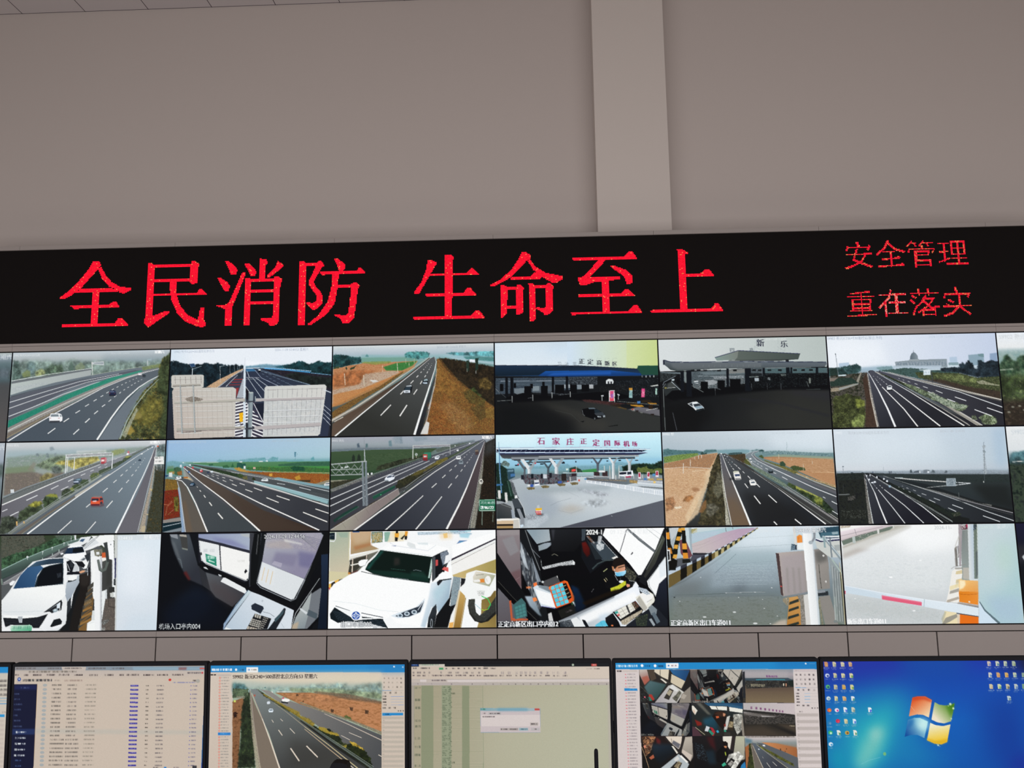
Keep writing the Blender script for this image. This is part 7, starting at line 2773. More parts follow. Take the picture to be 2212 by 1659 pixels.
PICTURES['white_suv_kiosk'] = '''
V|0:20 1000:35
G|221|164|+32+14+79+218|+0+0+120+0+4+242-120-12
P|796|+52+8+58-2+1+29-44-1||.6
P|29|+2+230+124+10-14+30-111+22
L|3|14|14|+37+3-1+40-8+15-26-4
P|244|+0+7+32-1+0+42-30-3
L|56|5|5|+2+24+23-2
L|29|12|12|+122+2-3+165
G|184|537|+154+17+27+95|+128+2+124+0-4+78+54+24-172+30
P|253|+146+88+107-22+1+18-98+27|13|.8
P|219|+128+4+124+0-18+52-78+18|19|.8
L|547|12|12|+140+3+41+0
P|494|+254+5+68-2+0+61-66+8
X|133 221 548 513|+258+9+60-2+1+55-60+6|14|311|0
L|3|9|9|+253+72+69-6+3-60
P|797|+330+6+36-2-1+56-31+2
L|46|7|7|+334+64+31-2+3-58
P|218|+369+6+78+0+1+54-98+7||.8
P|386|+378+2+93+1-4+47-78+4|15|.7
P|798|+394+14+26-2-2+26-24-1
P|154|+400+1+15-1-1+14-14+0
P|154|+396+37+18+1-3+23-15+0
P|387|+456+3+18+0-5+29-15-1
P|154|+454+31+15-1-1+22-13+0
P|799|+428+45+29-25-5+16-12+16
P|800|+724+0+131+0-5+10-121+6||.7
P|801|+772-2+49+0-5+6-39+0||.7
X|369 67 73|+530+8+257-4+73+15-5+9-117-6-204+4|8|312|2|.5||.7
P|388|+685+20+25-4+2+28-22+2
P|389|+661+16+77-4+0+38-67+4|19|.6
P|508|+782+22+68-4-14+29-49-5|7|.8
P|547|+782+60+48+1-33+27-34-5||.7
P|549|+787+67+25+1-6+14-19-1||.8
P|110|+739+88+261-76+0+42-261+113
L|802|25|19|+730+174+106-48+162-72
P|41|+734+186+266-108-1+102-259+80
L|0|5|5|+730+202+265-127
L|114|3|3|+730+188+265-120
G|265|351|+788+238+192-20|+740+260+260-89-1+84-120-21-48+14-15+32-72-12
P|121|+124+167+178-53-18+18-48+42-62+60-48+17
P|503|+129+167+106-27-9+28-66+65-44+13
L|90|25|21|+124+153+82-20+96-27
L|128|8|8|+126+162+90-21+82-25
L|84|16|16|+143+158-3+84
L|186|12|12|+228+134-4+34
L|90|16|16|+130+198+67-14
P|803|+126+242+52-18-8+18-49+9||.7
P|804|+116+237+14+1+1+14-15-1||.8
P|390|+14+301+26-14+43-13+3+7-32+15-38+28
P|388|+2+305+14-4+0+23-14+9
P|388|+35+287+29-9-10+18-14+3
P|805|+0+324+12+4-7+14
P|110|+7+342+23-36+96-55+62-22+34-37+52-42+28-41+63-41+83-4+97+6+97+16+78+20+10+80+10+74+4+28-23+97-62+95-19+55-52+25-584+2-6-100+6-74
G|21|248|+620+328+101+48|+614+305+121-31-14+116-62+90-15-36-28-1-38+117-28-1+46-162|5
P|484|+620+351+72-45+28+10-76+109|23|.7
P|806|+218+224+18-36+43-38+29-39+92+13+218+30-2+86-11+64-155-20-184-36
P|807|+220+220+36-42+56-64+20+2-57+62-29+42|9|.8
P|808|+237+225+165+11+198+32+0+32-198-26-136-28|7|.8
P|216|+391+157+33+1+2+37-34+9|11|.9
L|809|5|5|+372+220+88+10||.8
L|92|7|7|+506+232+16-4+34+8||.8
P|501|+488+238+78+1+29+37-97-14|13|.7
P|451|+595+276+19-111+7+1-7+74-9+37||.9
L|16|6|6|+600+277+16-103
L|810|8|8|+194+234+87+20+169+28+155+22
L|43|6|8|+402+274+78+10
L|104|5|5|+296+258+82+16
P|292|+618+154+24-12+39-18+29-9+10+61-28+65-30+18-42+41
P|7|+620+156+18-4+0+126-14+18||.35
P|359|+690+124+15-4+0+18-9+2
P|442|+666+134+20-10+5+66-9+23
X|129 95 505|+666+134+39-19+15+19-20+51-14+19-14-38|8|313|2
P|122|+640+172+14-2+1+33-15+5
P|811|+677+227+14-14+25+3+0+26-20-8
L|812|5|5|+691+218+25+4
P|23|+700+148+39-14-5+42-43+23
L|19|6|6|+691+213+33-37
P|110|+658+259+24-18+43+10+15+14-15+13-57+7-15-7
P|118|+648+300+14-13+73-8+0+5-53+8-24+28-8-3
P|110|+178+177+19-11+39-2-19+32-24+10-15-10
L|52|5|5|+183+206+34-5+19-33
L|151|5|5|+365+70+35+17+194+31+48-32||.6
L|98|5|5|+312+109+302+37||.8
P|370|+375+86+29-2-4+8||.8
P|46|+472+64+44+15+5+24-34-5-19-15|3|.8
P|75|+526+70+68+1+0+14-58-5||.5
L|75|4|4|+33+403+131+15+145+40+111+10||.8
L|17|5|5|+577+392-52+50-91+26||.9
P|415|+11+476+28-38+92+26+34+0+39+29+125+15+30+53-116-31-125-11-58+9-44-24
L|96|5|5|+25+458+102+24||.6
L|96|5|5|+30+466+116+24||.6
L|96|5|5|+35+475+131+23||.6
L|96|5|5|+40+484+145+22||.6
L|96|5|5|+45+492+159+21||.6
L|96|5|5|+50+500+174+20||.6
L|96|5|5|+56+508+187+20||.6
L|187|6|6|+243+514+87+4||.8
L|187|6|6|+248+522+86+2||.8
L|187|6|6|+253+530+84+2||.8
L|187|6|6|+258+539+83+1||.8
L|187|6|6|+262+547+83+0||.8
L|187|6|6|+268+556+81-2||.8
L|462|9|9|+44+431+87+29
L|427|9|9|+198+472+131+27
P|20|+131+460+33-2+35+16+5+28+125+0+9-5+6+7-140+7-38+4-29-19-103-60+4-5
E|110|+167+487|60|58
E|391|+167+487|49|47
E|5|+167+487|43|19
E|391|+167+487|33|13
E|5|+167+488|17|41
E|391|+167+490|9|31
P|21|+372+490+62-22+91-26+52-50-9+50-19+32-71+27-62+3
P|129|+401+491+52-23+86-30+33-32-23+64-67+26-57+4
E|119|+430+489|33|25
E|96|+430+489|19|14
E|119|+470+479|33|25
E|96|+470+479|19|14
E|119|+513+470|33|25
E|96|+513+470|19|14
L|47|8|8|+534+460+34-50
P|20|+329+513+43-21+34+40+178+25-225+4
G|162|272|+612+489+24+46|+590+558+8-56+22-54+24-23+3+46-16+89
E|43|+616+535|16|54
E|177|+616+535|9|39
P|175|+645+490+76-100+23-111+5+0-28+157+39-9-29+63-19+71-81-1
P|88|+744+268+46+7-7+60-23+92-34+13+9-106
X|60 125 109|+746+270+42+6-8+59-23+87-29+14+10-102|12|314|0|.8||.8
P|118|+792+278+27+4-7+26-24+22
P|3|+740+270+7+0-26+128||.5
G|548|324|+788+354-24+206|+778+349+34+5+4+46-28+162-47+0+19-126
P|218|+778+344+10+5-42+210-8+0||.8
P|813|+722+532+24-4-5+34-24-1
L|84|10|10|+816+396-28+164
G|240|238|+860+492+119-90|+816+391+96-35+86-4+0+210-114-1-96+1
P|20|+822+386+90+16-4+82-24+80-93-2
P|11|+822+252+62-18+115+21-1+83-33+46-53+20-86-13-38-37-5-16+33-21
G|91|280|+884+244+72+75|+879+239+117+25-36+64-96-24-2-32
P|814|+898+286+29-4+5+23-29-1
P|35|+864+290+39-4+3+14-36+2
E|8|+951+291|35|49
L|34|4|4|+942+282+4+18
L|535|7|7|+879+262+48-4||.6
X|52 8 81|+884+350+48+1-6+32-33-1|8|315|2
G|392|382|+860+424+48+92|+836+400+38-2-2+30+7+46+19+19+34-18+66-91+0+101-48+41-42+10-38-12-30-41-9-46
X|289 340 104|+836+410+34-4+4+68+24+21+100-93+0+64-67+59-47-1-38-50|7|316|0|||.7
L|815|12|12|+912+383+38+15+15+32-15+27
L|816|8|8|+950+457-24+7-18-8
L|817|4|4|+874+428+38+33
T|出口车道008|+76+550|74|20|1|200
'''
PICTURES['clerk_booth'] = '''
V|0:86 1000:818
G|13|188|+52+22+42+510|+0+2+138-1+2+116+1+140+3+88-117-173-24-37
P|57|+32+60+68-24+33+90-53+28|7|.8
P|819|+64+256+78-27+0+107-44-38|13|.7
P|194|+8+5+127-3+1+30-122+4|5|.6
L|820|4|4|+98+298+38-22||.6
P|207|+3+135+33+51+108+159+116+173-38+10-102-110-116-116
G|174|62|+26+349+45+183|+4+335+68+73+108+110-5+14-175-1
L|527|8|8|+6+298+90+97+136+128||.8
P|821|+70+411+12-3+8+101+90+5+0+8-100+5
P|297|+91+436+53-41+23+28+9+77-72+16
P|93|+103+446+17-5+2+13-17+6||.8
P|93|+123+439+17-5+2+14-17+6||.8
P|93|+143+432+17-4+2+14-17+6||.8
P|93|+106+464+16-5+3+13-17+6||.8
P|93|+126+457+16-5+3+14-17+6||.8
P|93|+146+451+16-5+3+14-17+6||.8
P|93|+108+482+16-5+4+14-18+5||.8
P|93|+128+476+16-5+4+13-18+6||.8
P|93|+148+469+16-5+4+14-18+6||.8
P|93|+110+500+18-4+2+13-17+5||.8
P|93|+130+494+18-5+2+13-17+6||.8
P|93|+150+488+17-5+3+13-17+6||.8
P|120|+140+3+62-1+46+139+16+163+42+256-46+4-18-77-99-370
X|4 56 204 16|+139+70+14+14+51+90+42+130+16+138-20+36-36-82-56-139-12-103|25|321|1|5||.7
P|95|+205+154+32+85+23+65-24+0||.8
P|21|+142+65+16+52+31+121-19-18-28-66|3|.7
G|106|141|+177+396+65+91|+163+386+43+0+54+114-18-8-52-51|5|.9
L|4|9|9|+171+4+35+104+50+131||.6
L|43|8|8|+206+112+50+52||.8
L|85|6|6|+262+178+4+38
G|32|7|+222+23+96+47|+178+2+136+0+8+66-82+19
P|332|+240+86+88-20-1+10-83+18
G|92|95|+249+112+78-27|+247+96+41-15+39-3+1+12-30+23-47+14
P|541|+200+44+42+45+6+47-28-33
G|118|206|+368+4+44+162|+319+2+189-1-2+81-46+51-134-1|7
P|150|+328+4+20+0-11+67|5|.8
L|116|9|9|+326+153+16-9+22+12||.8
L|78|15|21|+271+228+91-24+92-18||.9
X|177 4 33 284|+266+220+96-22+92-16+9+26-91+6-96+20|6|322|0|.6
E|3|+456+198|14|21
P|550|+264+304+92-34+18+39-91+27
L|51|9|9|+356+270+2+12
E|46|+270+305|15|12
P|21|+212+336+24-14+103+56+8+76-90-12-23-51||.95
P|20|+226+345+90+28+24+78-82-23-14-23
L|822|8|8|+257+442+85+14
P|88|+245+322+62+10+13+36-75-32||.9
P|823|+307+332+91-34+19+6+31+74+10+10-6+30-105+38-7-14-11-36
P|551|+384+318+24-6+26+62+4+22-19+14
L|130|8|8|+392+332+15-8
L|130|8|8|+400+353+16-8
L|130|8|8|+408+374+17-8
L|130|8|8|+416+394+18-8
P|143|+314+333+22-7+6+20-22+7
P|166|+339+325+21-7+7+20-21+8
P|143|+364+318+22-8+6+20-22+8
P|166|+322+356+21-6+7+20-22+6
P|143|+346+348+22-6+6+20-21+7
P|166|+372+341+21-7+7+20-22+7
P|143|+329+380+21-7+8+19-22+8
P|166|+354+372+22-6+6+19-22+7
P|143|+379+364+21-6+7+20-21+6
P|166|+336+403+22-7+7+20-21+7
P|143|+362+396+21-8+7+20-22+8
P|166|+386+388+22-7+6+19-21+8
P|143|+344+426+22-6+6+20-21+6
P|166|+369+419+21-7+7+20-21+7
P|143|+394+411+22-7+6+20-22+7
L|552|14|14|+398+300+17+7+33+81+4+25
L|552|9|9|+426+332+20+42+2+18
P|824|+208+396+22-4+6+18-21+8
P|553|+214+313+20-7+4+16-20+10
P|825|+171+331+27-2+4+11-29+2||.8
P|553|+307+332+15-4-6+22-10-4
P|826|+433+424+24-14+9+32-20+18
P|3|+442+420+10-2+11+24-7+5
P|212|+356+469+96-35+17+45-95+35
X|0 393 393|+398+474+44-14+2+10-41+13|6|323|0
G|827|828|+454+332+44+134|+436+324+42+18+44+100-15+28-47+9-8-82|13
P|384|+508+1+140-2+2+187-98+73-50-93
G|829|830|+510+86+36+80|+506+82+24-6+22+38+2+34-18+18-22-33|7
P|373|+508+3+26-1-9+65-19+5
P|831|+533+44+17-2+37+44-10+10
P|372|+558+82+64-10+106+104-102+9-46-47||.9
P|172|+535+62+33+34+59+80-43+4
X|54 16 1|+592+96+20-14+28+10-6+28-24+12-16-18|8|324|2
P|4|+606+44+24-2-9+40-22+4||.8
L|23|6|6|+622+49-16+43
X|4 394|+536+39+56+47-5+10-47-43|7|325|0|||.8
P|110|+648-1+350+1-6+32-62+113-78+125-18+2-50-68-152-164
L|118|12|25|+627+44+73+95+68+85+70+60+24+0
L|4|6|6|+626+68+88+99
L|150|10|10|+774+10-23+72-22+60
L|74|25|33|+778+5+70+64+92+71
L|371|6|6|+784+4+152+127
L|85|6|6|+890+3+88+71
L|4|5|5|+919+1+65+45
P|209|+794+151+12-14+2+9-12+10
P|171|+994+8+40-4-9+165-81+74-60+55-6+37-42-28+16-33+78-124
G|531|258|+994+51-108+210|+986+42+14+24-63+140-61+82-10-8
L|52|8|8|+982+70-100+172||.6
P|20|+884+307+117-139+1+112-48+42-22+68-40-50
L|85|9|9|+998+168-104+134+3+33+35+59
P|21|+956+215+42-37+2+93-39+18||.6
G|249|384|+979+308-13+228|+954+322+50-42-6+278-42+4-36-118+17-63
L|274|19|15|+565+234+33-30+43-18+53-3
P|206|+619+260+69-37+54+55+18+38-10+18-68+14-38-5
P|120|+764+232+46+20+14+27-12+55-53+0-17-37
X|340 292 521 116|+768+224+42+28+14+27-16+28-43-5-13-42|8|326|3|.6
P|45|+680+172+20-8+14-4+4+12-28+6
P|326|+689+186+20-16+29+0+18+16+6+24-16-1-20+9-20+12-14+12-10-19
G|137|832|+698+214+55+37|+696+239+16-19+43-11+5+23-7+24-24+0-24+0
P|137|+680+218+12+5+4+27-12-8
P|262|+716+226+38-10+2+6-38+10||.7
P|833|+730+251+14-3-3+8-12+0
G|834|835|+704+278+49-27|+696+250+18+6+34-8+15-6-1+18-20+18-28+3-14-11
L|20|6|6|+694+232+8+38
L|509|5|5|+700+256+60-10
P|86|+700+278+52-4+28+28-20+23-38+0-28-19
L|4|5|5|+695+269+18+33
L|52|3|3|+730+284-3+18
E|16|+734+308|31|15
P|836|+668+345+44-15+38-24+10-2+0+21-40+27-50+12
L|395|3|3|+692+338+4+18
L|395|3|3|+722+327+4+19
L|395|3|3|+741+316+5+18
P|837|+764+320+19+5-1+11-14+5-6-9
L|4|6|6|+780+302+32+5-10+27
L|838|9|9|+629+250+25-18
L|130|10|10|+632+292+12+16
L|554|8|8|+642+285+10+14
L|57|4|4|+556+366+14-19
G|7|5|+401+551+385-175|+359+528+91-36+192-80+155-73+21-32+17+27+3+32+65+124+15+76-541-2
P|43|+368+524+130-54+192-81+0+9-240+108-86+26|3
P|839|+518+442+124-49+145-49-95+8-193+72|7|.7
P|110|+478+506+163-72+169-68+17+32-179+90-153+63|11|.9
P|67|+592+498+56-18-1+45-43+9|19|.7
P|90|+813+398+69-40+36+23+8+32-6+13-54+50-18-9
P|27|+817+412+20-22+44+68-15+18-16-9
P|8|+838+380+43-20+39+30-43+54
L|0|5|5|+878+426+29-16
P|97|+830+334+24+14+18+19-29-1
X|151 21 333|+830+339+52+14+17+27-19+5-42-23|8|327|3
P|207|+677+480+135-63+44+55-10+18-97+62-27-18
P|90|+686+478+106-52+18+41-88+53
L|0|4|4|+701+471+31+45
L|0|4|4|+728+458+29+46
L|0|4|4|+755+446+27+45
L|0|4|4|+782+433+25+45
L|0|4|4|+700+491+102-49
L|0|4|4|+712+507+96-51
P|840|+688+480+18-7+4+11-17+7
P|122|+702+496+14-7+2+11-12+5
P|394|+754+444+10-4+16+45-9+2||.8
X|157 94 302|+722+530+126-63+4+11-98+74-24-2|7|328|0
X|182 555 841|+788+430+24-11+22+30-24+18|10|329|0
G|394|86|+639+488+67+68|+633+512+44-28+35+54+8+23-84+2
P|842|+573+552+36-23+19-4+20+33-73+5
L|843|4|4|+604+532+13+30
P|269|+364+532+66-12+18+44-80+0
X|1 162 43|+368+532+81-17+8+49-57+0|9|330|0
P|3|+430+520+34-14+50+50-10+9-52-1
P|117|+496+520+19+4+22+38-19+1-13-21
P|110|+298+487+20-9+17+82-29+4||.8
P|149|+846+490+74-50+75+86+1+38-247-2+9-10
P|60|+886+458+20-18+31+28-6+26-29+5
P|54|+887+522+15-5+21+36-10+10
P|109|+903+490+19-9+30+55-20+12
X|477 276 177 234|+808+512+76-22-13+70-57+0|6|331|0
P|844|+667+552+11+0+0+8-12-1
T|2024-1|+534+35|77|11|1|267|2
T|09 12:44:54 星期六|+676+34|70|17|.7
T|正定高新区出口亭内012|+2+557|74|20|1|337|1
'''
PICTURES['kerb_lane'] = '''
V|0:21 100:75 300:76 500:88 700:103 1000:9
P|21|+368+124+148-116+219-4-16+122|57|.8
P|125|+320+143+308+1+8+102-368+0|47|.6
P|1|+348+339+82-28+32+28-58+37|47|.9
P|19|+46+310+171+0-51+80-142+0|57|.6
P|37|+23+404+615+0-8+158-614-1|66|.7
X|32 76 141|+269+208+370-8-2+130-393+18|21|341|0|.15|28|.5
X|127 52 37|+24+394+638+1+5+167-661-1|38|342|0|.4|19|.4
L|98|4|4|+372+224+86-4+118+2||.5
L|98|4|4|+364+240+94-4+118+3||.5
L|98|4|4|+357+256+99-3+119+2||.5
L|98|4|4|+350+272+106-3+118+3||.5
L|98|4|4|+341+292+114-4+118+2||.5
L|98|4|4|+332+310+122-4+118+2||.5
L|98|4|4|+322+333+131-3+118+2||.5
L|556|6|8|+38+386+128+0+237-8+151-4||.7
L|24|4|4|+328+378+226-4||.9
L|1|4|4|+14+394+294+2+330-1||.6
L|109|5|3|+271+266+75-62+54-47||.8
L|92|4|4|+392+122+328-16||.6
L|113|3|3|+456+68+276-13||.7
L|32|4|4|+326+218+299-18||.6
E|3|+190+288|8|4||.9
E|3|+594+351|9|4||.9
E|3|+545+466|8|4||.9
E|3|+616+510|7|4||.9
E|3|+402+404|6|4||.9
E|3|+65+422|6|4||.9
E|3|+374+486|19|7||.9
E|3|+203+512|21|7||.9
E|3|+489+550|25|9||.9
E|3|+574+552|10|4||.9
E|3|+538+416|5|4||.9
E|177|+35+400|11|5
P|107|+578+562+53-28+38-5-2+33|13|.8
P|357|+145+11+115-9+162+0+94+3-193+73-172+18||.9
P|106|+149+34+177-13-69+42-111+23|7|.8
X|396 403 386|+140+11+44-5-2+22-38+11|8|343|0
P|46|+193+2+181+0-96+16-129+16||.6
G|185|183|+225+138+196-116|+146+96+82-28+97-33+97-23+109-6-39+20-122+70-117+52-100+2
L|13|3|3|+146+112+72-16+38-19||.6
L|189|3|3|+149+138+175-70+121-52||.6
L|36|7|7|+348+4+2+24
L|36|7|7|+388+2+2+12
P|281|+148+147+105+3+19-2-146+69-88+47-28+0+3-70+129-24
P|140|+56+180+86-10-16+56-67+10||.9
P|209|+148+148+102+2-7+9-93-1
P|222|+8+273+69-31-3+64-70+42
P|67|+8+250+70-28-1+20-69+31||.85
P|138|+77+242+37-18-2+59-38+23
P|83|+78+222+38-15-2+17-37+18||.85
P|222|+114+224+32-14-3+54-31+19
P|67|+116+207+30-13+0+16-32+14||.85
P|138|+146+210+26-12-2+49-27+17
P|83|+146+194+27-11-1+15-26+12||.85
P|222|+172+198+25-12-3+46-24+15
P|67|+173+183+25-11-1+14-25+12||.85
P|138|+197+186+23-11-2+43-24+14
P|83|+198+172+22-10+0+13-23+11||.85
P|222|+220+175+21-11-2+40-21+14
P|67|+220+162+22-10-1+12-21+11||.85
P|138|+241+164+20-10-1+37-21+13
P|83|+242+152+20-8-1+10-20+10||.85
P|222|+261+154+19-10-2+34-18+13
P|67|+262+144+19-10-1+10-19+10||.85
P|115|+280+144+19-9-1+31-20+12
P|83|+281+134+19-8-1+9-19+9||.85
P|123|+299+135+17-9-1+29-17+11
P|67|+300+126+17-8-1+8-17+9||.85
P|115|+316+126+18-9-2+27-17+11
P|83|+317+118+17-9+0+8-18+9||.85
P|123|+334+117+16-9+0+24-18+12
P|67|+334+109+17-8-1+7-16+9||.85
P|115|+350+108+16-8+0+22-16+10
P|83|+351+101+16-8-1+7-16+8||.85
P|123|+366+100+16-9+0+21-16+10
P|67|+367+93+15-8+0+6-16+9||.85
P|115|+382+91+16-9-1+20-15+10
P|83|+382+85+16-8+0+5-16+9||.85
P|123|+398+82+15-8-1+18-15+10
P|67|+398+77+15-7+0+4-15+8||.85
P|115|+413+74+15-8-2+16-14+10
P|83|+413+70+15-8+0+4-15+8||.85
P|123|+428+66+14-8-1+14-15+10
P|67|+428+62+14-8+0+4-14+8||.85
P|115|+442+58+14-8+0+12-15+10
P|83|+442+54+14-7+0+3-14+8||.85
P|123|+456+50+14-7+0+11-14+8
P|67|+456+47+14-7+0+3-14+7||.85
P|115|+470+43+14-8-1+9-13+10
P|83|+470+40+14-8+0+3-14+8||.85
P|123|+484+35+13-7-1+8-13+8
P|67|+484+32+13-7+0+3-13+7||.85
P|115|+497+28+13-8+0+8-14+8
P|83|+497+25+13-7+0+2-13+8||.85
P|123|+510+20+13-7-1+6-12+9
P|67|+510+18+13-7+0+2-13+7||.85
P|115|+523+13+13-7+0+6-14+7
P|83|+523+11+13-7+0+2-13+7||.85
L|277|10|3|+21+338+77-32+172-102+98-70|5|.5
P|304|+0+1+36-1+2+170+18+33-7+42-38+0-5-122
P|557|+1+28+19-1+2+40-18+1
P|845|+9+118+19+0+6+34-22+0
P|7|+19+2+53-1-36+117-9-23
P|4|+22+4+47-2-11+42-28+32||.8
P|75|+108+0+30+0+12+156-12+24-15+0
P|32|+134+2+16+0-2+140-9+10||.7
P|846|+76+76+34-14+38+99-16+19-32-10-18-18||.8
P|213|+76+2+29+0-15+42-28+0
P|213|+62+44+29+0-17+51-28+0
P|213|+46+95+28+0-10+43-27+0
P|213|+37+138+29+0-10+42-28+0
P|223|+76+4+22+0-6+24-23-4
P|223|+64+53+22+0-7+25-23-4
P|223|+48+100+22+0-6+24-23-3
P|223|+40+156+22+0-6+24-23-3
P|223|+90+2+22+0+0+16-20+0
P|138|+92+18+23+0+0+30-23+0
P|304|+92+48+24+0+0+45-24+0
P|387|+92+93+26+0+1+33-27+0
P|304|+93+126+27+0+2+21-28+0
P|557|+94+147+28+0+2+33-30+0
P|212|+90+184+42-2+7+21-50+3
P|397|+19+170+42+19-4+33-47+28
P|3|+2+128+18+0+3+61-17+7
P|118|+5+135+11+0+2+49-10+4
G|77|0|+650+172+226+186|+628+153+166-11+123-14+9+82-1+148-73+7-195+35-13-10
P|189|+650+172+134-18+6+232-128+9|22|.6
P|168|+846+144+71-14+5+70-62+19|22|.8
P|0|+682+237+10+0+1+144-9+1|8|.6
P|0|+718+237+9+1+1+143-9+1|8|.6
P|0|+750+238+10+0+2+144-10+0|8|.6
P|506|+628+153+20+5+6+126+3+114-13-8-8-125
L|40|4|4|+648+158+12+240
E|847|+648+343|7|8
L|392|8|8|+870+222+2+66+4+70
E|51|+900+172|11|13
E|44|+904+319|10|13
P|162|+851+382+61-10+2+24-60+4
P|43|+852+370+42-4+4+13-42+5
P|0|+859+404+61-8+38+166-75+0
X|121 72|+732+395+48-5+18+172-65+0|13|344|0|.8
P|44|+772+395+30-9+4+176-31+0
G|438|848|+676+562+46-158|+690+406+47-6+13+32-3+130-80+0
P|158|+690+432+52-18+2+16-58+19
P|158|+685+472+55-18+2+14-62+20
P|158|+678+513+60-17+2+14-66+20
P|158|+672+559+63-17+2+14-69+20
X|182 558 94|+652+414+38-14-12+55-23-23|8|345|5|||.8
G|20|3|+788+79+47+0|+790+4+54-1-2+104+10+251+3+204-53+0-6-204-6-232
P|64|+841+14+7+0+1+112+6+436-11+0-2-436|3|.8
P|49|+754+6+90-3-2+43-72-4||.8
P|849|+754+60+16-10+16+6-1+39-31+3
P|16|+754+98+35-3+0+42-33+0
L|850|4|4|+765+60-1+35
P|51|+735+4+14+0+3+133-12+0
P|249|+741+109+10-1-1+29-9+0
X|178 538|+722+102+22+4-2+31-26+3|8|346|0
L|43|32|29|+858+32-3+38-16+23
E|7|+832+96|25|21
P|518|+872+14+130-10-3+57-107+9
P|851|+894+42+104-9-2+23-104+7||.8
P|98|+956+38+37-3-1+14-33+3||.7
P|81|+858+86+147-6-1+102-71+0-67-56
L|534|19|19|+861+79+30+12+107-9
L|23|13|13|+864+74+36+11+98-11
L|3|15|15|+906+63+93-2
L|457|10|10|+920+72+78-3
P|85|+965+112+38-2+1+35-36-1
L|92|32|42|+902+60+44+56+56+80
L|75|10|10|+904+58+99+130
L|60|21|21|+944+74+3+108
L|190|25|25|+909+65+3+61
P|52|+928+172+72+75-4+315-56-19+0-231||.55
L|134|17|17|+946+192+52+83
L|39|6|6|+946+228-4+315
L|19|6|6|+953+236-4+307
L|39|6|6|+959+244-3+299
L|19|6|6|+965+251-3+292
L|39|6|6|+972+258-3+285
L|19|6|6|+978+266-2+277
L|39|6|6|+984+273-2+270
L|19|6|6|+990+280-2+263
L|39|6|6|+996+288-1+255
L|523|21|21|+989+266+9+296
L|105|9|9|+988+210+8+102+0+250
L|78|19|19|+948+404+0+139
E|127|+944+543|25|15
X|157 148|+864+404+10+158-10+0-11-134|7|347|0|||.8
T|2024-11-09|+539+36|55|17|.6
T|12:44:55 星期六|+738+36|61|20|.95|43
T|正定高新区出口车道011|+7+558|72|20|1|205|1
'''
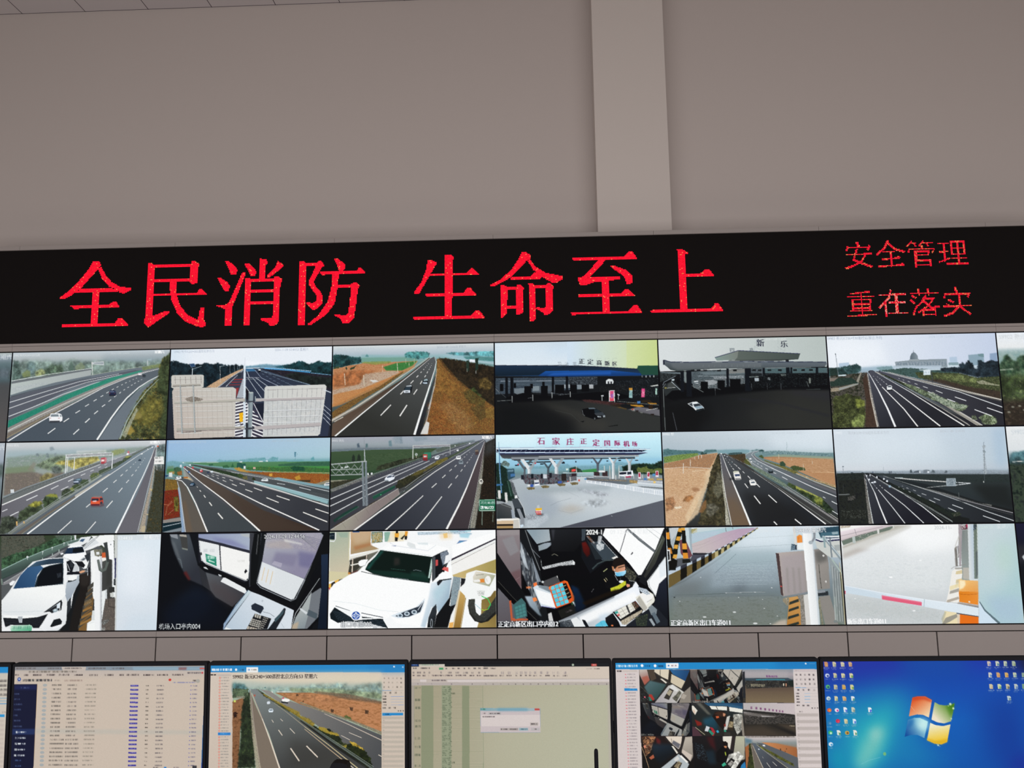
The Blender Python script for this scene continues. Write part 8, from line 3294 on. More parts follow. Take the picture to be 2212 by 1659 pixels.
PICTURES['barrier_arm_lane'] = '''
V|0:8 300:17 550:46 800:4 1000:4
P|20|+268+5+406+4-18+115-256+46|77|.9
P|61|+8+243+386+23-56+94-332-22|67|.5
P|39|+10+406+464+70+84+20-24+56-306-21-220-31|48|.7
X|81 61 65|+1+406+570+52-37+106-532-4|25|351|0|.5|19|.4
X|24 3 61|+8+176+585+5-7+210-586-43|48|352|0|.25|38|.5
P|27|+7+118+141-61+168-54+98+3-202+90-200+80|9|.9
P|51|+6+132+209-70+174-56+23+10-200+90-206+89|9|.8
L|128|3|3|+6+128+160-56+180-66||.8
P|72|+4+166+84-33+83+1-165+56|19|.5
P|9|+4+89+75-23+129-42+108-18-30+23-139+37-135+48
X|215 852 14|+88+66+120-38+9+10-86+42-45+14|10|353|3
G|153|185|+122+4+16+58|+0+36+122-25+166-11+24+4-134+34-178+51
L|189|7|7|-1+62+121-27+128-25
L|41|8|8|+1+32+121-24+146-9
L|13|5|5|+0+88+118-34+129-32
P|65|+66+66+18-2+0+40-15-1
P|51|+213+24+12-1-1+27-10+2
P|51|+304+3+8-1-2+18-6+0
X|319 90|+3+2+61-2-6+12-54+5|6|354|0
L|195|5|5|+84+20+8+36
E|20|+446+204|16|6
E|20|+386+487|17|7
E|20|+270+298|21|9
E|20|+58+416|8|3
P|39|+680+2+54-1-28+562-37-247+11-77
G|127|78|+712+28-24+288|+692+36+38-2-10+215-4+76-43+0+5-86
P|52|+712+34+21+0-7+120-22+2||.7
P|27|+684+248+34+1+0+67-39-6
P|189|+680+2+24-2-17+124-13+115-10+0
P|853|+691+14+40-12+0+29-34+2
P|854|+724+2+8+0+0+17-6+3||.8
P|9|+767+0+19+0-24+312-20-1
X|268 242 88|+751+24+21-22+13+3-5+24-16+9|6|355|3
P|556|+764+163+12-14-10+139-14+23|4
G|46|106|+726+124+31+1|+733+2+33-1-24+315-29+2
P|0|+645+138+15-14-4+117-14+0
L|44|14|14|+650+128+33-71
P|160|+678+57+10-3-10+84-18+44
L|168|8|8|+654+143-3+96
L|195|9|9|+666+124-2+67
L|0|5|5|+616+255+16-11+68-14
L|128|6|6|+660+191+20-67-1-48
P|45|+620+267+16-11+42+2-2+29-7+29-15+8-10+115-10+5-62-6+20-62
P|396|+644+268+34-7-2+21-38+4||.6
P|396|+640+315+34-7-2+22-38+4||.6
P|105|+642+324+12-2-2+22-25+14||.6
P|34|+599+379+52-16-1+19-57+14
P|38|+578+429+66-19+2+14-74+22
P|386|+598+353+55-17-2+22-52+18||.7
P|10|+636+248+44-2-4+10-36+2||.6
P|855|+559+490+67+10-1+62-87+0
P|128|+560+528+65-22+3+18-50+28-25+10-15+0
P|224|+536+533+22-40+10+3-27+66||.7
G|856|857|+678+325+42+67|+654+316+108+7-4+62-108-3
P|858|+657+319+31+2+2+23-15+19-23+9|5
G|859|860|+673+387+44+53|+648+381+110+4-8+73-104-18
L|861|6|6|+650+396+50+4+55-4
E|218|+702+440|10|10
P|72|+632+448+12-6+107+19-1+12-112-15
P|140|+632+450+119+19-1+7-119-18||.8
P|862|+642+508+104+12-4+42-105+0
P|300|+627+510+16+0-6+52-12+0||.8
G|21|119|+240+378-13+38|+3+341+207+41+244+41+180+27+116+23-4+50-120-23-178-34-243-47-199-35
L|5|7|7|+3+344+207+40+243+42+181+27||.8
P|863|+210+398+224+40-2+22-222-38
P|864|+210+398+224+40+0+6-224-40||.7
L|125|7|7|+450+424-6+41
P|559|+1+372+6+1-1+18-5-1
P|97|+623+500+123+20+0+5-121-19
G|75|865|+791+125+200+193|+788+2+212-2+0+562-255+0
P|75|+815+126+116+48-12+144-152+94|87|.7
P|866|+889+102+85+25-12+143-87+0|67|.6
P|48|+791+412+207+1-4+147-143-1|58|.7
L|65|5|5|+788+3-43+557
P|67|+755+440+9+10+43+62+43+50-105-1
L|232|14|33|+759+440+26+48+75+74
L|105|7|7|+1000+2+6+316-8+244||.9
T|2024-11-|+540+30|60|101|.9
T|09|+695+28|56|35|.9
T|12:44:55|+794+28|52|291|.5
T|星期六|+896+26|54|16|.6
T|新乐出口车道011|+2+556|66|110|.95|101|1
'''
PICTURES['edge_dim_road'] = '''
V|0:65 50:95 120:103 280:176 1000:428
P|155|+0+75+1000-5+0+120-1000+10|60|.7
X|458 1 56|+0+90+1000+10+0+65-1000+0|50|361|10||30|.8
G|198|225|+0+200+0+362|+0+190+1000+0+0+372-1000+0|30
L|46|12|4|+100+562+500-372
L|46|12|4|+500+562+150-372
T|星期六|+890+42|70|16|.8
'''
PICTURES['edge_blue_road'] = '''
V|0:12 200:95 500:103 1000:278
X|532 104|+0+150+1000-20+0+80-1000+0|40|362|14||20|.8
L|46|12|4|+100+562+500-352
L|46|14|4|+500+562+150-352
T|星期六|+890+45|70|23|.85
'''
PICTURES['edge_green_bank'] = '''
V|0:47 160:3 200:98 300:231 400:283 1000:302
X|251 134|+0+115+250-7+750+12+0+90-1000-10|40|363|14||20|.8
X|368 528 311|+0+210+40-70+60+25+60-30+80-5+110+20+650+15+0+115-1000+0|40|364|24||6
X|147 287 361 234|+0+260+1000-20+0+210-1000-20|40|365|20||20
X|279 390 161|+0+410+1000-20+0+172-1000+0|34|366|10|.6|30
P|221|+0+225+80-5+0+6-80+5||.8
E|114|+55+450|16|7
E|114|+95+445|16|7
E|114|+120+470|16|7
E|114|+30+480|16|7
T|S9902 新元K237|+15+40|72|4|.9
'''
PICTURES['edge_dark_bank'] = '''
V|0:3 250:24 290:125 360:73 450:200 1000:154
X|867 379 868|+0+200+30-50+70-5+65+10+65-25+120+15+650+5+0+90-1000+0|40|367|20||6
X|381 158 349 424|+0+220+1000-5+0+347-1000+0|50|368|10||16
P|869|+80+280+130-40+0+210-110+0|60|.6
X|344 361|+75+400+125-20+0+120-100+10|30|369|20||20|.6
L|81|10|10|+20+210+65-4
T|S9902 新元|+30+48|72|64|.85
'''
PICTURES['edge_dark_booth'] = '''
V|0:870 400:192 1000:139
P|209|+0+125+150-5+0+90-150+10|30
P|4|+20+190+50-40+80-5+0+155-50+0-40-30
L|246|14|14|+30+220+120+60
L|338|10|10|+45+205+105-25
P|207|+30+300+120+0+0+50-120-5
P|48|+40+345+110-5+0+160-80-20
L|129|10|10|+50+400+100+15
'''
PICTURES['desk_left_edge'] = '''
V|0:560 55:305 60:152 1000:186
K|225|+928+67|146|25|.8|21
K|225|+929+89|146|25|.8|21
K|225|+930+111|146|25|.8|21
K|225|+931+136|146|25|.8|21
L|306|5|5|+922+155+82+1
L|306|5|5|+922+170+83+0
L|306|5|5|+924+184+82+0
K|188|+972+224|52|17|.8|22
P|871|+864+236+127+0-1+14-125+0
P|40|+814+262+175+0-1+11-174-1|4|.8
P|40|+815+284+175+1+0+11-174-1|4|.8
P|40|+816+306+175+1-1+11-173-1|4|.8
P|40|+818+329+174+1+0+10-174+0|4|.8
P|40|+819+351+175+1-1+10-173+0|4|.8
P|40|+820+374+174+0+0+10-174+0|4|.8
P|40|+821+396+175+0-1+11-173-1|4|.8
P|40|+822+418+174+0+0+11-173-1|4|.8
P|40|+824+440+174+0+0+11-174-1|4|.8
P|40|+824+462+175+0-1+11-172+0|4|.8
P|40|+826+484+174+1+0+11-174-1|4|.8
P|40|+827+506+174+1-1+11-172-1|4|.8
P|40|+828+528+174+1+0+11-173-1|4|.8
P|40|+830+550+173+1-1+11-172+0|4|.8
P|40|+830+573+174+0+0+11-173+0|4|.8
P|40|+832+595+174+0-1+11-173+0|4|.8
P|40|+833+617+173+0+0+11-172+0|4|.8
P|40|+834+639+174+0-1+11-173+0|4|.8
P|40|+836+660+172+1+0+11-172-1|4|.8
P|40|+836+682+174+0-1+11-172+0|4|.8
'''
PICTURES['web_table'] = '''
V|0:72 20:38 50:40 120:107 140:107 1000:107
G|57|354|+24+4+976+10|-3-3+1005+8+0+19-1004-6
P|40|+248+2+130+1-4+19-120-1
P|178|+622+6+378+3+0+13-372+0|5
P|561|+863+8+44+0-3+14-40+0|4
P|872|+974+10+26+1+0+7-26+0
K|226|+8+5|208|17|.7|170
K|226|+170+6|156|17|.7|480
K|226|+261+6|187|17|.7|655
K|226|+388+7|187|17|.7|900
K|226|+514+8|135|17|.7|1140
K|66|+76+22|509|19|.8|31
K|36|+910+32|166|19|.9|32
E|377|+988+36|10|9
K|100|+4+37|42|19|.8|160
K|100|+51+38|52|19|.8|250
K|100|+98+38|93|19|.8|340
K|100|+171+38|93|19|.8|480
K|100|+234+38|114|19|.8|600
K|100|+317+39|93|19|.8|760
K|100|+395+40|93|19|.8|910
K|100|+473+40|104|19|.8|1060
K|100|+554+40|52|19|.8|1215
K|100|+592+40|135|19|.8|1290
K|100|+680+41|114|19|.8|1460
K|100|+753+42|114|19|.8|1600
K|100|+830+42|125|19|.8|1750
E|873|+26+63|19|19
E|22|+26+62|9|8
K|874|+17+74|42|10|.7|33
K|284|+43+63|317|23|1|34
K|472|+214+66|62|17|.7|35
K|466|+264+66|197|19|.8|36
E|875|+820+70|15|12
K|545|+832+81|249|12|.8|37
K|500|+940+71|37|17|.9|38
E|34|+966+77|21|19
P|514|-4+87+127+1-1+478-126+0
P|876|+2+92+120+0+0+23-120-1|6|.8
P|877|+2+308+118+0-1+28-117+0|5|.9
L|878|5|5|+124+90-2+419||.8
K|144|+36+102|93|17|.55|40
K|144|+5+132|52|17|.55|41
K|144|+5+158|62|17|.55|42
K|144|+5+183|93|17|.55|43
K|144|+6+210|73|17|.55|44
K|144|+6+238|42|17|.55|45
K|144|+6+264|73|17|.55|46
K|144|+6+293|93|17|.55|47
K|3|+20+320|27|21|.95|50
K|24|+36+321|81|17|.95|60
K|3|+20+348|27|21|.95|51
K|24|+36+349|81|17|.95|61
K|3|+19+377|27|21|.95|52
K|24|+35+378|81|17|.95|62
K|3|+18+405|27|21|.95|53
K|24|+34+406|81|17|.95|63
K|3|+18+434|27|21|.95|54
K|24|+34+435|81|17|.95|64
K|307|+24+460|62|15|.6|70
K|307|+26+487|62|15|.6|71
K|307|+27+514|62|15|.6|72
P|27|+124+307+873+13-1+19-873-8|10|.6
E|32|+164+93|23|14||.6
K|53|+200+89|104|16|.7|80
K|58|+283+90|104|16|.65|110
K|10|+379+90|114|14|.8|140
P|68|+614+94+42+0+0+8-42+0
K|69|+619+96|62|9|.7|170
K|31|+696+96|31|12|.8|200
K|62|+752+96|78|14|.7|230
E|70|+931+100|5|5
K|71|+939+98|52|12|.8|260
E|32|+164+114|23|14||.6
K|53|+200+110|104|16|.7|81
K|58|+282+110|104|16|.65|111
K|10|+379+111|114|14|.8|141
P|68|+614+114+42+1+0+8-42-1
K|69|+619+116|62|9|.7|171
K|31|+696+116|31|12|.8|201
K|62|+752+117|78|14|.7|231
E|70|+931+121|5|5
K|71|+939+118|52|12|.8|261
E|32|+164+134|23|14||.6
K|53|+200+131|104|16|.7|82
K|58|+282+132|104|16|.65|112
K|10|+378+132|114|14|.8|142
P|68|+614+135+42+1+0+8-42-1
K|69|+619+137|62|9|.7|172
K|31|+697+137|31|12|.8|202
K|62|+752+138|78|14|.7|232
E|70|+930+142|5|5
K|71|+939+139|52|12|.8|262
E|32|+164+156|23|14||.6
K|53|+200+152|104|16|.7|83
K|58|+282+152|104|16|.65|113
K|10|+378+152|114|14|.8|143
P|68|+614+156+42+0+0+8-42+0
K|69|+619+158|62|9|.7|173
K|31|+697+158|31|12|.8|203
K|62|+752+158|78|14|.7|233
E|70|+930+162|5|5
K|71|+938+160|52|12|.8|263
E|32|+164+176|23|14||.6
K|53|+200+172|104|16|.7|84
K|58|+282+173|104|16|.65|114
K|10|+378+173|114|14|.8|144
P|68|+614+176+42+1+0+8-42-1
K|69|+619+178|62|9|.7|174
K|31|+697+178|31|12|.8|204
K|62|+752+179|78|14|.7|234
E|70|+930+183|5|5
K|71|+938+180|52|12|.8|264
E|32|+164+197|23|14||.6
K|53|+200+193|104|16|.7|85
K|58|+282+194|104|16|.65|115
K|10|+378+194|114|14|.8|145
P|68|+614+197+42+1+0+8-42-1
K|69|+619+199|62|9|.7|175
K|31|+697+199|31|12|.8|205
K|62|+752+200|78|14|.7|235
E|70|+930+204|5|5
K|71|+938+201|52|12|.8|265
E|32|+164+218|23|14||.6
K|53|+200+214|104|16|.7|86
K|58|+282+214|104|16|.65|116
K|10|+378+214|114|14|.8|146
P|68|+614+218+42+0+0+8-42+0
K|69|+619+220|62|9|.7|176
K|31|+697+220|31|12|.8|206
K|62|+752+220|78|14|.7|236
E|70|+930+224|5|5
K|71|+938+222|52|12|.8|266
E|32|+164+238|23|14||.6
K|53|+200+234|104|16|.7|87
K|58|+282+235|104|16|.65|117
K|10|+378+235|114|14|.8|147
P|68|+614+238+42+1+0+8-42-1
K|69|+619+240|62|9|.7|177
K|31|+697+240|31|12|.8|207
K|62|+752+240|78|14|.7|237
E|70|+930+245|5|5
K|71|+938+242|52|12|.8|267
E|32|+164+259|23|14||.6
K|53|+200+255|104|16|.7|88
K|58|+282+256|104|16|.65|118
K|10|+378+256|114|14|.8|148
P|68|+614+259+42+1+0+8-42-1
K|69|+619+260|62|9|.7|178
K|31|+697+261|31|12|.8|208
K|62|+752+262|78|14|.7|238
E|70|+930+266|5|5
K|71|+938+262|52|12|.8|268
E|32|+164+280|23|14||.6
K|53|+200+276|104|16|.7|89
K|58|+282+276|104|16|.65|119
K|10|+378+276|114|14|.8|149
P|68|+614+280+42+0+0+8-42+0
K|69|+619+282|62|9|.7|179
K|31|+697+282|31|12|.8|209
K|62|+752+282|78|14|.7|239
E|70|+930+286|5|5
K|71|+938+283|52|12|.8|269
E|32|+164+300|23|14||.6
K|53|+200+296|104|16|.7|90
K|58|+282+296|104|16|.65|120
K|10|+378+297|114|14|.8|150
P|68|+614+300+42+0+0+8-42+0
K|69|+619+302|62|9|.7|180
K|31|+697+302|31|12|.8|210
K|62|+752+302|78|14|.7|240
E|70|+930+306|5|5
K|71|+938+304|52|12|.8|270
E|32|+164+321|23|14||.6
K|53|+200+317|104|16|.7|91
K|58|+282+318|104|16|.65|121
K|10|+378+318|114|14|.8|151
P|68|+614+320+42+1+0+8-42-1
K|69|+619+322|62|9|.7|181
K|31|+697+322|31|12|.8|211
K|62|+752+323|78|14|.7|241
E|70|+930+327|5|5
K|71|+938+324|52|12|.8|271
E|32|+164+342|23|14||.6
K|53|+200+338|104|16|.7|92
K|58|+282+338|104|16|.65|122
K|10|+378+338|114|14|.8|152
P|68|+614+341+42+1+0+8-42-1
K|69|+619+343|62|9|.7|182
K|31|+698+343|31|12|.8|212
K|62|+752+344|78|14|.7|242
E|70|+930+348|5|5
K|71|+938+344|52|12|.8|272
E|32|+164+362|23|14||.6
K|53|+200+358|151|16|.7|93
K|58|+282+358|145|16|.65|123
K|10|+378+359|114|14|.8|153
P|68|+614+362+42+0+0+8-42+0
K|69|+619+364|62|9|.7|183
K|31|+698+364|31|12|.8|213
K|62|+752+364|78|14|.7|243
E|70|+930+368|5|5
K|71|+938+365|52|12|.8|273
E|32|+164+382|23|14||.6
K|53|+200+378|151|16|.7|94
K|58|+282+379|145|16|.65|124
K|10|+378+380|114|14|.8|154
P|68|+614+382+42+0+0+8-42+0
K|69|+619+384|62|9|.7|184
K|31|+698+384|31|12|.8|214
K|62|+753+384|78|14|.7|244
E|70|+929+388|5|5
K|71|+938+386|52|12|.8|274
E|32|+164+403|23|14||.6
K|53|+200+400|151|16|.7|95
K|58|+282+400|145|16|.65|125
K|10|+377+400|114|14|.8|155
P|68|+614+402+42+1+0+8-42-1
K|69|+619+404|62|9|.7|185
K|31|+698+404|31|12|.8|215
K|62|+753+404|78|14|.7|245
E|70|+929+408|5|5
K|71|+937+406|52|12|.8|275
E|32|+164+424|23|14||.6
K|53|+200+420|151|16|.7|96
K|58|+282+420|145|16|.65|126
K|10|+377+420|114|14|.8|156
P|68|+614+423+42+1+0+8-42-1
K|69|+620+424|62|9|.7|186
K|31|+698+425|31|12|.8|216
K|62|+753+425|78|14|.7|246
E|70|+929+429|5|5
K|71|+937+426|52|12|.8|276
E|32|+164+444|23|14||.6
K|53|+200+440|151|16|.7|97
K|58|+282+440|145|16|.65|127
K|10|+377+440|114|14|.8|157
P|68|+614+443+42+1+0+8-42+0
K|69|+620+445|62|9|.7|187
K|31|+698+446|31|12|.8|217
K|62|+753+446|78|14|.7|247
E|70|+929+449|5|5
K|71|+937+446|52|12|.8|277
E|32|+164+464|23|14||.6
K|53|+200+460|151|16|.7|98
K|58|+282+461|145|16|.65|128
K|10|+377+461|114|14|.8|158
P|68|+614+464+42+0+0+8-42+0
K|69|+620+466|62|9|.7|188
K|31|+698+466|31|12|.8|218
K|62|+753+466|78|14|.7|248
E|70|+928+470|5|5
K|71|+937+466|52|12|.8|278
E|32|+164+485|23|14||.6
K|53|+200+481|151|16|.7|99
K|58|+282+482|145|16|.65|129
K|10|+377+482|114|14|.8|159
P|68|+614+484+42+0+0+8-42+0
K|69|+620+486|62|9|.7|189
K|31|+698+486|31|12|.8|219
K|62|+753+486|78|14|.7|249
E|70|+928+490|5|5
K|71|+936+487|52|12|.8|279
P|879|+998+248+4+0-4+320-6+0
P|880|+998+454+4+0-4+114-4+0
P|562|+801+495+13+0+0+11-12+0
K|36|+744+496|62|15|.8|301
K|79|+850+496|62|15|.7|302
P|544|+948+490+22+0+1+16-23+0
'''
PICTURES['highway_viewer'] = '''
V|0:186 1000:107
P|305|-9-10+1021+7+0+43-1020-6
P|881|+815-4+197+1+0+43-197-2|30|.5
K|47|+4+17|218|24|1|311
E|5|+133+22|12|12
K|308|+149+20|53|16|1|312
P|33|+186+10+61+0+0+26-60+0
K|882|+194+19|24|18|1|313
K|211|+212+20|56|14|.9|314
E|21|+945+12|9|8
L|21|4|4|+986+10+8+8
L|21|4|4|+994+10-8+8
K|210|+2+44|61|14|1|315
P|77|+38+44+72+0-1+10-71-1||.6
E|25|+50+62|9|9
E|26|+50+62|4|4
K|0|+58+58|83|13|.7|320
E|25|+50+76|9|9
E|26|+50+76|4|4
K|0|+58+73|83|13|.7|321
E|25|+50+91|9|9
E|26|+50+91|4|4
K|0|+58+88|83|13|.7|322
E|25|+50+106|9|9
E|26|+50+106|4|4
K|0|+58+102|83|13|.7|323
E|25|+50+120|9|9
E|26|+50+120|4|4
K|0|+58+117|83|13|.7|324
E|25|+50+134|9|9
E|26|+50+134|4|4
K|0|+58+132|83|13|.7|325
E|25|+50+150|9|9
E|26|+50+150|4|4
K|0|+58+146|83|13|.7|326
E|25|+51+164|9|9
E|26|+51+164|4|4
K|0|+59+160|83|13|.7|327
E|25|+51+178|9|9
E|26|+51+178|4|4
K|0|+59+175|83|13|.7|328
E|25|+51+193|9|9
E|26|+51+193|4|4
K|0|+59+190|83|13|.7|329
E|25|+51+208|9|9
E|26|+51+208|4|4
K|0|+60+204|83|13|.7|330
E|25|+52+222|9|9
E|26|+52+222|4|4
K|0|+60+218|83|13|.7|331
E|25|+52+236|9|9
E|26|+52+236|4|4
K|0|+60+233|83|13|.7|332
E|25|+52+250|9|9
E|26|+52+250|4|4
K|0|+60+248|83|13|.7|333
E|25|+52+265|9|9
E|26|+52+265|4|4
K|0|+60+262|83|13|.7|334
E|25|+52+280|9|9
E|26|+52+280|4|4
K|0|+60+276|83|13|.7|335
E|25|+52+294|9|9
E|26|+52+294|4|4
K|0|+60+290|83|13|.7|336
E|25|+52+308|9|9
E|26|+52+308|4|4
K|0|+60+305|83|13|.7|337
E|25|+52+322|9|9
E|26|+52+322|4|4
K|0|+60+320|83|13|.7|338
E|25|+52+337|9|9
E|26|+52+337|4|4
K|0|+60+334|83|13|.7|339
E|25|+52+352|9|9
E|26|+52+352|4|4
K|0|+60+348|83|13|.7|340
E|25|+52+366|9|9
E|26|+52+366|4|4
K|0|+60+362|83|13|.7|341
E|25|+53+380|9|9
E|26|+53+380|4|4
K|0|+61+377|83|13|.7|342
E|25|+53+394|9|9
E|26|+53+394|4|4
K|0|+61+392|83|13|.7|343
E|25|+53+409|9|9
E|26|+53+409|4|4
K|0|+61+406|83|13|.7|344
E|25|+53+424|9|9
E|26|+53+424|4|4
K|0|+61+420|83|13|.7|345
E|25|+54+438|9|9
E|26|+54+438|4|4
K|0|+62+434|83|13|.7|346
E|25|+54+452|9|9
E|26|+54+452|4|4
K|0|+62+448|83|13|.7|347
E|25|+54+466|9|9
E|26|+54+466|4|4
K|0|+62+463|83|13|.7|348
E|25|+54+480|9|9
E|26|+54+480|4|4
K|0|+62+477|83|13|.7|349
E|25|+54+495|9|9
E|26|+54+495|4|4
K|0|+62+492|83|13|.7|350
E|25|+54+509|9|9
E|26|+54+509|4|4
K|0|+62+506|83|13|.7|351
E|25|+54+524|9|9
E|26|+54+524|4|4
K|0|+62+520|83|13|.7|352
E|25|+54+538|9|9
E|26|+54+538|4|4
K|0|+62+534|83|13|.7|353
E|25|+54+552|9|9
E|26|+54+552|4|4
K|0|+62+548|83|13|.7|354
E|25|+54+566|9|9
E|26|+54+566|4|4
K|0|+62+562|83|13|.7|355
P|562|+46+330+64+0+0+13-64+0
K|421|+60+334|71|10|.6|399
G|186|350|+258+70+1+58|+116+42+766+2+0+468-759-1
P|94|+116+42+766+2+0+54-765-4|30
P|134|+116+69+193+21+254+6+317+2+0+34-762-4|20|.7
X|156 883 350|+116+88+66+6+10+19+270-3+106-16+46+7+40-9+50+4+0+20+91-19+85-4+1+57-763-13|26|401|14||14|.8
X|297 379|+116+88+61+6+21+24-30+29-50-1|18|402|8||10|.9
X|236 282 884|+411+114+203+2+267+25+0+29-267-21-203-20|20|403|8|.6|8|.8
G|163|137|+462+148+354+165|+335+136+177+0+369+48+0+144-191-63-228-73
X|259 253 159 137|+360+140+203+2+318+47+0+134-216-68-203-68|30|404|6|.35||.7
X|257 524 323|+538+130+176+15+167+35+0+14-191-25-152-30|14|405|5|.5|4|.8
X|137 159|+412+144+202+5+101+29-151+4|20|406|10|.4|10|.6
P|353|+310+132+15+0+0+3-15+1
L|353|6|6|+346+132+73+0
X|108 227|+718+208+18+2-1+16-13+0|8|407|6
X|108 227|+796+222+20+2-2+18-16+0|8|407|6
X|108 227|+622+218+16+2-2+14-12+0|8|407|6
X|108 227|+444+144+12+0-2+11-8+0|8|407|6
X|108 227|+476+176+8+0+0+8-7+0|8|407|6
X|287 525|+685+260+15-14+26+14+2+14-33-7|10|408|5
G|380|327|+158+166-29+336|+118+180+80-33+6+67-44+96-6+192-31+0
X|885 163 327|+118+176+66-14+10+52-34+48-6+240-31+0|26|409|6|.6||.7
X|199 526 263|+178+147+25-19+9+77+14+106+14+191-91+0+13-144+2-120|20|410|10||4
X|180 348 441|+117+113+81+5+0+39-80+4|14|411|8
X|152 886|+138+152+45+0-5+14-40-4|7|412|4|||.7
P|887|+124+172+10-1+1+11-11+0
X|888|+124+229+18+0+0+27-18+0|12|413|10
P|312|+203+118+8+20+29+67+63+130+68+177-111+0-26-177-22-139
G|383|127|+366+502-128-374|+210+118+38+0+139+88+153+106+276+200-445+0-63-177-63-130
P|203|+414+360+202+48+100+104-300+0|50|.6
X|197 211 105 148|+206+157+14+97+22+105+28+147-25+0-23-157-12-135|9|414|4|||.8
L|40|9|5|+208+118+18+145+39+239||.6
L|84|18|10|+366+507-52-139-42-105
L|489|8|4|+272+263-32-73-22-52
G|198|0|+866+456-556-328|+254+118+56+10+51+34+101+30+203+68+217+86+0+157-66+9-100-104-176-120-153-87
L|107|10|6|+882+370-166-76-126-54
X|319 148 182|+882+344-166-70-152-48-102-39+6-5+121+42+151+50+142+54|9|415|3|||.9
X|398 364 399|+244+118+25+15+41+34+77+39+77+44+100+62+102+67+50+10+110+105-14+9-146-95-152-101-127-91-107-64|14|416|8||2
X|889 563 890|+270+138+40+20+66+34+87+40+5+18+46+14+26+24-10+14-77-48-91-58-82-46|12|417|6||2|.9
X|399 564|+554+312+61+0+61+48+10+29-56-15-75-38|14|418|8
X|565 566|+560+302+35+6+20+18+45+10+6+14-61-14-45-22|10|419|6
X|891 892 398|+686+398+40-14+65+29+35+43+10+47-60-24-70-43|16|420|10
X|563 566|+716+374+30+6+40+28+10+10-60-24|10|421|7
X|565|+681+398+25-8-5+18|8|422|5
L|104|22|14|+846+512-155-100-151-95
L|104|12|5|+540+317-128-82-102-63
L|82|5|5|+842+498-151-95-151-93-128-80
P|212|+816+512-150-94-136-96-66-48+4-3+72+46+156+105+136+90||.8
L|130|11|7|+766+508-150-114-127-92
L|219|9|6|+686+465-70-53-127-98
L|182|6|3|+489+302-102-77-56-39
L|84|15|15|+464+469-45-62
L|84|14|14|+558+451-58-55
L|84|10|10|+376+345-20-27
L|84|9|9|+440+336-26-26
L|84|7|7|+330+282-9-13
L|84|6|6|+378+276-13-12
L|84|6|6|+716+332+65+26
L|84|6|6|+676+346+45+22
L|84|8|8|+866+440+16+8
L|84|9|9|+716+486+30+22
P|893|+371+162+10-4+5+10-10+2
P|41|+371+168+15-3+24+3+2+9-16+7-24-4
P|339|+368+178+36+5-2+7-33-4
P|567|+226+145+9-1+0+11-8+0
P|49|+294+184+6-6+10+1+2+9-6+4-10+0
P|21|+303+222+8-8+14+1+4+10-5+7-18+0
P|109|+308+219+16-1+2+5-20+1
P|297|+279+109+10-1+0+6-10+0||.7
T|S9902 新元K240+500遥控北京方向:53 星期六|+116+66|49|320|.95|84|2
K|72|+888+46|41|8|.8|430
K|10|+892+65|18|18|.8|431
K|10|+914+65|18|18|.8|432
K|10|+935+65|18|18|.8|433
K|66|+957+65|18|18|.8|434
K|66|+978+66|18|18|.8|435
K|10|+892+86|18|18|.8|436
K|10|+914+86|18|18|.8|437
K|10|+935+87|18|18|.8|438
K|66|+957+87|18|18|.8|439
K|66|+978+87|18|18|.8|440
K|10|+892+108|18|18|.8|441
K|10|+914+108|18|18|.8|442
K|10|+935+108|18|18|.8|443
K|66|+957+108|18|18|.8|444
K|66|+978+108|18|18|.8|445
L|294|5|5|+885+128+46+0
L|34|3|3|+931+128+63+1
K|167|+896+136|20|20|.8|450
K|167|+922+136|20|20|.8|451
K|167|+949+136|20|20|.8|452
K|167|+976+136|20|20|.8|453
K|31|+888+154|37|14|.9|460
L|228|4|4|+928+158+66+0
K|31|+888+168|37|14|.9|461
L|228|4|4|+928+172+66+0
K|31|+888+182|37|14|.9|462
L|228|4|4|+928+186+66+0
K|31|+888+196|37|14|.9|463
L|228|4|4|+928+198+66+1
K|31|+888+210|39|16|.9|1845
K|31|+918+210|26|16|.9|1905
K|31|+942+210|26|16|.9|1952
K|31|+964+225|14|12|.9|1995
K|31|+976+225|14|12|.9|2020
K|31|+988+225|14|12|.9|2045
P|305|+885+238+106+0+0+12-106+1
K|308|+900+242|41|12|.9|470
P|38|+885+255+109+1+0+12-109+0|3|.75
P|38|+885+278+109+1+0+12-109+0|3|.75
P|38|+885+302+109+0+0+12-109+0|3|.75
P|38|+885+325+109+1+0+12-109+0|3|.75
P|38|+885+348+109+1+0+12-109+0|3|.75
P|38|+885+372+109+0+0+12-109+0|3|.75
P|38|+885+395+109+1+0+12-109+0|3|.75
P|38|+885+418+109+0+0+12-109+0|3|.75
P|38|+885+442+109+0+0+12-109+0|3|.75
P|38|+885+465+109+0-1+12-108+0|3|.75
P|38|+885+488+108+0+0+12-108+0|3|.75
P|38|+885+511+108+1+0+11-108+1|3|.75
P|38|+885+534+108+0+0+12-108+0|3|.75
P|38|+885+558+108+0+0+12-107+0|3|.75
P|38|+886+580+107+0+0+12-107+0|3|.75
P|38|+886+604+107+0+0+12-107+0|3|.75
P|38|+886+626+107+0+0+12-107+0|3|.75
P|38|+886+650+107+0+0+11-107+1|3|.75
P|38|+886+672+107+0+0+12-107+0|3|.75
P|38|+886+696+107+0+0+11-107+1|3|.75
K|10|+888+272|16|10|.6|480
K|10|+888+296|16|10|.6|481
K|10|+888+320|16|10|.6|482
K|10|+888+343|16|10|.6|483
K|10|+888+366|16|10|.6|484
K|10|+888+390|16|10|.6|485
K|10|+888+412|16|10|.6|486
K|10|+888+436|16|10|.6|487
K|10|+888+459|16|10|.6|488
K|10|+888+482|16|10|.6|489
K|10|+888+506|16|10|.6|490
'''
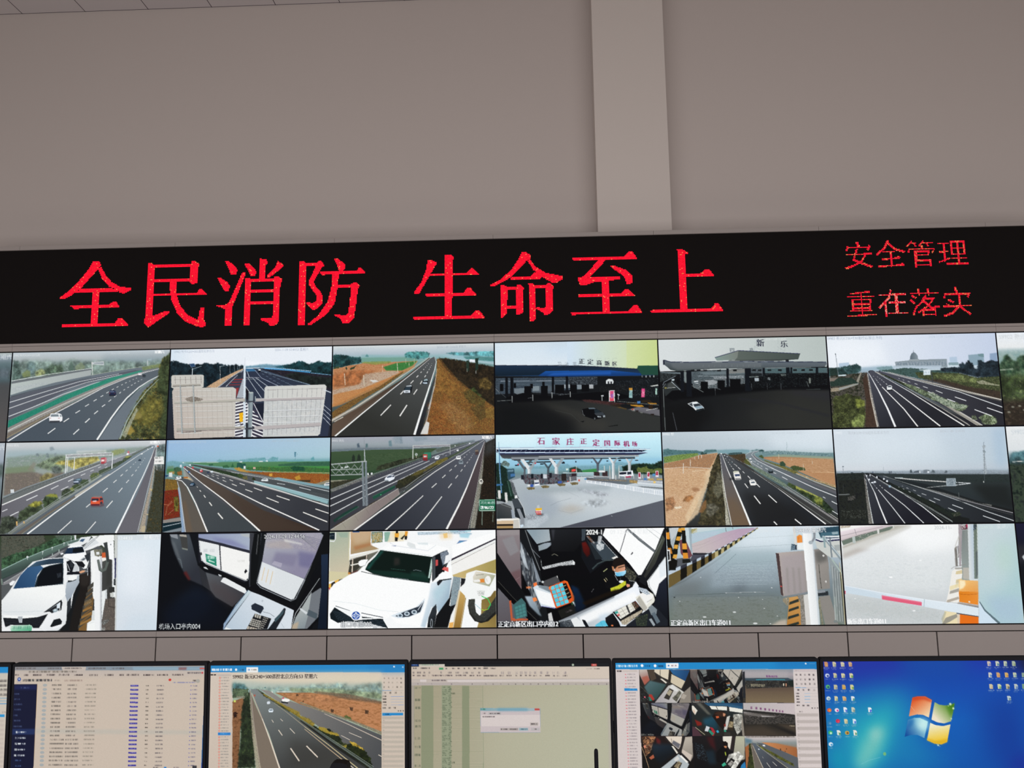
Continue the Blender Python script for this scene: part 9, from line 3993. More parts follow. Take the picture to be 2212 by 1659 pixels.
PICTURES['spreadsheet'] = '''
V|0:107 70:152 1000:224
P|171|-4-8+1011+6-1+20-1010-6
P|894|+0-3+38+1+0+13-38-1
K|228|+5+2|50|12|.8|501
P|152|+40-4+130+0+0+16-130+0
K|360|+46+2|189|12|.8|502
E|221|+818+9|12|11
P|365|+910+5+28+0+0+11-28+0
K|895|+916+8|36|9|.9|503
G|107|186|+6+16+996+6|-4+12+1008+6+0+62-1008-6
P|77|-2+74+1004+2+0+7-1004-6||.8
P|40|-2+77+1004+6+0+13-1004-6
P|77|-2+90+1006+6-1+14-1005-6
P|135|+184+78+816+2+0+12-816-3
P|135|+46+76+31+0+0+12-31+0
P|896|+142+18+22+0+0+10-22+0
K|112|+10+18|45|15|.85|108
K|112|+49+18|95|15|.85|186
K|112|+172+20|24|15|.85|432
K|112|+199+20|50|15|.85|485
K|112|+236+20|28|15|.85|560
K|112|+262+20|26|15|.85|612
K|112|+290+20|24|15|.85|668
K|112|+316+20|28|15|.85|718
K|112|+340+20|26|15|.85|768
K|112|+367+20|50|15|.85|822
K|112|+404+21|56|15|.85|895
K|79|+886+25|60|12|.7|510
K|99|+924+25|55|14|.9|511
K|36|+8+38|25|20|.7|106
K|36|+30+38|42|20|.7|149
K|36|+62+38|24|20|.7|213
K|36|+87+38|24|20|.7|263
K|36|+148+38|20|20|.7|386
K|36|+187+39|40|20|.7|463
K|36|+226+39|14|20|.7|541
K|36|+235+39|22|20|.7|559
K|36|+264+40|50|20|.7|616
K|36|+304+40|26|20|.7|696
K|36|+340+40|24|20|.7|769
K|36|+368+40|26|20|.7|826
K|13|+456+40|28|26|.7|1000
K|13|+490+40|28|26|.7|1070
K|13|+528+40|28|26|.7|1145
K|13|+550+40|28|26|.7|1190
K|13|+573+40|28|26|.7|1236
K|13|+598+40|28|26|.7|1285
K|13|+622+40|28|26|.7|1335
K|13|+652+40|28|26|.7|1395
K|13|+684+41|28|26|.7|1460
K|13|+714+41|28|26|.7|1520
K|13|+738+41|28|26|.7|1568
K|13|+771+42|28|26|.7|1635
K|59|+7+53|28|14|.85|104
K|59|+30+54|42|14|.85|150
K|59|+58+54|36|14|.85|207
K|59|+87+54|12|14|.85|264
K|59|+106+54|209|14|.85|302
K|59|+226+54|110|14|.85|542
K|59|+296+55|52|14|.85|682
K|59|+334+55|45|14|.85|757
K|59|+368+56|139|14|.85|827
K|59|+448+56|45|14|.85|987
K|59|+483+56|50|14|.85|1057
K|59|+528+56|24|14|.85|1147
K|59|+550+56|24|14|.85|1192
K|59|+574+56|24|14|.85|1240
K|59|+596+56|26|14|.85|1284
K|59|+618+57|38|14|.85|1330
K|59|+650+57|34|14|.85|1392
K|59|+678+57|48|14|.85|1450
K|59|+714+58|26|14|.85|1522
K|59|+736+58|26|14|.85|1568
K|59|+766+58|48|14|.85|1627
K|188|+105+78|149|14|.7|513
K|63|+33+94|12|14|.8|160
K|63|+102+95|12|14|.8|298
K|63|+203+96|12|14|.8|500
K|63|+306+96|12|14|.8|708
K|63|+376+96|12|14|.8|848
K|63|+413+97|12|14|.8|922
K|63|+451+97|12|14|.8|998
K|63|+489+98|12|14|.8|1075
K|63|+526+98|12|14|.8|1150
K|63|+565+98|12|14|.8|1228
K|63|+602+98|12|14|.8|1302
K|63|+640+98|12|14|.8|1378
K|63|+678+98|12|14|.8|1455
K|63|+715+98|12|14|.8|1530
K|63|+752+98|12|14|.8|1606
K|63|+790+99|12|14|.8|1682
K|63|+828+99|12|14|.8|1760
K|63|+866+100|12|14|.8|1836
K|63|+905+100|12|14|.8|1915
K|63|+942+100|12|14|.8|1990
K|63|+982+100|12|14|.8|2070
G|157|224|+106+123+687+382|-2+104+1007+4-4+472-1007-2
P|224|+365+124+585+4-10+378-580-2|149|.5
P|77|+989+110+15-2-4+472-14+0|7|.6
P|72|-2+104+18+0-4+474-18+0||.7
P|2|+52+106+61+0-3+473-61+0||.75
P|179|+155+106+49+0-4+473-48+0||.7
P|2|+258+108+36+0-2+471-38+0||.8
L|2|2|2|+52+110+312+1||.75
L|2|2|2|+52+118+312+0||.75
L|2|2|2|+52+124+312+2||.75
L|2|2|2|+52+132+312+0||.75
L|2|2|2|+52+139+312+1||.75
L|2|2|2|+52+146+312+1||.75
L|2|2|2|+52+154+312+0||.75
L|2|2|2|+52+160+312+1||.75
L|2|2|2|+52+168+312+0||.75
L|2|2|2|+52+175+312+1||.75
L|2|2|2|+52+182+312+1||.75
L|2|2|2|+52+190+312+0||.75
L|2|2|2|+52+196+311+1||.75
L|2|2|2|+52+204+311+0||.75
L|2|2|2|+52+211+311+1||.75
L|2|2|2|+52+218+311+0||.75
L|2|2|2|+52+226+311+0||.75
L|2|2|2|+52+232+311+1||.75
L|2|2|2|+52+240+310+0||.75
L|2|2|2|+51+247+311+0||.75
L|2|2|2|+51+254+311+0||.75
L|2|2|2|+51+261+311+1||.75
L|2|2|2|+51+268+311+0||.75
L|2|2|2|+51+276+311+0||.75
L|2|2|2|+51+282+311+1||.75
L|2|2|2|+51+290+311+0||.75
L|2|2|2|+51+297+311+0||.75
L|2|2|2|+51+304+311+0||.75
L|2|2|2|+51+311+311+1||.75
L|2|2|2|+51+318+311+0||.75
L|2|2|2|+51+326+311+0||.75
L|2|2|2|+51+332+311+0||.75
L|2|2|2|+51+340+311+0||.75
L|2|2|2|+51+347+311+0||.75
L|2|2|2|+51+354+311+0||.75
L|2|2|2|+51+361+311+0||.75
L|2|2|2|+51+368+310+0||.75
L|2|2|2|+51+376+310+0||.75
L|2|2|2|+50+382+311+0||.75
L|2|2|2|+50+390+311+0||.75
L|2|2|2|+50+396+311+0||.75
L|2|2|2|+50+404+311+0||.75
L|2|2|2|+50+411+311+0||.75
L|2|2|2|+50+418+310+0||.75
L|2|2|2|+50+425+310+0||.75
L|2|2|2|+50+432+310+0||.75
L|2|2|2|+50+440+310-1||.75
L|2|2|2|+50+446+310+0||.75
L|2|2|2|+50+454+310+0||.75
L|2|2|2|+50+460+310+0||.75
L|2|2|2|+50+468+310+0||.75
L|2|2|2|+50+474+310+0||.75
L|2|2|2|+50+482+310+0||.75
L|2|2|2|+50+489+310-1||.75
L|2|2|2|+50+496+310+0||.75
L|2|2|2|+50+503+310-1||.75
L|2|2|2|+50+510+310+0||.75
L|2|2|2|+50+517+310+0||.75
L|2|2|2|+50+524+310+0||.75
L|2|2|2|+50+532+310-1||.75
L|2|2|2|+50+538+310+0||.75
L|2|2|2|+50+546+309-1||.75
L|2|2|2|+50+552+309+0||.75
L|2|2|2|+50+560+309-1||.75
L|282|3|3|+363+107-2+472
L|2|2|2|+16+105-4+473
K|111|+20+111|58|24|.6|520
K|111|+20+170|58|24|.6|521
K|111|+20+209|58|24|.6|522
K|111|+19+271|58|24|.6|523
K|111|+19+298|58|24|.6|524
K|111|+19+356|58|24|.6|525
K|111|+19+397|58|24|.6|526
K|111|+18+436|58|24|.6|527
K|111|+18+488|58|24|.6|528
K|15|+158+112|30|10|.65|540
K|6|+186+112|28|10|.6|600
K|6|+192+120|28|10|.6|601
K|15|+158+126|44|10|.65|542
K|6|+190+126|28|10|.6|602
K|15|+158+134|51|10|.65|543
K|6|+187+134|28|10|.6|603
K|15|+158+142|58|10|.65|544
K|6|+192+142|28|10|.6|604
K|15|+158+148|35|10|.65|545
K|6|+190+149|28|10|.6|605
K|6|+188+156|28|10|.6|606
K|15|+158+164|49|10|.65|547
K|6|+193+164|28|10|.6|607
K|15|+158+171|56|10|.65|548
K|6|+190+171|28|10|.6|608
K|15|+158+178|33|10|.65|549
K|6|+188+178|28|10|.6|609
K|15|+158+186|40|10|.65|550
K|6|+193+186|28|10|.6|610
K|6|+190+193|28|10|.6|611
K|15|+157+200|54|10|.65|552
K|6|+188+200|28|10|.6|612
K|15|+157+208|31|10|.65|553
K|6|+194+208|28|10|.6|613
K|15|+157+215|38|10|.65|554
K|6|+191+215|28|10|.6|614
K|15|+157+222|45|10|.65|555
K|6|+188+222|28|10|.6|615
K|6|+186+230|28|10|.6|616
K|15|+157+237|59|10|.65|557
K|6|+192+238|28|10|.6|617
K|15|+157+244|36|10|.65|558
K|6|+189+244|28|10|.6|618
K|15|+157+252|43|10|.65|559
K|6|+186+252|28|10|.6|619
K|15|+157+259|50|10|.65|560
K|6|+192+260|28|10|.6|620
K|6|+189+266|28|10|.6|621
K|15|+156+274|34|10|.65|562
K|6|+186+274|28|10|.6|622
K|15|+156+281|41|10|.65|563
K|6|+192+282|28|10|.6|623
K|15|+156+288|48|10|.65|564
K|6|+190+288|28|10|.6|624
K|15|+156+296|55|10|.65|565
K|6|+187+296|28|10|.6|625
K|6|+192+304|28|10|.6|626
K|15|+156+310|39|10|.65|567
K|6|+190+310|28|10|.6|627
K|15|+156+318|46|10|.65|568
K|6|+187+318|28|10|.6|628
K|15|+156+325|53|10|.65|569
K|6|+192+326|28|10|.6|629
K|15|+156+332|30|10|.65|570
K|6|+190+332|28|10|.6|630
K|6|+188+340|28|10|.6|631
K|15|+156+347|44|10|.65|572
K|6|+185+347|28|10|.6|632
K|15|+156+354|51|10|.65|573
K|6|+190+354|28|10|.6|633
K|15|+156+362|58|10|.65|574
K|6|+188+362|28|10|.6|634
K|15|+156+369|35|10|.65|575
K|6|+186+369|28|10|.6|635
K|6|+191+376|28|10|.6|636
K|15|+156+384|49|10|.65|577
K|6|+188+384|28|10|.6|637
K|15|+156+391|56|10|.65|578
K|6|+186+391|28|10|.6|638
K|15|+156+398|33|10|.65|579
K|6|+191+398|28|10|.6|639
K|15|+156+406|40|10|.65|580
K|6|+188+406|28|10|.6|640
K|6|+186+413|28|10|.6|641
K|15|+156+420|54|10|.65|582
K|6|+192+420|28|10|.6|642
K|15|+156+428|31|10|.65|583
K|6|+189+428|28|10|.6|643
K|15|+156+434|38|10|.65|584
K|6|+186+434|28|10|.6|644
K|15|+156+442|45|10|.65|585
K|6|+192+442|28|10|.6|645
K|6|+190+450|28|10|.6|646
K|15|+156+456|59|10|.65|587
K|6|+186+456|28|10|.6|647
K|15|+156+464|36|10|.65|588
K|6|+184+464|28|10|.6|648
K|15|+156+471|43|10|.65|589
K|6|+190+471|28|10|.6|649
K|15|+156+478|50|10|.65|590
K|6|+187+478|28|10|.6|650
K|6|+184+486|28|10|.6|651
K|15|+156+493|34|10|.65|592
K|6|+190+493|28|10|.6|652
K|15|+156+500|41|10|.65|593
K|6|+188+500|28|10|.6|653
K|6|+206+142|32|16|.8|661
K|6|+203+474|32|16|.8|662
L|280|4|4|+827+505+157-1
P|185|+348+216+301+2+0+117-300-1
G|356|125|+354+222+148+1|+349+216+273+2+0+14-273-2
P|897|+434+218+153+0-1+12-152+0|11|.8
K|898|+352+219|46|14|.8|663
P|365|+622+219+25+1+0+9-25-1
P|135|+352+250+294+0+2+56-295-2
P|89|+388+238+65+0+0+12-65+0
K|188|+361+239|40|13|.9|664
K|99|+394+240|115|13|.9|665
K|188|+360+256|125|13|.85|666
P|77|+598+288+41+0+0+14-41+0
K|99|+600+292|66|12|.85|667
P|77|+448+312+90+1+0+13-90-1
K|99|+452+316|70|12|.85|668
K|99|+494+316|85|12|.85|669
P|125|+542+312+46+0+0+14-46+0
K|899|+546+316|78|12|.85|670
P|89|+602+313+42+1+0+12-42+0
K|188|+618+316|26|12|.8|671
L|354|4|4|+348+216+1+118+300+1+0-117
'''
PICTURES['camera_grid'] = '''
V|0:135 1000:135
P|560|-6-16+1009+6+0+47-1009-5
P|900|+801-11+202+1-1+47-204-1|39|.6
K|47|+6+11|213|24|1|701
E|5|+134+15|13|14
E|5|+199+16|13|14
K|308|+149+13|50|16|1|388
K|308|+215+14|50|16|1|520
P|33|+254+3+62+1-1+24-62+0
K|901|+262+12|20|18|1|704
K|561|+280+13|55|14|.9|705
E|21|+946+10|9|8
L|420|3|3|+962+10+30+0||.7
K|210|+4+38|55|14|1|706
P|40|+34+36+76+1-1+9-75+0||.6
P|28|+46+59+4-5+2+2+3+4-5-2
K|13|+58+54|83|12|.7|710
P|28|+46+74+4-5+2+1+3+4-5-1
K|13|+58+69|83|12|.7|711
P|28|+46+90+4-6+2+2+3+4-5-2
K|13|+58+84|83|12|.7|712
P|28|+46+104+4-5+2+1+3+4-5-1
K|13|+58+99|83|12|.7|713
P|28|+46+120+4-6+2+2+3+4-5-2
K|13|+58+114|83|12|.7|714
P|28|+46+134+4-5+2+1+3+4-5-1
K|13|+58+129|83|12|.7|715
P|28|+46+149+4-5+2+2+3+4-5-2
K|13|+58+144|83|12|.7|716
P|28|+46+164+4-5+2+1+3+4-5-1
K|13|+58+159|83|12|.7|717
P|28|+46+179+4-5+2+2+4+3-6-1
K|13|+58+174|83|12|.7|718
P|28|+46+194+4-5+2+1+4+4-6-2
K|13|+58+189|83|12|.7|719
P|28|+46+209+4-5+2+1+4+4-6-1
K|13|+58+204|83|12|.7|720
P|28|+46+224+4-6+2+2+4+4-6-2
K|13|+58+218|83|12|.7|721
P|28|+46+239+4-5+2+1+4+4-6-1
K|13|+58+234|83|12|.7|722
P|28|+46+254+5-6+1+2+4+4-6-2
K|13|+58+248|83|12|.7|723
P|28|+46+268+5-4+2+1+3+3-6-1
K|13|+59+264|83|12|.7|724
P|28|+47+284+4-6+2+2+3+4-5-2
K|13|+59+278|83|12|.7|725
P|28|+47+298+4-5+2+1+3+4-5-1
K|13|+59+293|83|12|.7|726
P|28|+47+313+4-5+2+2+3+3-5-1
K|13|+59+308|83|12|.7|727
P|28|+47+328+4-6+2+2+3+4-5-2
K|13|+59+323|83|12|.7|728
P|28|+47+343+4-5+2+1+3+4-5-1
K|13|+59+338|83|12|.7|729
P|28|+47+358+4-6+2+2+3+4-5-2
K|13|+59+352|83|12|.7|730
P|28|+47+372+5-5+1+1+3+4-5-1
K|13|+59+367|83|12|.7|731
P|28|+47+388+5-6+2+2+2+4-5-2
K|13|+60+382|83|12|.7|732
P|28|+48+402+4-5+2+1+2+4-4-2
K|13|+60+397|83|12|.7|733
P|28|+48+417+4-5+2+1+2+4-4-1
K|13|+60+412|83|12|.7|734
P|28|+48+432+4-6+2+2+2+4-4-2
K|13|+60+426|83|12|.7|735
P|28|+48+446+4-5+2+1+2+4-4-1
K|13|+60+441|83|12|.7|736
P|28|+48+461+4-5+2+1+2+4-4-1
K|13|+60+456|83|12|.7|737
P|28|+48+476+4-6+2+2+2+4-4-2
K|13|+60+470|83|12|.7|738
P|28|+48+490+4-4+2+0+2+4-4-1
K|13|+60+486|83|12|.7|739
P|28|+48+505+4-5+2+2+2+3-4-1
K|13|+60+500|83|12|.7|740
P|305|+42+124+64+1+2+11-66+0
K|902|+55+128|79|9|.8|745
I|booth_mint|+118+34+254+1+0+161-254-1|1
I|clerk_booth|+372+35+259+1-3+161-256-1|.72
I|dusk_plaza|+631+36+251+2+0+160-254-1|1
I|empty_booth_desk|+118+195+254+1+0+159-255-1|.74
I|booth_busy|+372+196+256+1+1+159-257-1|1
I|dusk_airport|+628+197+254+1+0+158-253+0|1
I|booth_back|+117+354+255+1+4+157-256-1|1
I|booth_clerk|+372+355+257+1+1+156-254+0|1
I|viewer_road|+629+356+253+0+4+156-256+0|1
L|400|3|3|+118+195+764+3
L|400|3|3|+117+354+765+2
L|400|3|3|+372+35+0+161+0+159+4+157
P|135|+884+36+114+1+2+476-114-1
P|185|+884+36+114+1+0+13-114+0||.8
K|194|+890+41|40|8|.8|750
K|36|+893+60|20|19|.85|751
K|36|+914+60|20|19|.85|752
K|36|+936+60|20|19|.85|753
K|124|+956+60|20|19|.85|754
K|124|+978+61|20|19|.85|755
K|36|+894+82|20|19|.85|756
K|36|+915+82|20|19|.85|757
K|36|+936+82|20|19|.85|758
K|124|+957+82|20|19|.85|759
K|124|+978+82|20|19|.85|760
K|36|+894+104|20|19|.85|761
K|36|+916+104|20|19|.85|762
K|36|+936+104|20|19|.85|763
K|124|+957+104|20|19|.85|764
K|124|+979+104|20|19|.85|765
L|306|5|5|+890+125+52+1
L|189|3|3|+942+126+56-1
K|124|+898+132|22|20|.85|770
K|124|+923+132|22|20|.85|771
K|124|+950+132|22|20|.85|772
K|124|+977+133|22|20|.85|773
K|99|+890+151|36|14|.9|775
L|309|5|5|+932+154+28+0
L|89|3|3|+960+154+38+0
K|99|+891+164|36|14|.9|776
L|309|5|5|+932+168+28+0
L|89|3|3|+960+168+38+0
K|99|+891+178|36|14|.9|777
L|309|5|5|+932+182+28+0
L|89|3|3|+958+182+39+0
K|99|+892+192|36|14|.9|778
L|309|5|5|+932+196+29+0
L|89|3|3|+958+196+38+0
K|401|+891+207|34|15|.9|1905
K|401|+920+208|26|15|.9|1963
K|401|+942+208|26|15|.9|2010
K|99|+964+221|14|13|.9|2056
K|99|+977+221|14|13|.9|2082
K|99|+990+221|14|13|.9|2108
K|36|+903+238|36|12|.9|780
P|77|+889+248+106+1+1+15-107+0|3|.8
P|77|+889+280+107+1+0+15-108+0|3|.8
P|77|+889+312+107+1+0+15-108+0|3|.8
P|77|+888+344+108+1+0+15-108+0|3|.8
P|77|+888+376+108+1+0+15-108+0|3|.8
P|77|+888+408+108+1+1+14-109+1|3|.8
P|77|+888+440+109+1+0+14-109+1|3|.8
P|77|+888+472+109+0+1+15-110+1|3|.8
P|77|+888+504+110+0+0+14-110+1|3|.8
K|79|+892+255|14|9|.6|790
K|79|+892+271|14|9|.6|791
K|79|+892+287|14|9|.6|792
K|79|+892+302|14|9|.6|793
K|79|+892+318|14|9|.6|794
K|79|+892+334|14|9|.6|795
K|79|+892+350|14|9|.6|796
K|79|+892+366|14|9|.6|797
K|79|+892+382|14|9|.6|798
K|79|+892+397|14|9|.6|799
K|79|+892+413|14|9|.6|800
K|79|+892+428|14|9|.6|801
K|79|+892+444|14|9|.6|802
K|79|+892+460|14|9|.6|803
K|79|+892+476|14|9|.6|804
K|79|+892+492|14|9|.6|805
'''
PICTURES['booth_mint'] = '''
V|0:568 1000:220
G|40|903|+80+11+52+219|+6+0+150+0+48+175-104+87-92-174
P|567|+50+131+113-27+40+76-103+80|19|.9
P|161|+156+0+136+0+43+153-101+43
G|155|342|+221+196+174+284|+92+295+117-109+321+65-211+263-99-12|19
P|94|+304+0+286+0-20+175-110-44-158-87
L|203|20|20|+416+0-4+104
P|390|+590+0+50+0-35+230-50+0
P|164|+636+76+262+120-80+126-206-104
G|904|905|+664+22+243+120|+602+0+392+11-96+185-237-120
L|310|45|55|+302+49+278+181+244+108
P|91|+409+158+37-5+97+65-25+17
P|220|+904+196+96-185+0+273-166+109
G|160|14|+392+546+322-262|+292+557+274-284+88-22+218+131-158+186-422+0
P|51|+589+306+52-55+120+99-39+22
P|310|+470+480+118-164+80+34-100+164
P|157|+522+404+66-66+54+28-60+82
X|170 116 906|+631+480+90-65+53-65+47+43-106+153|25|801|9
P|10|+820+415+180-131+0+278-236+0
P|38|+846+404+72+33-52+65-61-22||.8
P|907|+186+415+50+5+52+82-32+22-84-66
X|405 488|+147+470+50-12+47+66-50+6|22|802|0
X|392 397 74|+6+284+84+54+104+186-175+33|35|803|9
P|908|+86+448+30+10-7+22-25-5
L|121|10|10|+6+273+168+142
'''
PICTURES['booth_busy'] = '''
V|0:267 300:381 1000:170
P|909|+242+0+752+0-5+108-351-54-299+0
P|910|+640+0+354+0-3+65|19|.7
P|121|+93+0+87+0+202+206-74-12|24|.8
P|91|+10+54+26-10+82+86-52+76-53-76
P|911|+26+108+36+32-2+54|19|.6
P|90|+352+54+341+11-9+65-298-22
P|90|+730+70+259+38-9+65-247-33
L|555|25|25|+476+54+34+60
L|303|40|40|+694+54+13+108
G|417|912|+254+281+116+217|+205+281+251-65+42+174+20+108-170-87-98-21|59
P|913|+394+227+65-75+149-12+72+66-32+184-53+64-72-64
P|914|+433+184+76-38+111+6+60+64-126+22|19
P|536|+462+227+56-5+12+27-51+16
P|915|+608+173+48+11-14+43-37+0
P|14|+679+238+63-22-72+238-62+0
P|916|+611+368+39-22-3+54-31+0
P|328|+728+238+87+11+10+54-86-22
P|264|+738+303+86+11-44+162-110-32
X|130 917|+726+314+86+10-42+98-74-11|30|804|0
X|14 121 90 569|+805+194+175-10-25+270-91+87-68-151|40|805|9
P|10|+980+173+20+389-38+0-16-172
P|918|+56+282+134+54-2+42-87+12|14
P|4|+240+476+34-86+68+21-40+76
P|919|+336+411+62+11+46+65-40+75-24-10-9-98
X|570 406|+308+476+26-22+84+65-38+33|22|806|0
X|549|+457+476+38-16+23+38-38+10|22|807|0
L|105|20|20|+62+411+181+130
P|920|+7+400+55+11+130+151-192+0
P|310|+618+498+112+0-4+64-124+0
X|570|+607+465+37-11+12+33-38+5|20|808|0
'''
PICTURES['booth_back'] = '''
V|0:452 1000:397
X|921 159 453 922|+18+6+274-6-114+260-98+88|65|809|14|||.9
P|543|+292+17+86+55-2+78-74-22|29
G|497|202|+290+150+58+219|+204+139+395+0+70+143-322+195-121-108|59
P|84|+478+6+323-6-29+150-52+77-146-110
P|174|+626+72+134+67-40+77-121-88|9
L|374|15|15|+589+39+10+89
L|303|60|60|+466+28+252+232+12+44
P|303|+814+0+50+0-85+293-61-11
P|91|+586+172+36+0+84+110-26+22
G|38|10|+848+95+87+274|+862+17+132-11-3+342-59+86-158-174
P|186|+794+227+180+99-41+97-160-141||.9
L|550|15|15|+772+293+160+141+58-76
P|113|+334+562+383-258+189+173-52+85
P|45|+728+336+38-10+130+118-38+12
P|44|+616+402+76-66+34+54-74+44
P|220|+515+562+149-128+110+22-65+106
X|130 161|+614+520+88-97+59+33-76+106|30|810|0
L|116|12|12|+105+161+74-11+24+77-74+33-24-88
P|923|+140+369+86-55+18+55-67+33
P|924|+43+172+37-22+12+44-36+12
L|184|20|20|+6+183+62+165+60+193
'''
PICTURES['booth_clerk'] = '''
V|0:393 1000:261
P|925|+269+16+132-10+40+252-116-109|47
P|244|+179+258+215-22+40+240-142+0|57
X|571 175 175|+4+94+202+55+76+283-201-43|34|811|0
P|91|+580+6+180-6-17+149-39+77-56-77-70-77
P|210|+760+0+60+0-57+258-59-22
G|224|128|+866+38-12+330|+832+0+168+0-16+389-72+22-138-131
L|284|22|22|+774+291+137+131+72-22
P|926|+440+280+99-98+97-33+20+87+21+88-100+152-141-44
P|551|+566+105+60-22+46+33-2+54-36+12-47-12
P|137|+593+165+54+0-7+39-36-6
P|927|+602+270+18-6+10+60-18+10
X|14 90 0|+678+313+192-55+92+88-175+216-213+0|43|812|9
P|382|+600+476+123-108+69+43-100+151-118+0
X|14 53|+648+476+74-65+46+33-74+76|26|813|0
X|928|+529+487+61-43+34+43-72+33|24|814|0
P|572|+908+498+74-66+18+130-118+0
'''
PICTURES['dusk_plaza'] = '''
V|0:43 150:189 280:57 330:355 450:216 500:257 1000:558
P|160|+61+34+840-2-5+118-840-8|49|.8
G|571|929|-599+136-3+56|+18+148+878-4+96+39-1+21-975-8
L|930|30|30|+266+177+260-7+308+6
X|154 367 138 121|+54+192+926+2-5+108-902+26|44|821|9|.8
X|105 568|+152+242+284+12-2+44-272-8|22|822|0|||.8
P|94|+794+236+18+0-1+43-19-1
P|931|+844+236+14+0-2+52-15+0
P|932|+894+188+98-5+1+119-102-44
P|310|-11+524+3-66+62+1-4+101-50-1
P|208|+8+44+40-10+6+447-50-1
P|257|+73+328+920-26+4+43-925+16|24|.8
K|229|+468+100|79|69|.95|831
K|229|+515+101|79|69|.95|832
K|229|+562+102|79|69|.95|833
K|229|+608+102|79|69|.95|834
K|229|+656+102|79|69|.95|835
'''
PICTURES['dusk_airport'] = '''
V|0:89 250:160 340:53 420:569 650:170 1000:302
G|89|185|+136+12+730+117|+0+0+1000+2-4+199-254-29-741-57
P|216|+1+115+375+31+607+54+4+38-735-60-252-30
P|0|+30+176+98+12+489+36-1+22-245-2-318-46||.5
P|89|+336+212+280+24-50+32-207-24||.7
L|0|17|17|+126+231+4+121
L|36|17|17|+78+187+47+55+64-48
L|0|17|17|+286+232+4+120
L|36|17|17|+238+188+47+56+64-49
L|0|17|17|+640+236+4+119
L|36|17|17|+594+192+46+54+64-48
L|0|17|17|+750+236+4+120
L|36|17|17|+704+193+46+55+63-49
X|212 216 53 304|+14+241+979-3+0+120-972+4|49|823|0|.6
P|220|+464+354+503+144+33+64-96-22|34
P|161|+610+355+376+24+6+108|34|.8
X|157 161|+876+378+110+6-2+22-108-6|20|824|0
P|161|+8+394+357-20+357+187-716-4|73|.6
K|132|+140+63|83|88|.95|841
K|132|+232+70|81|86|.95|842
K|132|+318+80|79|83|.95|843
K|132|+403+90|76|81|.95|844
K|132|+482+99|74|79|.95|845
K|132|+556+108|71|76|.95|846
K|132|+622+116|69|74|.95|847
K|132|+686+125|66|71|.95|848
K|132|+744+130|64|69|.95|849
'''
PICTURES['viewer_road'] = '''
V|0:135 100:89 200:52 1000:31
P|573|+0+29+150+37-27+57-113-1|39
G|933|196|+470+104+510+174|+322+108+270+10+404+72-4+177-286-113-286-104
P|10|+470+104+528+52-2+45-404-77|19|.8
P|196|+2+190+70-45+22+126-82+291-12+0
X|398 364|+72+134+44-12+26+206+18+234-142+0+50-234|39|825|14
P|66|+116+122+32+1+184+439-172+0
G|150|1|+454+552-294-417|+136+112+74+12+602+438-480+0
P|140|+223+112+123+14+360+128+292+124+2+184-188+0
X|564 934 399|+210+122+134+72+240+114+153+80+173+88+10+44-127-55-211-101-239-136|29|826|12
L|94|15|22|+147+158+185+400
L|105|12|17|+222+147+240+172+350+239
L|197|17|12|+116+146+26+216+25+196
L|214|17|17|+396+452+70+90
L|214|17|17|+512+440+76+70
L|214|10|10|+320+352+20+28
P|3|+340+148+48+6+0+24-44-4
P|21|+247+221+23-5+8+18-24+2
K|66|+25+2|1914|49|.9|850
X|108|+666+220+24-6-1+34-18+0|15|827|9
X|108|+786+216+18-6+0+22-18+0|15|828|9
X|108|+754+254+24+12-12+16|15|829|9
'''
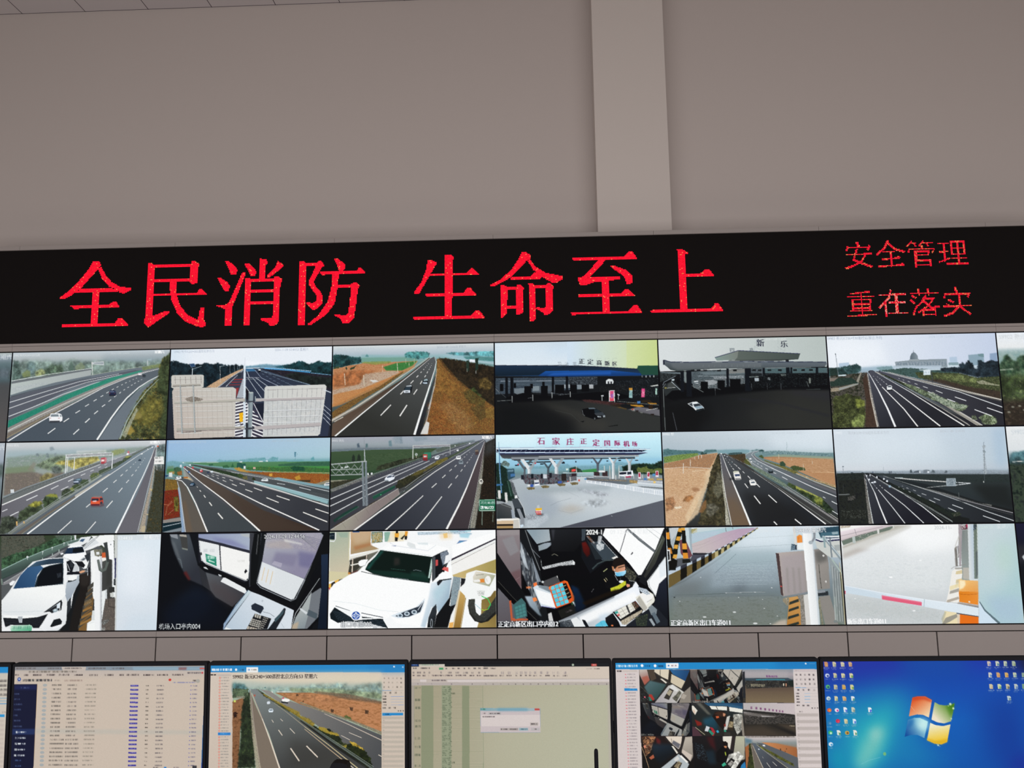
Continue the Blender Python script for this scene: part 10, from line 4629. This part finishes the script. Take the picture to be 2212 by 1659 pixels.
PICTURES['blue_desktop'] = '''
V|0:935 150:936 500:937 1000:938
P|939|-6-8+467+4-101+110-363+8|112|.7
P|940|+367-5+329+2-6+83-281-2|93|.6
P|941|+728+200+264-44-12+380-184+0|150|.8
P|942|+836-11+173+1-7+83-78-10|84|.8
P|142|+967-10+47+0-7+83-35-28|46|.7
P|943|+893+473+91-45-4+112-138+0|75|.6
P|944|+49+196+310-72+89+74-82+183-32+154-298-1-34-154|140|.85
P|945|+151+312+155-91+27+23-37+137-78+135-107+0|84|.85
P|946|+175+380+79-77+42+14-40+109-80+90-56+0|56|.85
P|947|+206+335+48-18+16+27-40+50|37|.8
P|948|+4+426+58-23+58+131-118+0|56|.6
P|949|+352+244+130+160+134+68-190+63-92+0|112|.6
L|950|3|3|+160+490+38-18+56-14||.7
E|951|+276+442|15|17||.7
G|952|389|+430+180+60+83|+427+176+27-6+34+0+32+18-10+43-10+40-28-13-28-2-40+9+12-49
P|953|+427+176+27-6+34+0+32+18-2+11-41-14-47+5|9|.7
G|954|218|+606+208-74+64|+533+198+21+12+28+4+24-2+23-9-9+37-14+49-34+10-32-5-28-13+10-41
P|955|+587+218+42-15-11+42-12+27|13|.6
G|956|957|+386+354+93-59|+398+282+31-10+28+1+37+17-12+42-10+36-30-14-32-1-33+9+12-44
E|958|+469+304|56|56|28|.9
P|959|+398+282+31-10-7+32-29+22|13|.6
G|960|961|+542+390-17-86|+505+296+25+11+36+5+36-8-11+42-11+41-28+11-33-4-35-16+11-42
P|962|+484+368+40+14+62-10-6+15-28+11-33-4-35-16|9|.8
E|230|+608+208|12|12|2|.9
E|230|+621+228|10|10|2|.9
E|230|+598+216|5|5|2|.9
E|230|+536+402|8|8|2|.9
E|230|+608+277|7|7|2|.9
L|214|3|3|+528+395+18+14||.7
L|389|3|3|+416+216+18+24||.7
P|159|+6+2+13+0+5+6+0+18-16+0
P|574|+14+13+10+1+0+11-8+0||.8
K|12|+0+30|60|11|.55|900
K|7|+4+38|43|9|.45|901
P|105|+46+2+13+1+5+5+0+18-16+0
P|179|+54+13+10+1+0+11-8+0||.8
K|12|+40+30|60|11|.55|902
K|7|+44+38|43|9|.45|903
P|164|+86+3+12+0+6+5+0+18-16+0
P|280|+94+14+10+0+0+12-8+0||.8
K|12|+80+31|60|11|.55|904
K|7|+84+38|43|9|.45|905
P|184|+125+3+13+1+4+5+0+17-16+0
P|136|+133+14+9+0+0+12-8+0||.8
K|12|+118+31|60|11|.55|906
K|7|+122+38|43|9|.45|907
P|105|+48+57+12+0+5+5+0+18-16+0
P|963|+56+68+8+0+0+12-8+0||.8
K|12|+41+85|60|11|.55|908
K|7|+44+92|43|9|.45|909
P|29|+86+58+13+0+5+5+0+17-16+0
P|179|+94+68+10+0+0+12-8+0||.8
K|12|+80+85|60|11|.55|910
K|7|+84+92|43|9|.45|911
P|29|+126+58+13+0+5+5+0+18-16-1
P|964|+134+68+10+1+0+11-8+0||.8
K|12|+120+86|60|11|.55|912
K|7|+124+92|43|9|.45|913
P|965|+47+112+13+0+5+6+0+17-17+0
P|57|+55+122+9+1+0+11-8+0||.8
K|12|+41+140|60|11|.55|914
K|7|+44+147|43|9|.45|915
P|516|+87+112+12+0+5+6+0+17-16+0
P|575|+94+122+10+1+0+11-8+0||.8
K|12|+80+140|60|11|.55|916
K|7|+84+147|43|9|.45|917
P|966|+127+112+12+0+5+6+0+18-16+0
P|967|+135+122+9+2+0+10-8+0||.8
K|12|+120+140|60|11|.55|918
K|7|+124+147|43|9|.45|919
P|29|+47+167+12+0+5+6+0+17-16+0
P|236|+55+178+9+0+0+12-8+0||.8
K|12|+41+195|60|11|.55|920
K|7|+44+202|43|9|.45|921
P|968|+86+168+12+0+6+5+0+17-16+0
P|435|+94+178+10+0-1+12-8+0||.8
K|12|+80+195|60|11|.55|922
K|7|+83+202|43|9|.45|923
P|24|+128+168+12+0+6+5+0+17-16+0
P|504|+136+178+9+0+0+12-8+0||.8
K|12|+122+195|60|11|.55|924
K|7|+125+202|43|9|.45|925
P|3|+88+220+12+1+6+5+0+18-16+0
P|969|+96+231+10+1+0+11-8+0||.8
K|12|+82+248|60|11|.55|926
K|7|+86+256|43|9|.45|927
P|114|+127+221+12+0+5+5+0+18-16+0
P|145|+134+231+10+1+0+11-8+0||.8
K|12|+120+248|60|11|.55|928
K|7|+124+256|43|9|.45|929
P|3|+208+222+12+0+5+5+0+17-16+0
P|970|+216+232+9+0-1+12-8+0||.8
K|12|+202+249|60|11|.55|930
K|7|+204+256|43|9|.45|931
P|29|+88+276+12+0+6+6+0+17-16+0
P|554|+96+286+10+1-1+11-8+0||.8
K|12|+82+304|60|11|.55|932
K|7|+85+310|43|9|.45|933
P|21|+130+276+12+0+5+6+0+17-16+0
P|971|+138+286+8+1+0+11-8+0||.8
K|12|+123+304|60|11|.55|934
K|7|+126+311|43|9|.45|935
P|90|+50+330+12+0+6+6+0+17-16+0
P|576|+58+340+10+1+0+11-8+0||.8
K|12|+44+358|60|11|.55|936
K|7|+48+365|43|9|.45|937
P|90|+130+330+12+0+6+6+0+18-16+0
P|576|+138+340+9+2+0+10-8+0||.8
K|12|+124+358|60|11|.55|938
K|7|+127+365|43|9|.45|939
P|107|+800+4+12+0+5+6+0+17-16+0
P|972|+808+14+8+1+0+11-8+0||.8
K|12|+793+32|60|11|.55|940
K|7|+796+39|43|9|.45|941
P|114|+840+4+12+0+6+6-1+18-16-1
P|973|+848+14+9+2-1+10-8+0||.8
K|12|+834+32|60|11|.55|942
K|7|+836+39|43|9|.45|943
P|191|+879+4+13+0+4+6+0+18-16+0
P|156|+887+14+9+2+0+10-8+0||.8
K|12|+872+32|60|11|.55|944
K|7|+876+40|43|9|.45|945
P|221|+919+4+13+0+4+6+0+18-16+0
P|236|+927+15+9+1+0+11-8+0||.8
K|12|+912+32|60|11|.55|946
K|7|+916+40|43|9|.45|947
P|14|+802+58+12+0+5+6-1+18-16+0
P|273|+809+68+9+2+0+10-8+0||.8
K|12|+795+86|60|11|.55|948
K|7|+798+94|43|9|.45|949
P|574|+840+58+12+0+6+6+0+18-16+0
P|159|+848+68+10+2-1+11-8-1||.8
K|12|+834+86|60|11|.55|950
K|7|+837+94|43|9|.45|951
P|974|+880+59+13+0+5+5+0+18-16+0
P|496|+888+69+10+1-1+11-7+0||.8
K|12|+874+86|60|11|.55|952
K|7|+877+94|43|9|.45|953
P|191|+920+59+13+0+5+5+0+18-16+0
P|251|+928+69+10+1-1+11-7+0||.8
K|12|+914+86|60|11|.55|954
K|7|+917+94|43|9|.45|955
P|215|+962+60+12+0+5+5-1+17-16+0
P|360|+970+70+8+0+0+12-8+0||.8
K|12|+955+87|60|11|.55|956
K|7|+958+94|43|9|.45|957
P|105|+802+114+12+0+6+5-1+17-16+0
P|219|+810+124+9+0-1+12-8+0||.8
K|12|+796+141|60|11|.55|958
K|7|+798+148|43|9|.45|959
P|975|+842+114+12+0+6+6-1+17-16-1
P|976|+850+124+9+1-1+11-8+0||.8
K|12|+836+142|60|11|.55|960
K|7|+838+148|43|9|.45|961
P|105|+882+114+12+0+6+6-1+17-16+0
P|290|+890+124+9+1-1+11-8+0||.8
K|12|+876+142|60|11|.55|962
K|7|+878+149|43|9|.45|963
P|65|+922+114+12+0+6+6-1+17-16+0
P|307|+930+124+9+2-1+10-8+0||.8
K|12|+916+142|60|11|.55|964
K|7|+918+149|43|9|.45|965
P|977|+960+114+12+0+6+6-1+18-16+0
P|486|+968+124+9+2-1+10-8+0||.8
K|12|+954+142|60|11|.55|966
K|7|+956+149|43|9|.45|967
P|98|+884+170+12+0+6+5+0+17-16+0
P|573|+892+180+10+0-1+12-8+0||.8
K|12|+878+197|60|11|.55|968
K|7|+881+204|43|9|.45|969
E|22|+18+68|21|19
E|978|+20+70|10|10
K|76|+5+84|47|10|.5|990
E|979|+18+122|21|19
E|980|+20+124|10|10
K|76|+6+139|47|10|.5|991
E|75|+18+178|21|19
E|178|+20+180|10|10
K|76|+6+194|47|10|.5|992
E|483|+19+234|21|19
E|387|+21+235|10|10
K|76|+6+250|47|10|.5|993
E|153|+56+234|21|19
E|981|+59+236|10|10
K|76|+44+250|47|10|.5|994
E|572|+18+296|21|19
E|294|+20+297|10|10
K|76|+6+312|47|10|.5|995
E|559|+58+286|21|19
E|28|+60+288|10|10
K|76|+46+303|47|10|.5|996
E|982|+19+341|21|19
E|540|+21+343|10|10
K|76|+6+358|47|10|.5|997
E|575|+100+342|21|19
E|983|+102+343|10|10
K|76|+88+358|47|10|.5|998
E|21|+18+396|21|19
E|984|+21+398|10|10
K|76|+6+412|47|10|.5|999
'''
# outlines of the lit characters in half dots
LED_CHARACTERS = [
 ('全', '+469+27+13+0+5+7-8+10-32+38-16+12-17+9-7-1+0-4+10-7+18-16+18-22+11-16 +480+41+7-3+9+16+13+15+17+10+25+4+0+4-15+7-9-2-3-6-19-7-16-18 +447+83+60-1+19+4-2+5-83+0-5-2 +472+89+14+0-1+66-13+0 +429+117+78-1+8-6+6+0+7+10-1+2-79+0-5+2-6-1 +413+154+108+0+6-10+7+0+15+13-1+3-133+0'),
 ('民', '+582+33+8-1+5+5+1+99+0+5+25-9+10+0+0+3-39+27-4+2-9-10+2-7 +590+36+79+0+2-5+5-1+10+7-1+5-94+1 +669+36+16+4-2+36-10+2-5-4 +594+66+76+0-1+7-75+0 +628+72+13+0+2+27+9+24+15+17+21+11+2-13+2-12+7+0+1+23+5+13-7+4-12-2-24-11-17-18-12-25-4-21 +594+96+90+0+4-8+5+0+11+10-1+2-109+0'),
 ('消', '+739+33+7+0+14+11+4+7-3+10-9+0-4-8 +724+67+8+0+13+9+5+8-3+10-6+1-6-9 +774+55+7+1-1+6-20+54-4+11+0+34-1+3-13-1-1-33-4-2-13-4+1-2+18-1+7-6 +807+28+15+3+3+6-4+6+0+27-12+0 +776+37+11+1+13+12+2+7-3+8-8-1-6-12 +845+34+13+10-3+3-27+22-4-2+0-3+15-16 +779+68+9-1+3+4+1+50+0+43-12+1-1-1+1-48 +788+71+49+0+3-6+6+1+9+6-1+5-66+0 +838+71+16+2-3+16+0+64-4+10-11+4-4-1-3-6-15-6+0-3+22-1+2-9+0-47 +791+93+48+0-1+5-47+0 +791+117+47+0+0+5-47+1'),
 ('防', '+889+37+8-1+5+5+0+124-6+2-8-1+1-71 +895+40+28+0+4-4+6+1+6+9-6+4-8+15-7+14+4+9+11+13+4+9-2+14-12+11-7+1-13-14+1-3+12+3+7-3+1-12-15-21+0-11+8-18+4-11-26+0 +957+32+7-1+16+14-1+10-4+4-7-1-6-17 +930+59+5+0+67+0+5-6+6+0+7+9-1+2-79+1-4+2-5-5 +955+64+13+0-3+33-5+28-16+21-30+20-5+1+0-4+19-16+18-27+7-29 +965+86+27-1+6-3+6+0+6+7-4+6-3+31-4+28-8+9-10+2-5-1-2-8-13-8+0-3+22+4+5-7+2-21+3-29-28+0'),
 ('生', '+1144+40+6-1+13+7-6+10-9+16-21+37-8-1-1-4+14-20+10-26 +1150+69+72-1+8-9+5+0+11+13-1+1-97+0 +1179+30+9-1+8+5-1+7-3+117-13+1 +1140+109+75-1+7-10+7+0+11+14-1+3-97-1 +1116+154+115-1+9-10+6+1+10+13-1+3-137+0'),
 ('命', '+1331+28+7-1+10+8-1+8-8+4-28+30-18+11-19+9-5-1+0-3+19-10+23-21+14-21 +1342+46+5-3+10+15+19+13+35+8+0+5-13+8-6+1-23-14-16-14 +1306+82+4-3+37+0+8-9+7+1+6+9-2+3-55+2 +1288+95+7-1+7+5-2+52-7+8-5+1 +1298+98+21+0+2-4+6+0+7+6-1+5-35-1 +1319+98+14+5-2+35+1+12-8+4-7+0 +1300+137+19+0+0+6-19+0 +1343+93+7-1+6+5+0+67-5+4-7-1 +1353+97+23+0+5-5+5+1+7+7-3+6-1+43-6+5-7+2-3-1-3-4-13-8+1-3+14+2+4-3+1-37-24+0'),
 ('至', '+1430+43+4-1+98-1+10-9+5+0+10+14-1+2-124+0 +1482+46+15+0-13+15-21+22+25+0+34-1+0+6-48+4-21+7-9+0-4-13+1-3+8-2+16-15 +1502+60+6-1+28+11+11+12+0+12-9+5-3-2-6-16-16-12 +1487+85+14+0-2+68-12+1 +1440+117+83-1+8-8+7+0+12+13-2+1-107+1 +1424+152+112-1+11-11+7+1+9+14-1+2-128+0-3+2-4+0'),
 ('上', '+1635+31+10-1+11+7-1+3-5+0-1+111-13+1 +1649+80+30-1+10-8+6+1+10+12-1+2-55+0 +1578+152+4-1+112+0+9-10+7+0+9+13-2+3-118-1-18+1'),
 ('安', '+1963+37+45-2+0-2-45+1 +1963+32-3+9+3+1+4-9 +2005+30-5+10+4+2+5-10 +1980+25+4+11+4-2-3-11 +1960+51+51-2+0-3-51+3 +1980+37-8+23+3+1+9-23 +1972+61+11+6+2-4-11-6 +1981+66+27+11+2-4-27-11 +1997+46-9+16+3+2+9-16 +1990+60-18+10+2+3+18-10 +1974+69-17+6+1+4+17-6'),
 ('全', '+2041+21-9+17+4+2+9-17 +2034+35-17+15+2+3+18-15 +2040+28+14+15+3-3-14-15 +2053+42+19+6+2-4-20-6 +2031+46+24-1+0-2-24+1 +2044+44-1+32+4-1+1-32 +2028+62+35-3+0-3-35+3 +2020+76+50-3+0-3-50+3 +2057+56+5+4+2-3-5-4 +2063+70+6+4+2-3-7-4'),
 ('管', '+2087+23-10+12+2+2+10-12 +2084+31+13-1+0-2-13+1 +2090+30+3+7+3-1-3-7 +2109+23-9+11+2+2+10-10 +2107+31+22+0+0-3-22+1 +2114+30+4+7+2-1-3-7 +2081+48+2-7-3-1-2+7 +2080+43+51+0+0-3-51+0 +2129+40-5+8+2+2+5-9 +2103+35+1+8+4-1-1-8 +2091+45-2+33+5+0+2-33 +2092+48+28-1+0-3-28+1 +2118+45-2+8+2+1+3-9 +2093+55+25+0+0-3-25+0 +2092+66+29-1+0-4-29+1 +2118+62+0+15+4-1+0-14 +2091+75+29+0+0-3-29+0'),
 ('理', '+2137+33+22-1+0-3-22+1 +2146+30-1+38+4-1+1-37 +2138+50+19-2+0-2-19+1 +2136+70+23-8-1-3-22+8 +2161+27+0+28+3+0+1-28 +2162+30+26+0+0-4-26+1 +2185+27-1+28+3+0+1-28 +2163+42+23+0+0-3-23+1 +2162+55+24-2+0-2-24+1 +2173+28-1+46+3+0+1-46 +2161+63+29-1+0-3-29+1 +2151+74+41-1+0-3-41+1'),
 ('重', '+1962+129+38-4+0-3-38+4 +1957+135+51-1+0-3-51+1 +1965+139-1+21+4+0+0-21 +1965+141+36+0+1-4-36+1 +1999+138-3+22+3+1+3-23 +1966+150+33+0+0-3-33+0 +1966+158+32+0+0-3-32+0 +1982+126-1+47+4-1+0-46 +1960+163+42-1+0-3-42+2 +1955+173+55-3+0-3-55+3'),
 ('在', '+2016+133+53-2+0-3-53+2 +2039+120-6+16+4+1+5-15 +2035+133-21+22+3+3+21-22 +2026+146+0+28+5+0+0-28 +2035+148+31-1+0-3-31+1 +2047+131-1+38+5-1+1-37 +2032+169+38-1+0-3-38+1'),
 ('落', '+2076+131+55-1+0-3-55+1 +2090+121+2+14+3-1-1-14 +2108+121+2+13+3-1-1-13 +2077+134+9+7+2-4-9-6 +2074+143+9+8+2-3-8-8 +2081+173+5-15-3-1-6+15 +2085+161+5-8-3-2-5+8 +2104+132-9+14+3+2+9-14 +2097+144-9+8+2+3+9-8 +2099+143+22-2+0-4-22+2 +2119+137-11+16+2+2+12-16 +2110+151-23+15+1+3+23-15 +2099+147+14+13+3-3-14-13 +2113+160+17-2+0-4-18+2 +2096+160+0+15+4+0+0-15 +2097+164+25-1+0-3-25+1 +2120+161+0+13+3-1+0-12 +2097+172+25+0+0-2-25+0'),
 ('实', '+2159+120+4+11+4-2-4-11 +2141+140+3-8-3-1-3+8 +2141+134+48-1+0-4-48+2 +2187+129-5+9+3+2+5-9 +2146+145+10+5+2-3-10-6 +2142+152+10+7+2-3-11-6 +2137+158+53-2+0-3-53+2 +2166+133-1+23+4+0+1-23 +2166+153-14+15+3+2+14-15 +2155+166-19+7+1+4+19-7 +2167+158+18+16+3-3-19-16'),
]
# ---------------------------------------------------------------- screens as vertex-coloured grids
def grid_mesh(name, pic, nx, w, h):
    a = picture(pic, nx); ny = a.shape[0]
    xs = (np.arange(nx) / (nx - 1) - .5) * w; zs = (.5 - np.arange(ny) / (ny - 1)) * h
    X, Z = np.meshgrid(xs, zs)
    co = np.stack([X, np.zeros_like(X), Z], -1).reshape(-1, 3).astype(np.float32)
    i = np.arange(ny * nx).reshape(ny, nx)
    q = np.stack([i[:-1, :-1], i[1:, :-1], i[1:, 1:], i[:-1, 1:]], -1).reshape(-1, 4)
    me = bpy.data.meshes.new(name); me.vertices.add(len(co)); me.vertices.foreach_set('co', co.ravel())
    me.loops.add(q.size); me.loops.foreach_set('vertex_index', q.ravel().astype(np.int32))
    me.polygons.add(len(q)); me.polygons.foreach_set('loop_start', (np.arange(len(q)) * 4).astype(np.int32))
    me.update()
    at = me.color_attributes.new('picture', 'BYTE_COLOR', 'POINT')
    rgba = np.ones((len(co), 4), np.float32); rgba[:, :3] = a.reshape(-1, 3)
    at.data.foreach_set('color_srgb', rgba.ravel())
    return me

# ---------------------------------------------------------------- the video panels
SEE = 'video wall screen showing '
PANELS = [
 (1, 0, 'green_barrier_highway', 'a highway with a green median barrier'),
 (2, 0, 'gantry_back_highway', 'the grey backs of two road sign boards'),
 (3, 0, 'autumn_bank_highway', 'a dark road beside orange autumn shrubs'),
 (4, 0, 'blue_canopy_toll', 'a toll plaza with dark blue canopy and black car'),
 (5, 0, 'dark_canopy_toll', 'a dark toll plaza with grey curved roof'),
 (6, 0, 'domed_building_highway', 'a highway with a domed building on the hazy horizon'),
 (1, 1, 'red_car_highway', 'a highway with a red car and round median bushes'),
 (2, 1, 'brown_lane_highway', 'a highway with one wide brown lane'),
 (3, 1, 'gantry_truck_highway', 'a lattice gantry and a green sign'),
 (4, 1, 'airport_toll_plaza', 'a bright plaza with Y-shaped columns'),
 (5, 1, 'van_highway', 'a highway with a cream van beside bare brown earth'),
 (6, 1, 'tower_dusk_highway', 'a dark highway with a thin radio mast'),
 (1, 2, 'white_sedan_kiosk', 'a white sedan beside a white toll post'),
 (2, 2, 'empty_booth_desk', 'the inside of a dark empty toll booth with a keypad desk'),
 (3, 2, 'white_suv_kiosk', 'a white SUV filling an overexposed picture'),
 (4, 2, 'clerk_booth', 'a masked clerk at a booth desk with an orange crate'),
 (5, 2, 'kerb_lane', 'an empty grey lane with a black and yellow striped kerb'),
 (6, 2, 'barrier_arm_lane', 'a pale lane closed by a white and red barrier arm'),
 (0, 0, 'edge_dim_road', 'a murky sliver left of the green median barrier screen'),
 (0, 1, 'edge_blue_road', 'a bluish sliver left of the red car screen'),
 (0, 2, 'edge_dark_booth', 'a dark booth, left of the white sedan screen'),
 (7, 0, 'edge_green_bank', 'green bushes, right of the domed building screen'),
 (7, 1, 'edge_dark_bank', 'dark trees, right of the radio mast screen'),
 (7, 2, 'edge_dark_booth', 'a black sliver right of the barrier arm screen')]
for i, r, pic, text in PANELS:
    x0, x1 = COLS[i], COLS[i + 1]; z1, z0 = ROWS[r], ROWS[r + 1]
    w, h = x1 - x0, z1 - z0
    t = thing('video_panel', SEE + text, 'screen', ((x0 + x1) / 2, 0.0, (z0 + z1) / 2), 'video wall screens')
    b = bmesh.new(); box(b, -w / 2 + 0.0006, w / 2 - 0.0006, 0.0, 0.082, -h / 2 + 0.0006, h / 2 - 0.0006); obj('housing', b, M_PANEL, t)
    me = grid_mesh('screen', pic, 340 if 0 < i < 7 else 200, w - 0.0095, h - 0.0105); me.materials.append(M_SCREEN)
    o = bpy.data.objects.new('screen', me); C.objects.link(o); o.parent = t; o.location = (0, -0.0012, 0)

# ---------------------------------------------------------------- the red dot-matrix sign
LX0, LZ0, PITCH = -4.853, 3.5395, 0.00762
sign = thing('led_sign', 'long black dot-matrix sign with glowing red characters above the screens', 'sign')
b = bmesh.new(); box(b, XL, XR, 0.0, 0.088, LZ0 - 96 * PITCH, LZ0); obj('led_board', b, M_LED, sign)
rng = np.random.default_rng(7)
def inside(px, py, poly):
    q = np.roll(poly, -1, 0); c = np.zeros(px.shape, bool)
    for (ax, ay), (bx, by) in zip(poly, q):
        if ay == by: continue
        c ^= ((ay > py) != (by > py)) & (px < (bx - ax) * (py - ay) / (by - ay) + ax)
    return c
for n, (ch, data) in enumerate(LED_CHARACTERS):
    polys = [pts_of(s) / 2.0 for s in data.split(' ')]
    allp = np.concatenate(polys); x0, y0 = np.floor(allp.min(0)).astype(int) - 1; x1, y1 = np.ceil(allp.max(0)).astype(int) + 1
    Y, X = np.mgrid[y0:y1, x0:x1]; m = np.zeros(X.shape, bool)
    for p in polys: m |= inside(X + .5, Y + .5, p)
    cx, cy = X[m] + .5, Y[m] + .5; k = len(cx)
    h = PITCH * (0.44 if n < 8 else 0.41)
    px, pz = LX0 + cx * PITCH, LZ0 - cy * PITCH
    co = np.stack([np.stack([px + sx * h, np.full(k, -0.0015), pz + sz * h], 1) for sx, sz in ((-1, -1), (1, -1), (1, 1), (-1, 1))], 1).reshape(-1, 3)
    me = bpy.data.meshes.new('character'); me.vertices.add(4 * k); me.vertices.foreach_set('co', co.astype(np.float32).ravel())
    me.loops.add(4 * k); me.loops.foreach_set('vertex_index', np.arange(4 * k, dtype=np.int32))
    me.polygons.add(k); me.polygons.foreach_set('loop_start', np.arange(k, dtype=np.int32) * 4); me.update()
    at = me.color_attributes.new('picture', 'FLOAT_COLOR', 'POINT')
    base = np.array([1.0, 0.006, 0.028]) if n < 8 else np.array([1.0, 0.010, 0.035])
    c = np.repeat(base[None], k, 0) * (0.85 + 0.5 * rng.random((k, 1)))
    hot = rng.random(k) < (0.03 if n < 8 else 0.18)
    c[hot] = np.array([1.1, 0.22, 0.08]) * (0.7 + 0.6 * rng.random((hot.sum(), 1)))
    if ch == '在': c[rng.random(k) < 0.4] = (1.3, 0.35, 0.30)
    rgba = np.ones((4 * k, 4), np.float32); rgba[:, :3] = np.repeat(c * (1.2 if n < 8 else 1.05), 4, 0)
    at.data.foreach_set('color', rgba.ravel()); me.materials.append(M_DOT)
    o = bpy.data.objects.new('character', me); C.objects.link(o); o.parent = sign

# ---------------------------------------------------------------- desk with the row of monitors
DX0, DX1, DY0, DY1, DZ = -2.3, 2.3, -4.05, -3.25, 0.75
desk = thing('console_desk', 'long grey control desk that carries the row of black monitors', 'desk', (0, -3.65, 0))
b = bmesh.new(); box(b, DX0, DX1, DY0 + 3.65, DY1 + 3.65, DZ - 0.03, DZ, 0.003); obj('desktop', b, M_DESK, desk)
b = bmesh.new(); box(b, DX0 + 0.05, DX1 - 0.05, 0.30, 0.32, 0.06, DZ - 0.03); obj('back_panel', b, M_DESK, desk)
for x in (DX0 + 0.06, -0.76, 0.76, DX1 - 0.06):
    b = bmesh.new(); box(b, x - 0.02, x + 0.02, -0.34, 0.30, 0.0, DZ - 0.03); obj('leg_panel', b, M_DESK, desk)

ZT, MH, MW, MY = 1.1645, 0.2955, 0.5240, -3.60
TILT = -math.atan2(0.013, MH)
def rounded(w, h, r, n=5):
    out = []
    for cx, cz, a0 in ((w - r, h - r, 0), (-w + r, h - r, 90), (-w + r, -h + r, 180), (w - r, -h + r, 270)):
        out += [(cx + r * math.cos(math.radians(a0 + 90 * i / n)), cz + r * math.sin(math.radians(a0 + 90 * i / n))) for i in range(n + 1)]
    return out
MONITORS = [
 (-1.648, -1.121, 'desk_left_edge', 'cut off at the left edge, with a grey striped list'),
 (-1.102, -0.582, 'web_table', 'showing a beige web page table with dark blue buttons'),
 (-0.565, -0.042, 'highway_viewer', 'showing one large highway view under a blue title bar'),
 (-0.024, 0.500, 'spreadsheet', 'showing a pale green spreadsheet with a small dialog box'),
 (0.517, 1.0405, 'camera_grid', 'showing a three by three grid of camera pictures'),
 (1.058, 1.583, 'blue_desktop', 'showing a blue desktop with icons and a four-colour window emblem')]
ca, sa = math.cos(TILT), math.sin(TILT)
for n, (x0, x1, pic, text) in enumerate(MONITORS):
    w = x1 - x0; cx = (x0 + x1) / 2
    t = thing('monitor', 'black desk monitor ' + text, 'monitor', (cx, -3.55, DZ), 'monitors on the control desk')
    zc = ZT - MH / 2 - DZ; yc = MY + 0.0065 + 3.55
    # shell: bezel front with rounded corners, thin slab, bulging back (tilted with the screen)
    b = bmesh.new()
    hw, hh = w / 2 + 0.0075, MH / 2 + 0.010
    prism(b, [(x, z - 0.002) for x, z in rounded(hw, hh, 0.006)], 0.0, 0.020)
    box(b, -hw * 0.72, hw * 0.72, 0.020, 0.045, -hh * 0.75, hh * 0.6, 0.008)
    sh = obj('housing', b, M_BLACK, t); sh.location = (0, yc, zc); sh.rotation_euler = (-TILT, 0, 0)
    me = grid_mesh('screen', pic, 440 if n else 220, w, MH); me.materials.append(M_SCREEN)
    o = bpy.data.objects.new('screen', me); C.objects.link(o); o.parent = t; o.location = (0, yc - 0.0012, zc); o.rotation_euler = (-TILT, 0, 0)
    b = bmesh.new(); box(b, -0.03, 0.03, yc + 0.046, yc + 0.066, 0.012, zc + 0.02, 0.004); obj('stand_neck', b, M_BLACK, t)
    b = bmesh.new(); box(b, -0.035, 0.035, yc + 0.030, yc + 0.060, zc - 0.04, zc + 0.03, 0.003); obj('mount_plate', b, M_BLACK, t)
    b = bmesh.new(); box(b, -0.12, 0.12, -0.06, 0.12, 0.0, 0.013, 0.005); obj('stand_base', b, M_BLACK, t)

# ---------------------------------------------------------------- the two dark devices in front of the monitors
t = thing('handheld_radio', 'slim black antenna of a handset standing in front of the spreadsheet monitor', 'radio', (0.451, -3.75, DZ))
b = bmesh.new(); box(b, -0.045, 0.020, -0.018, 0.018, 0.0, 0.125, 0.006); obj('body', b, M_BLACK, t)
b = bmesh.new(); lathe(b, 0, 0, [(0.0065, 0.122), (0.0060, 0.15), (0.0050, 0.20), (0.0049, 0.236), (0.0044, 0.2405), (0.0030, 0.2432), (0.0008, 0.2442)]); obj('antenna', b, M_BLACK, t)
b = bmesh.new(); lathe(b, -0.030, 0, [(0.006, 0.123), (0.006, 0.136), (0.005, 0.138)]); obj('knob', b, M_METAL, t)
t = thing('desk_handset', 'dark rounded top of a device in front of the highway view monitor', 'device', (-0.174, -3.75, DZ))
b = bmesh.new(); prism(b, [(-0.027, 0.012), (0.025, 0.012), (0.0225, 0.205), (0.019, 0.2135), (0.010, 0.2165), (-0.012, 0.217), (-0.0185, 0.2135), (-0.0215, 0.206)], -0.015, 0.015)
obj('body', b, M_BLACK, t)
b = bmesh.new(); box(b, -0.045, 0.045, -0.045, 0.045, 0.0, 0.016, 0.005); obj('cradle', b, M_BLACK, t)
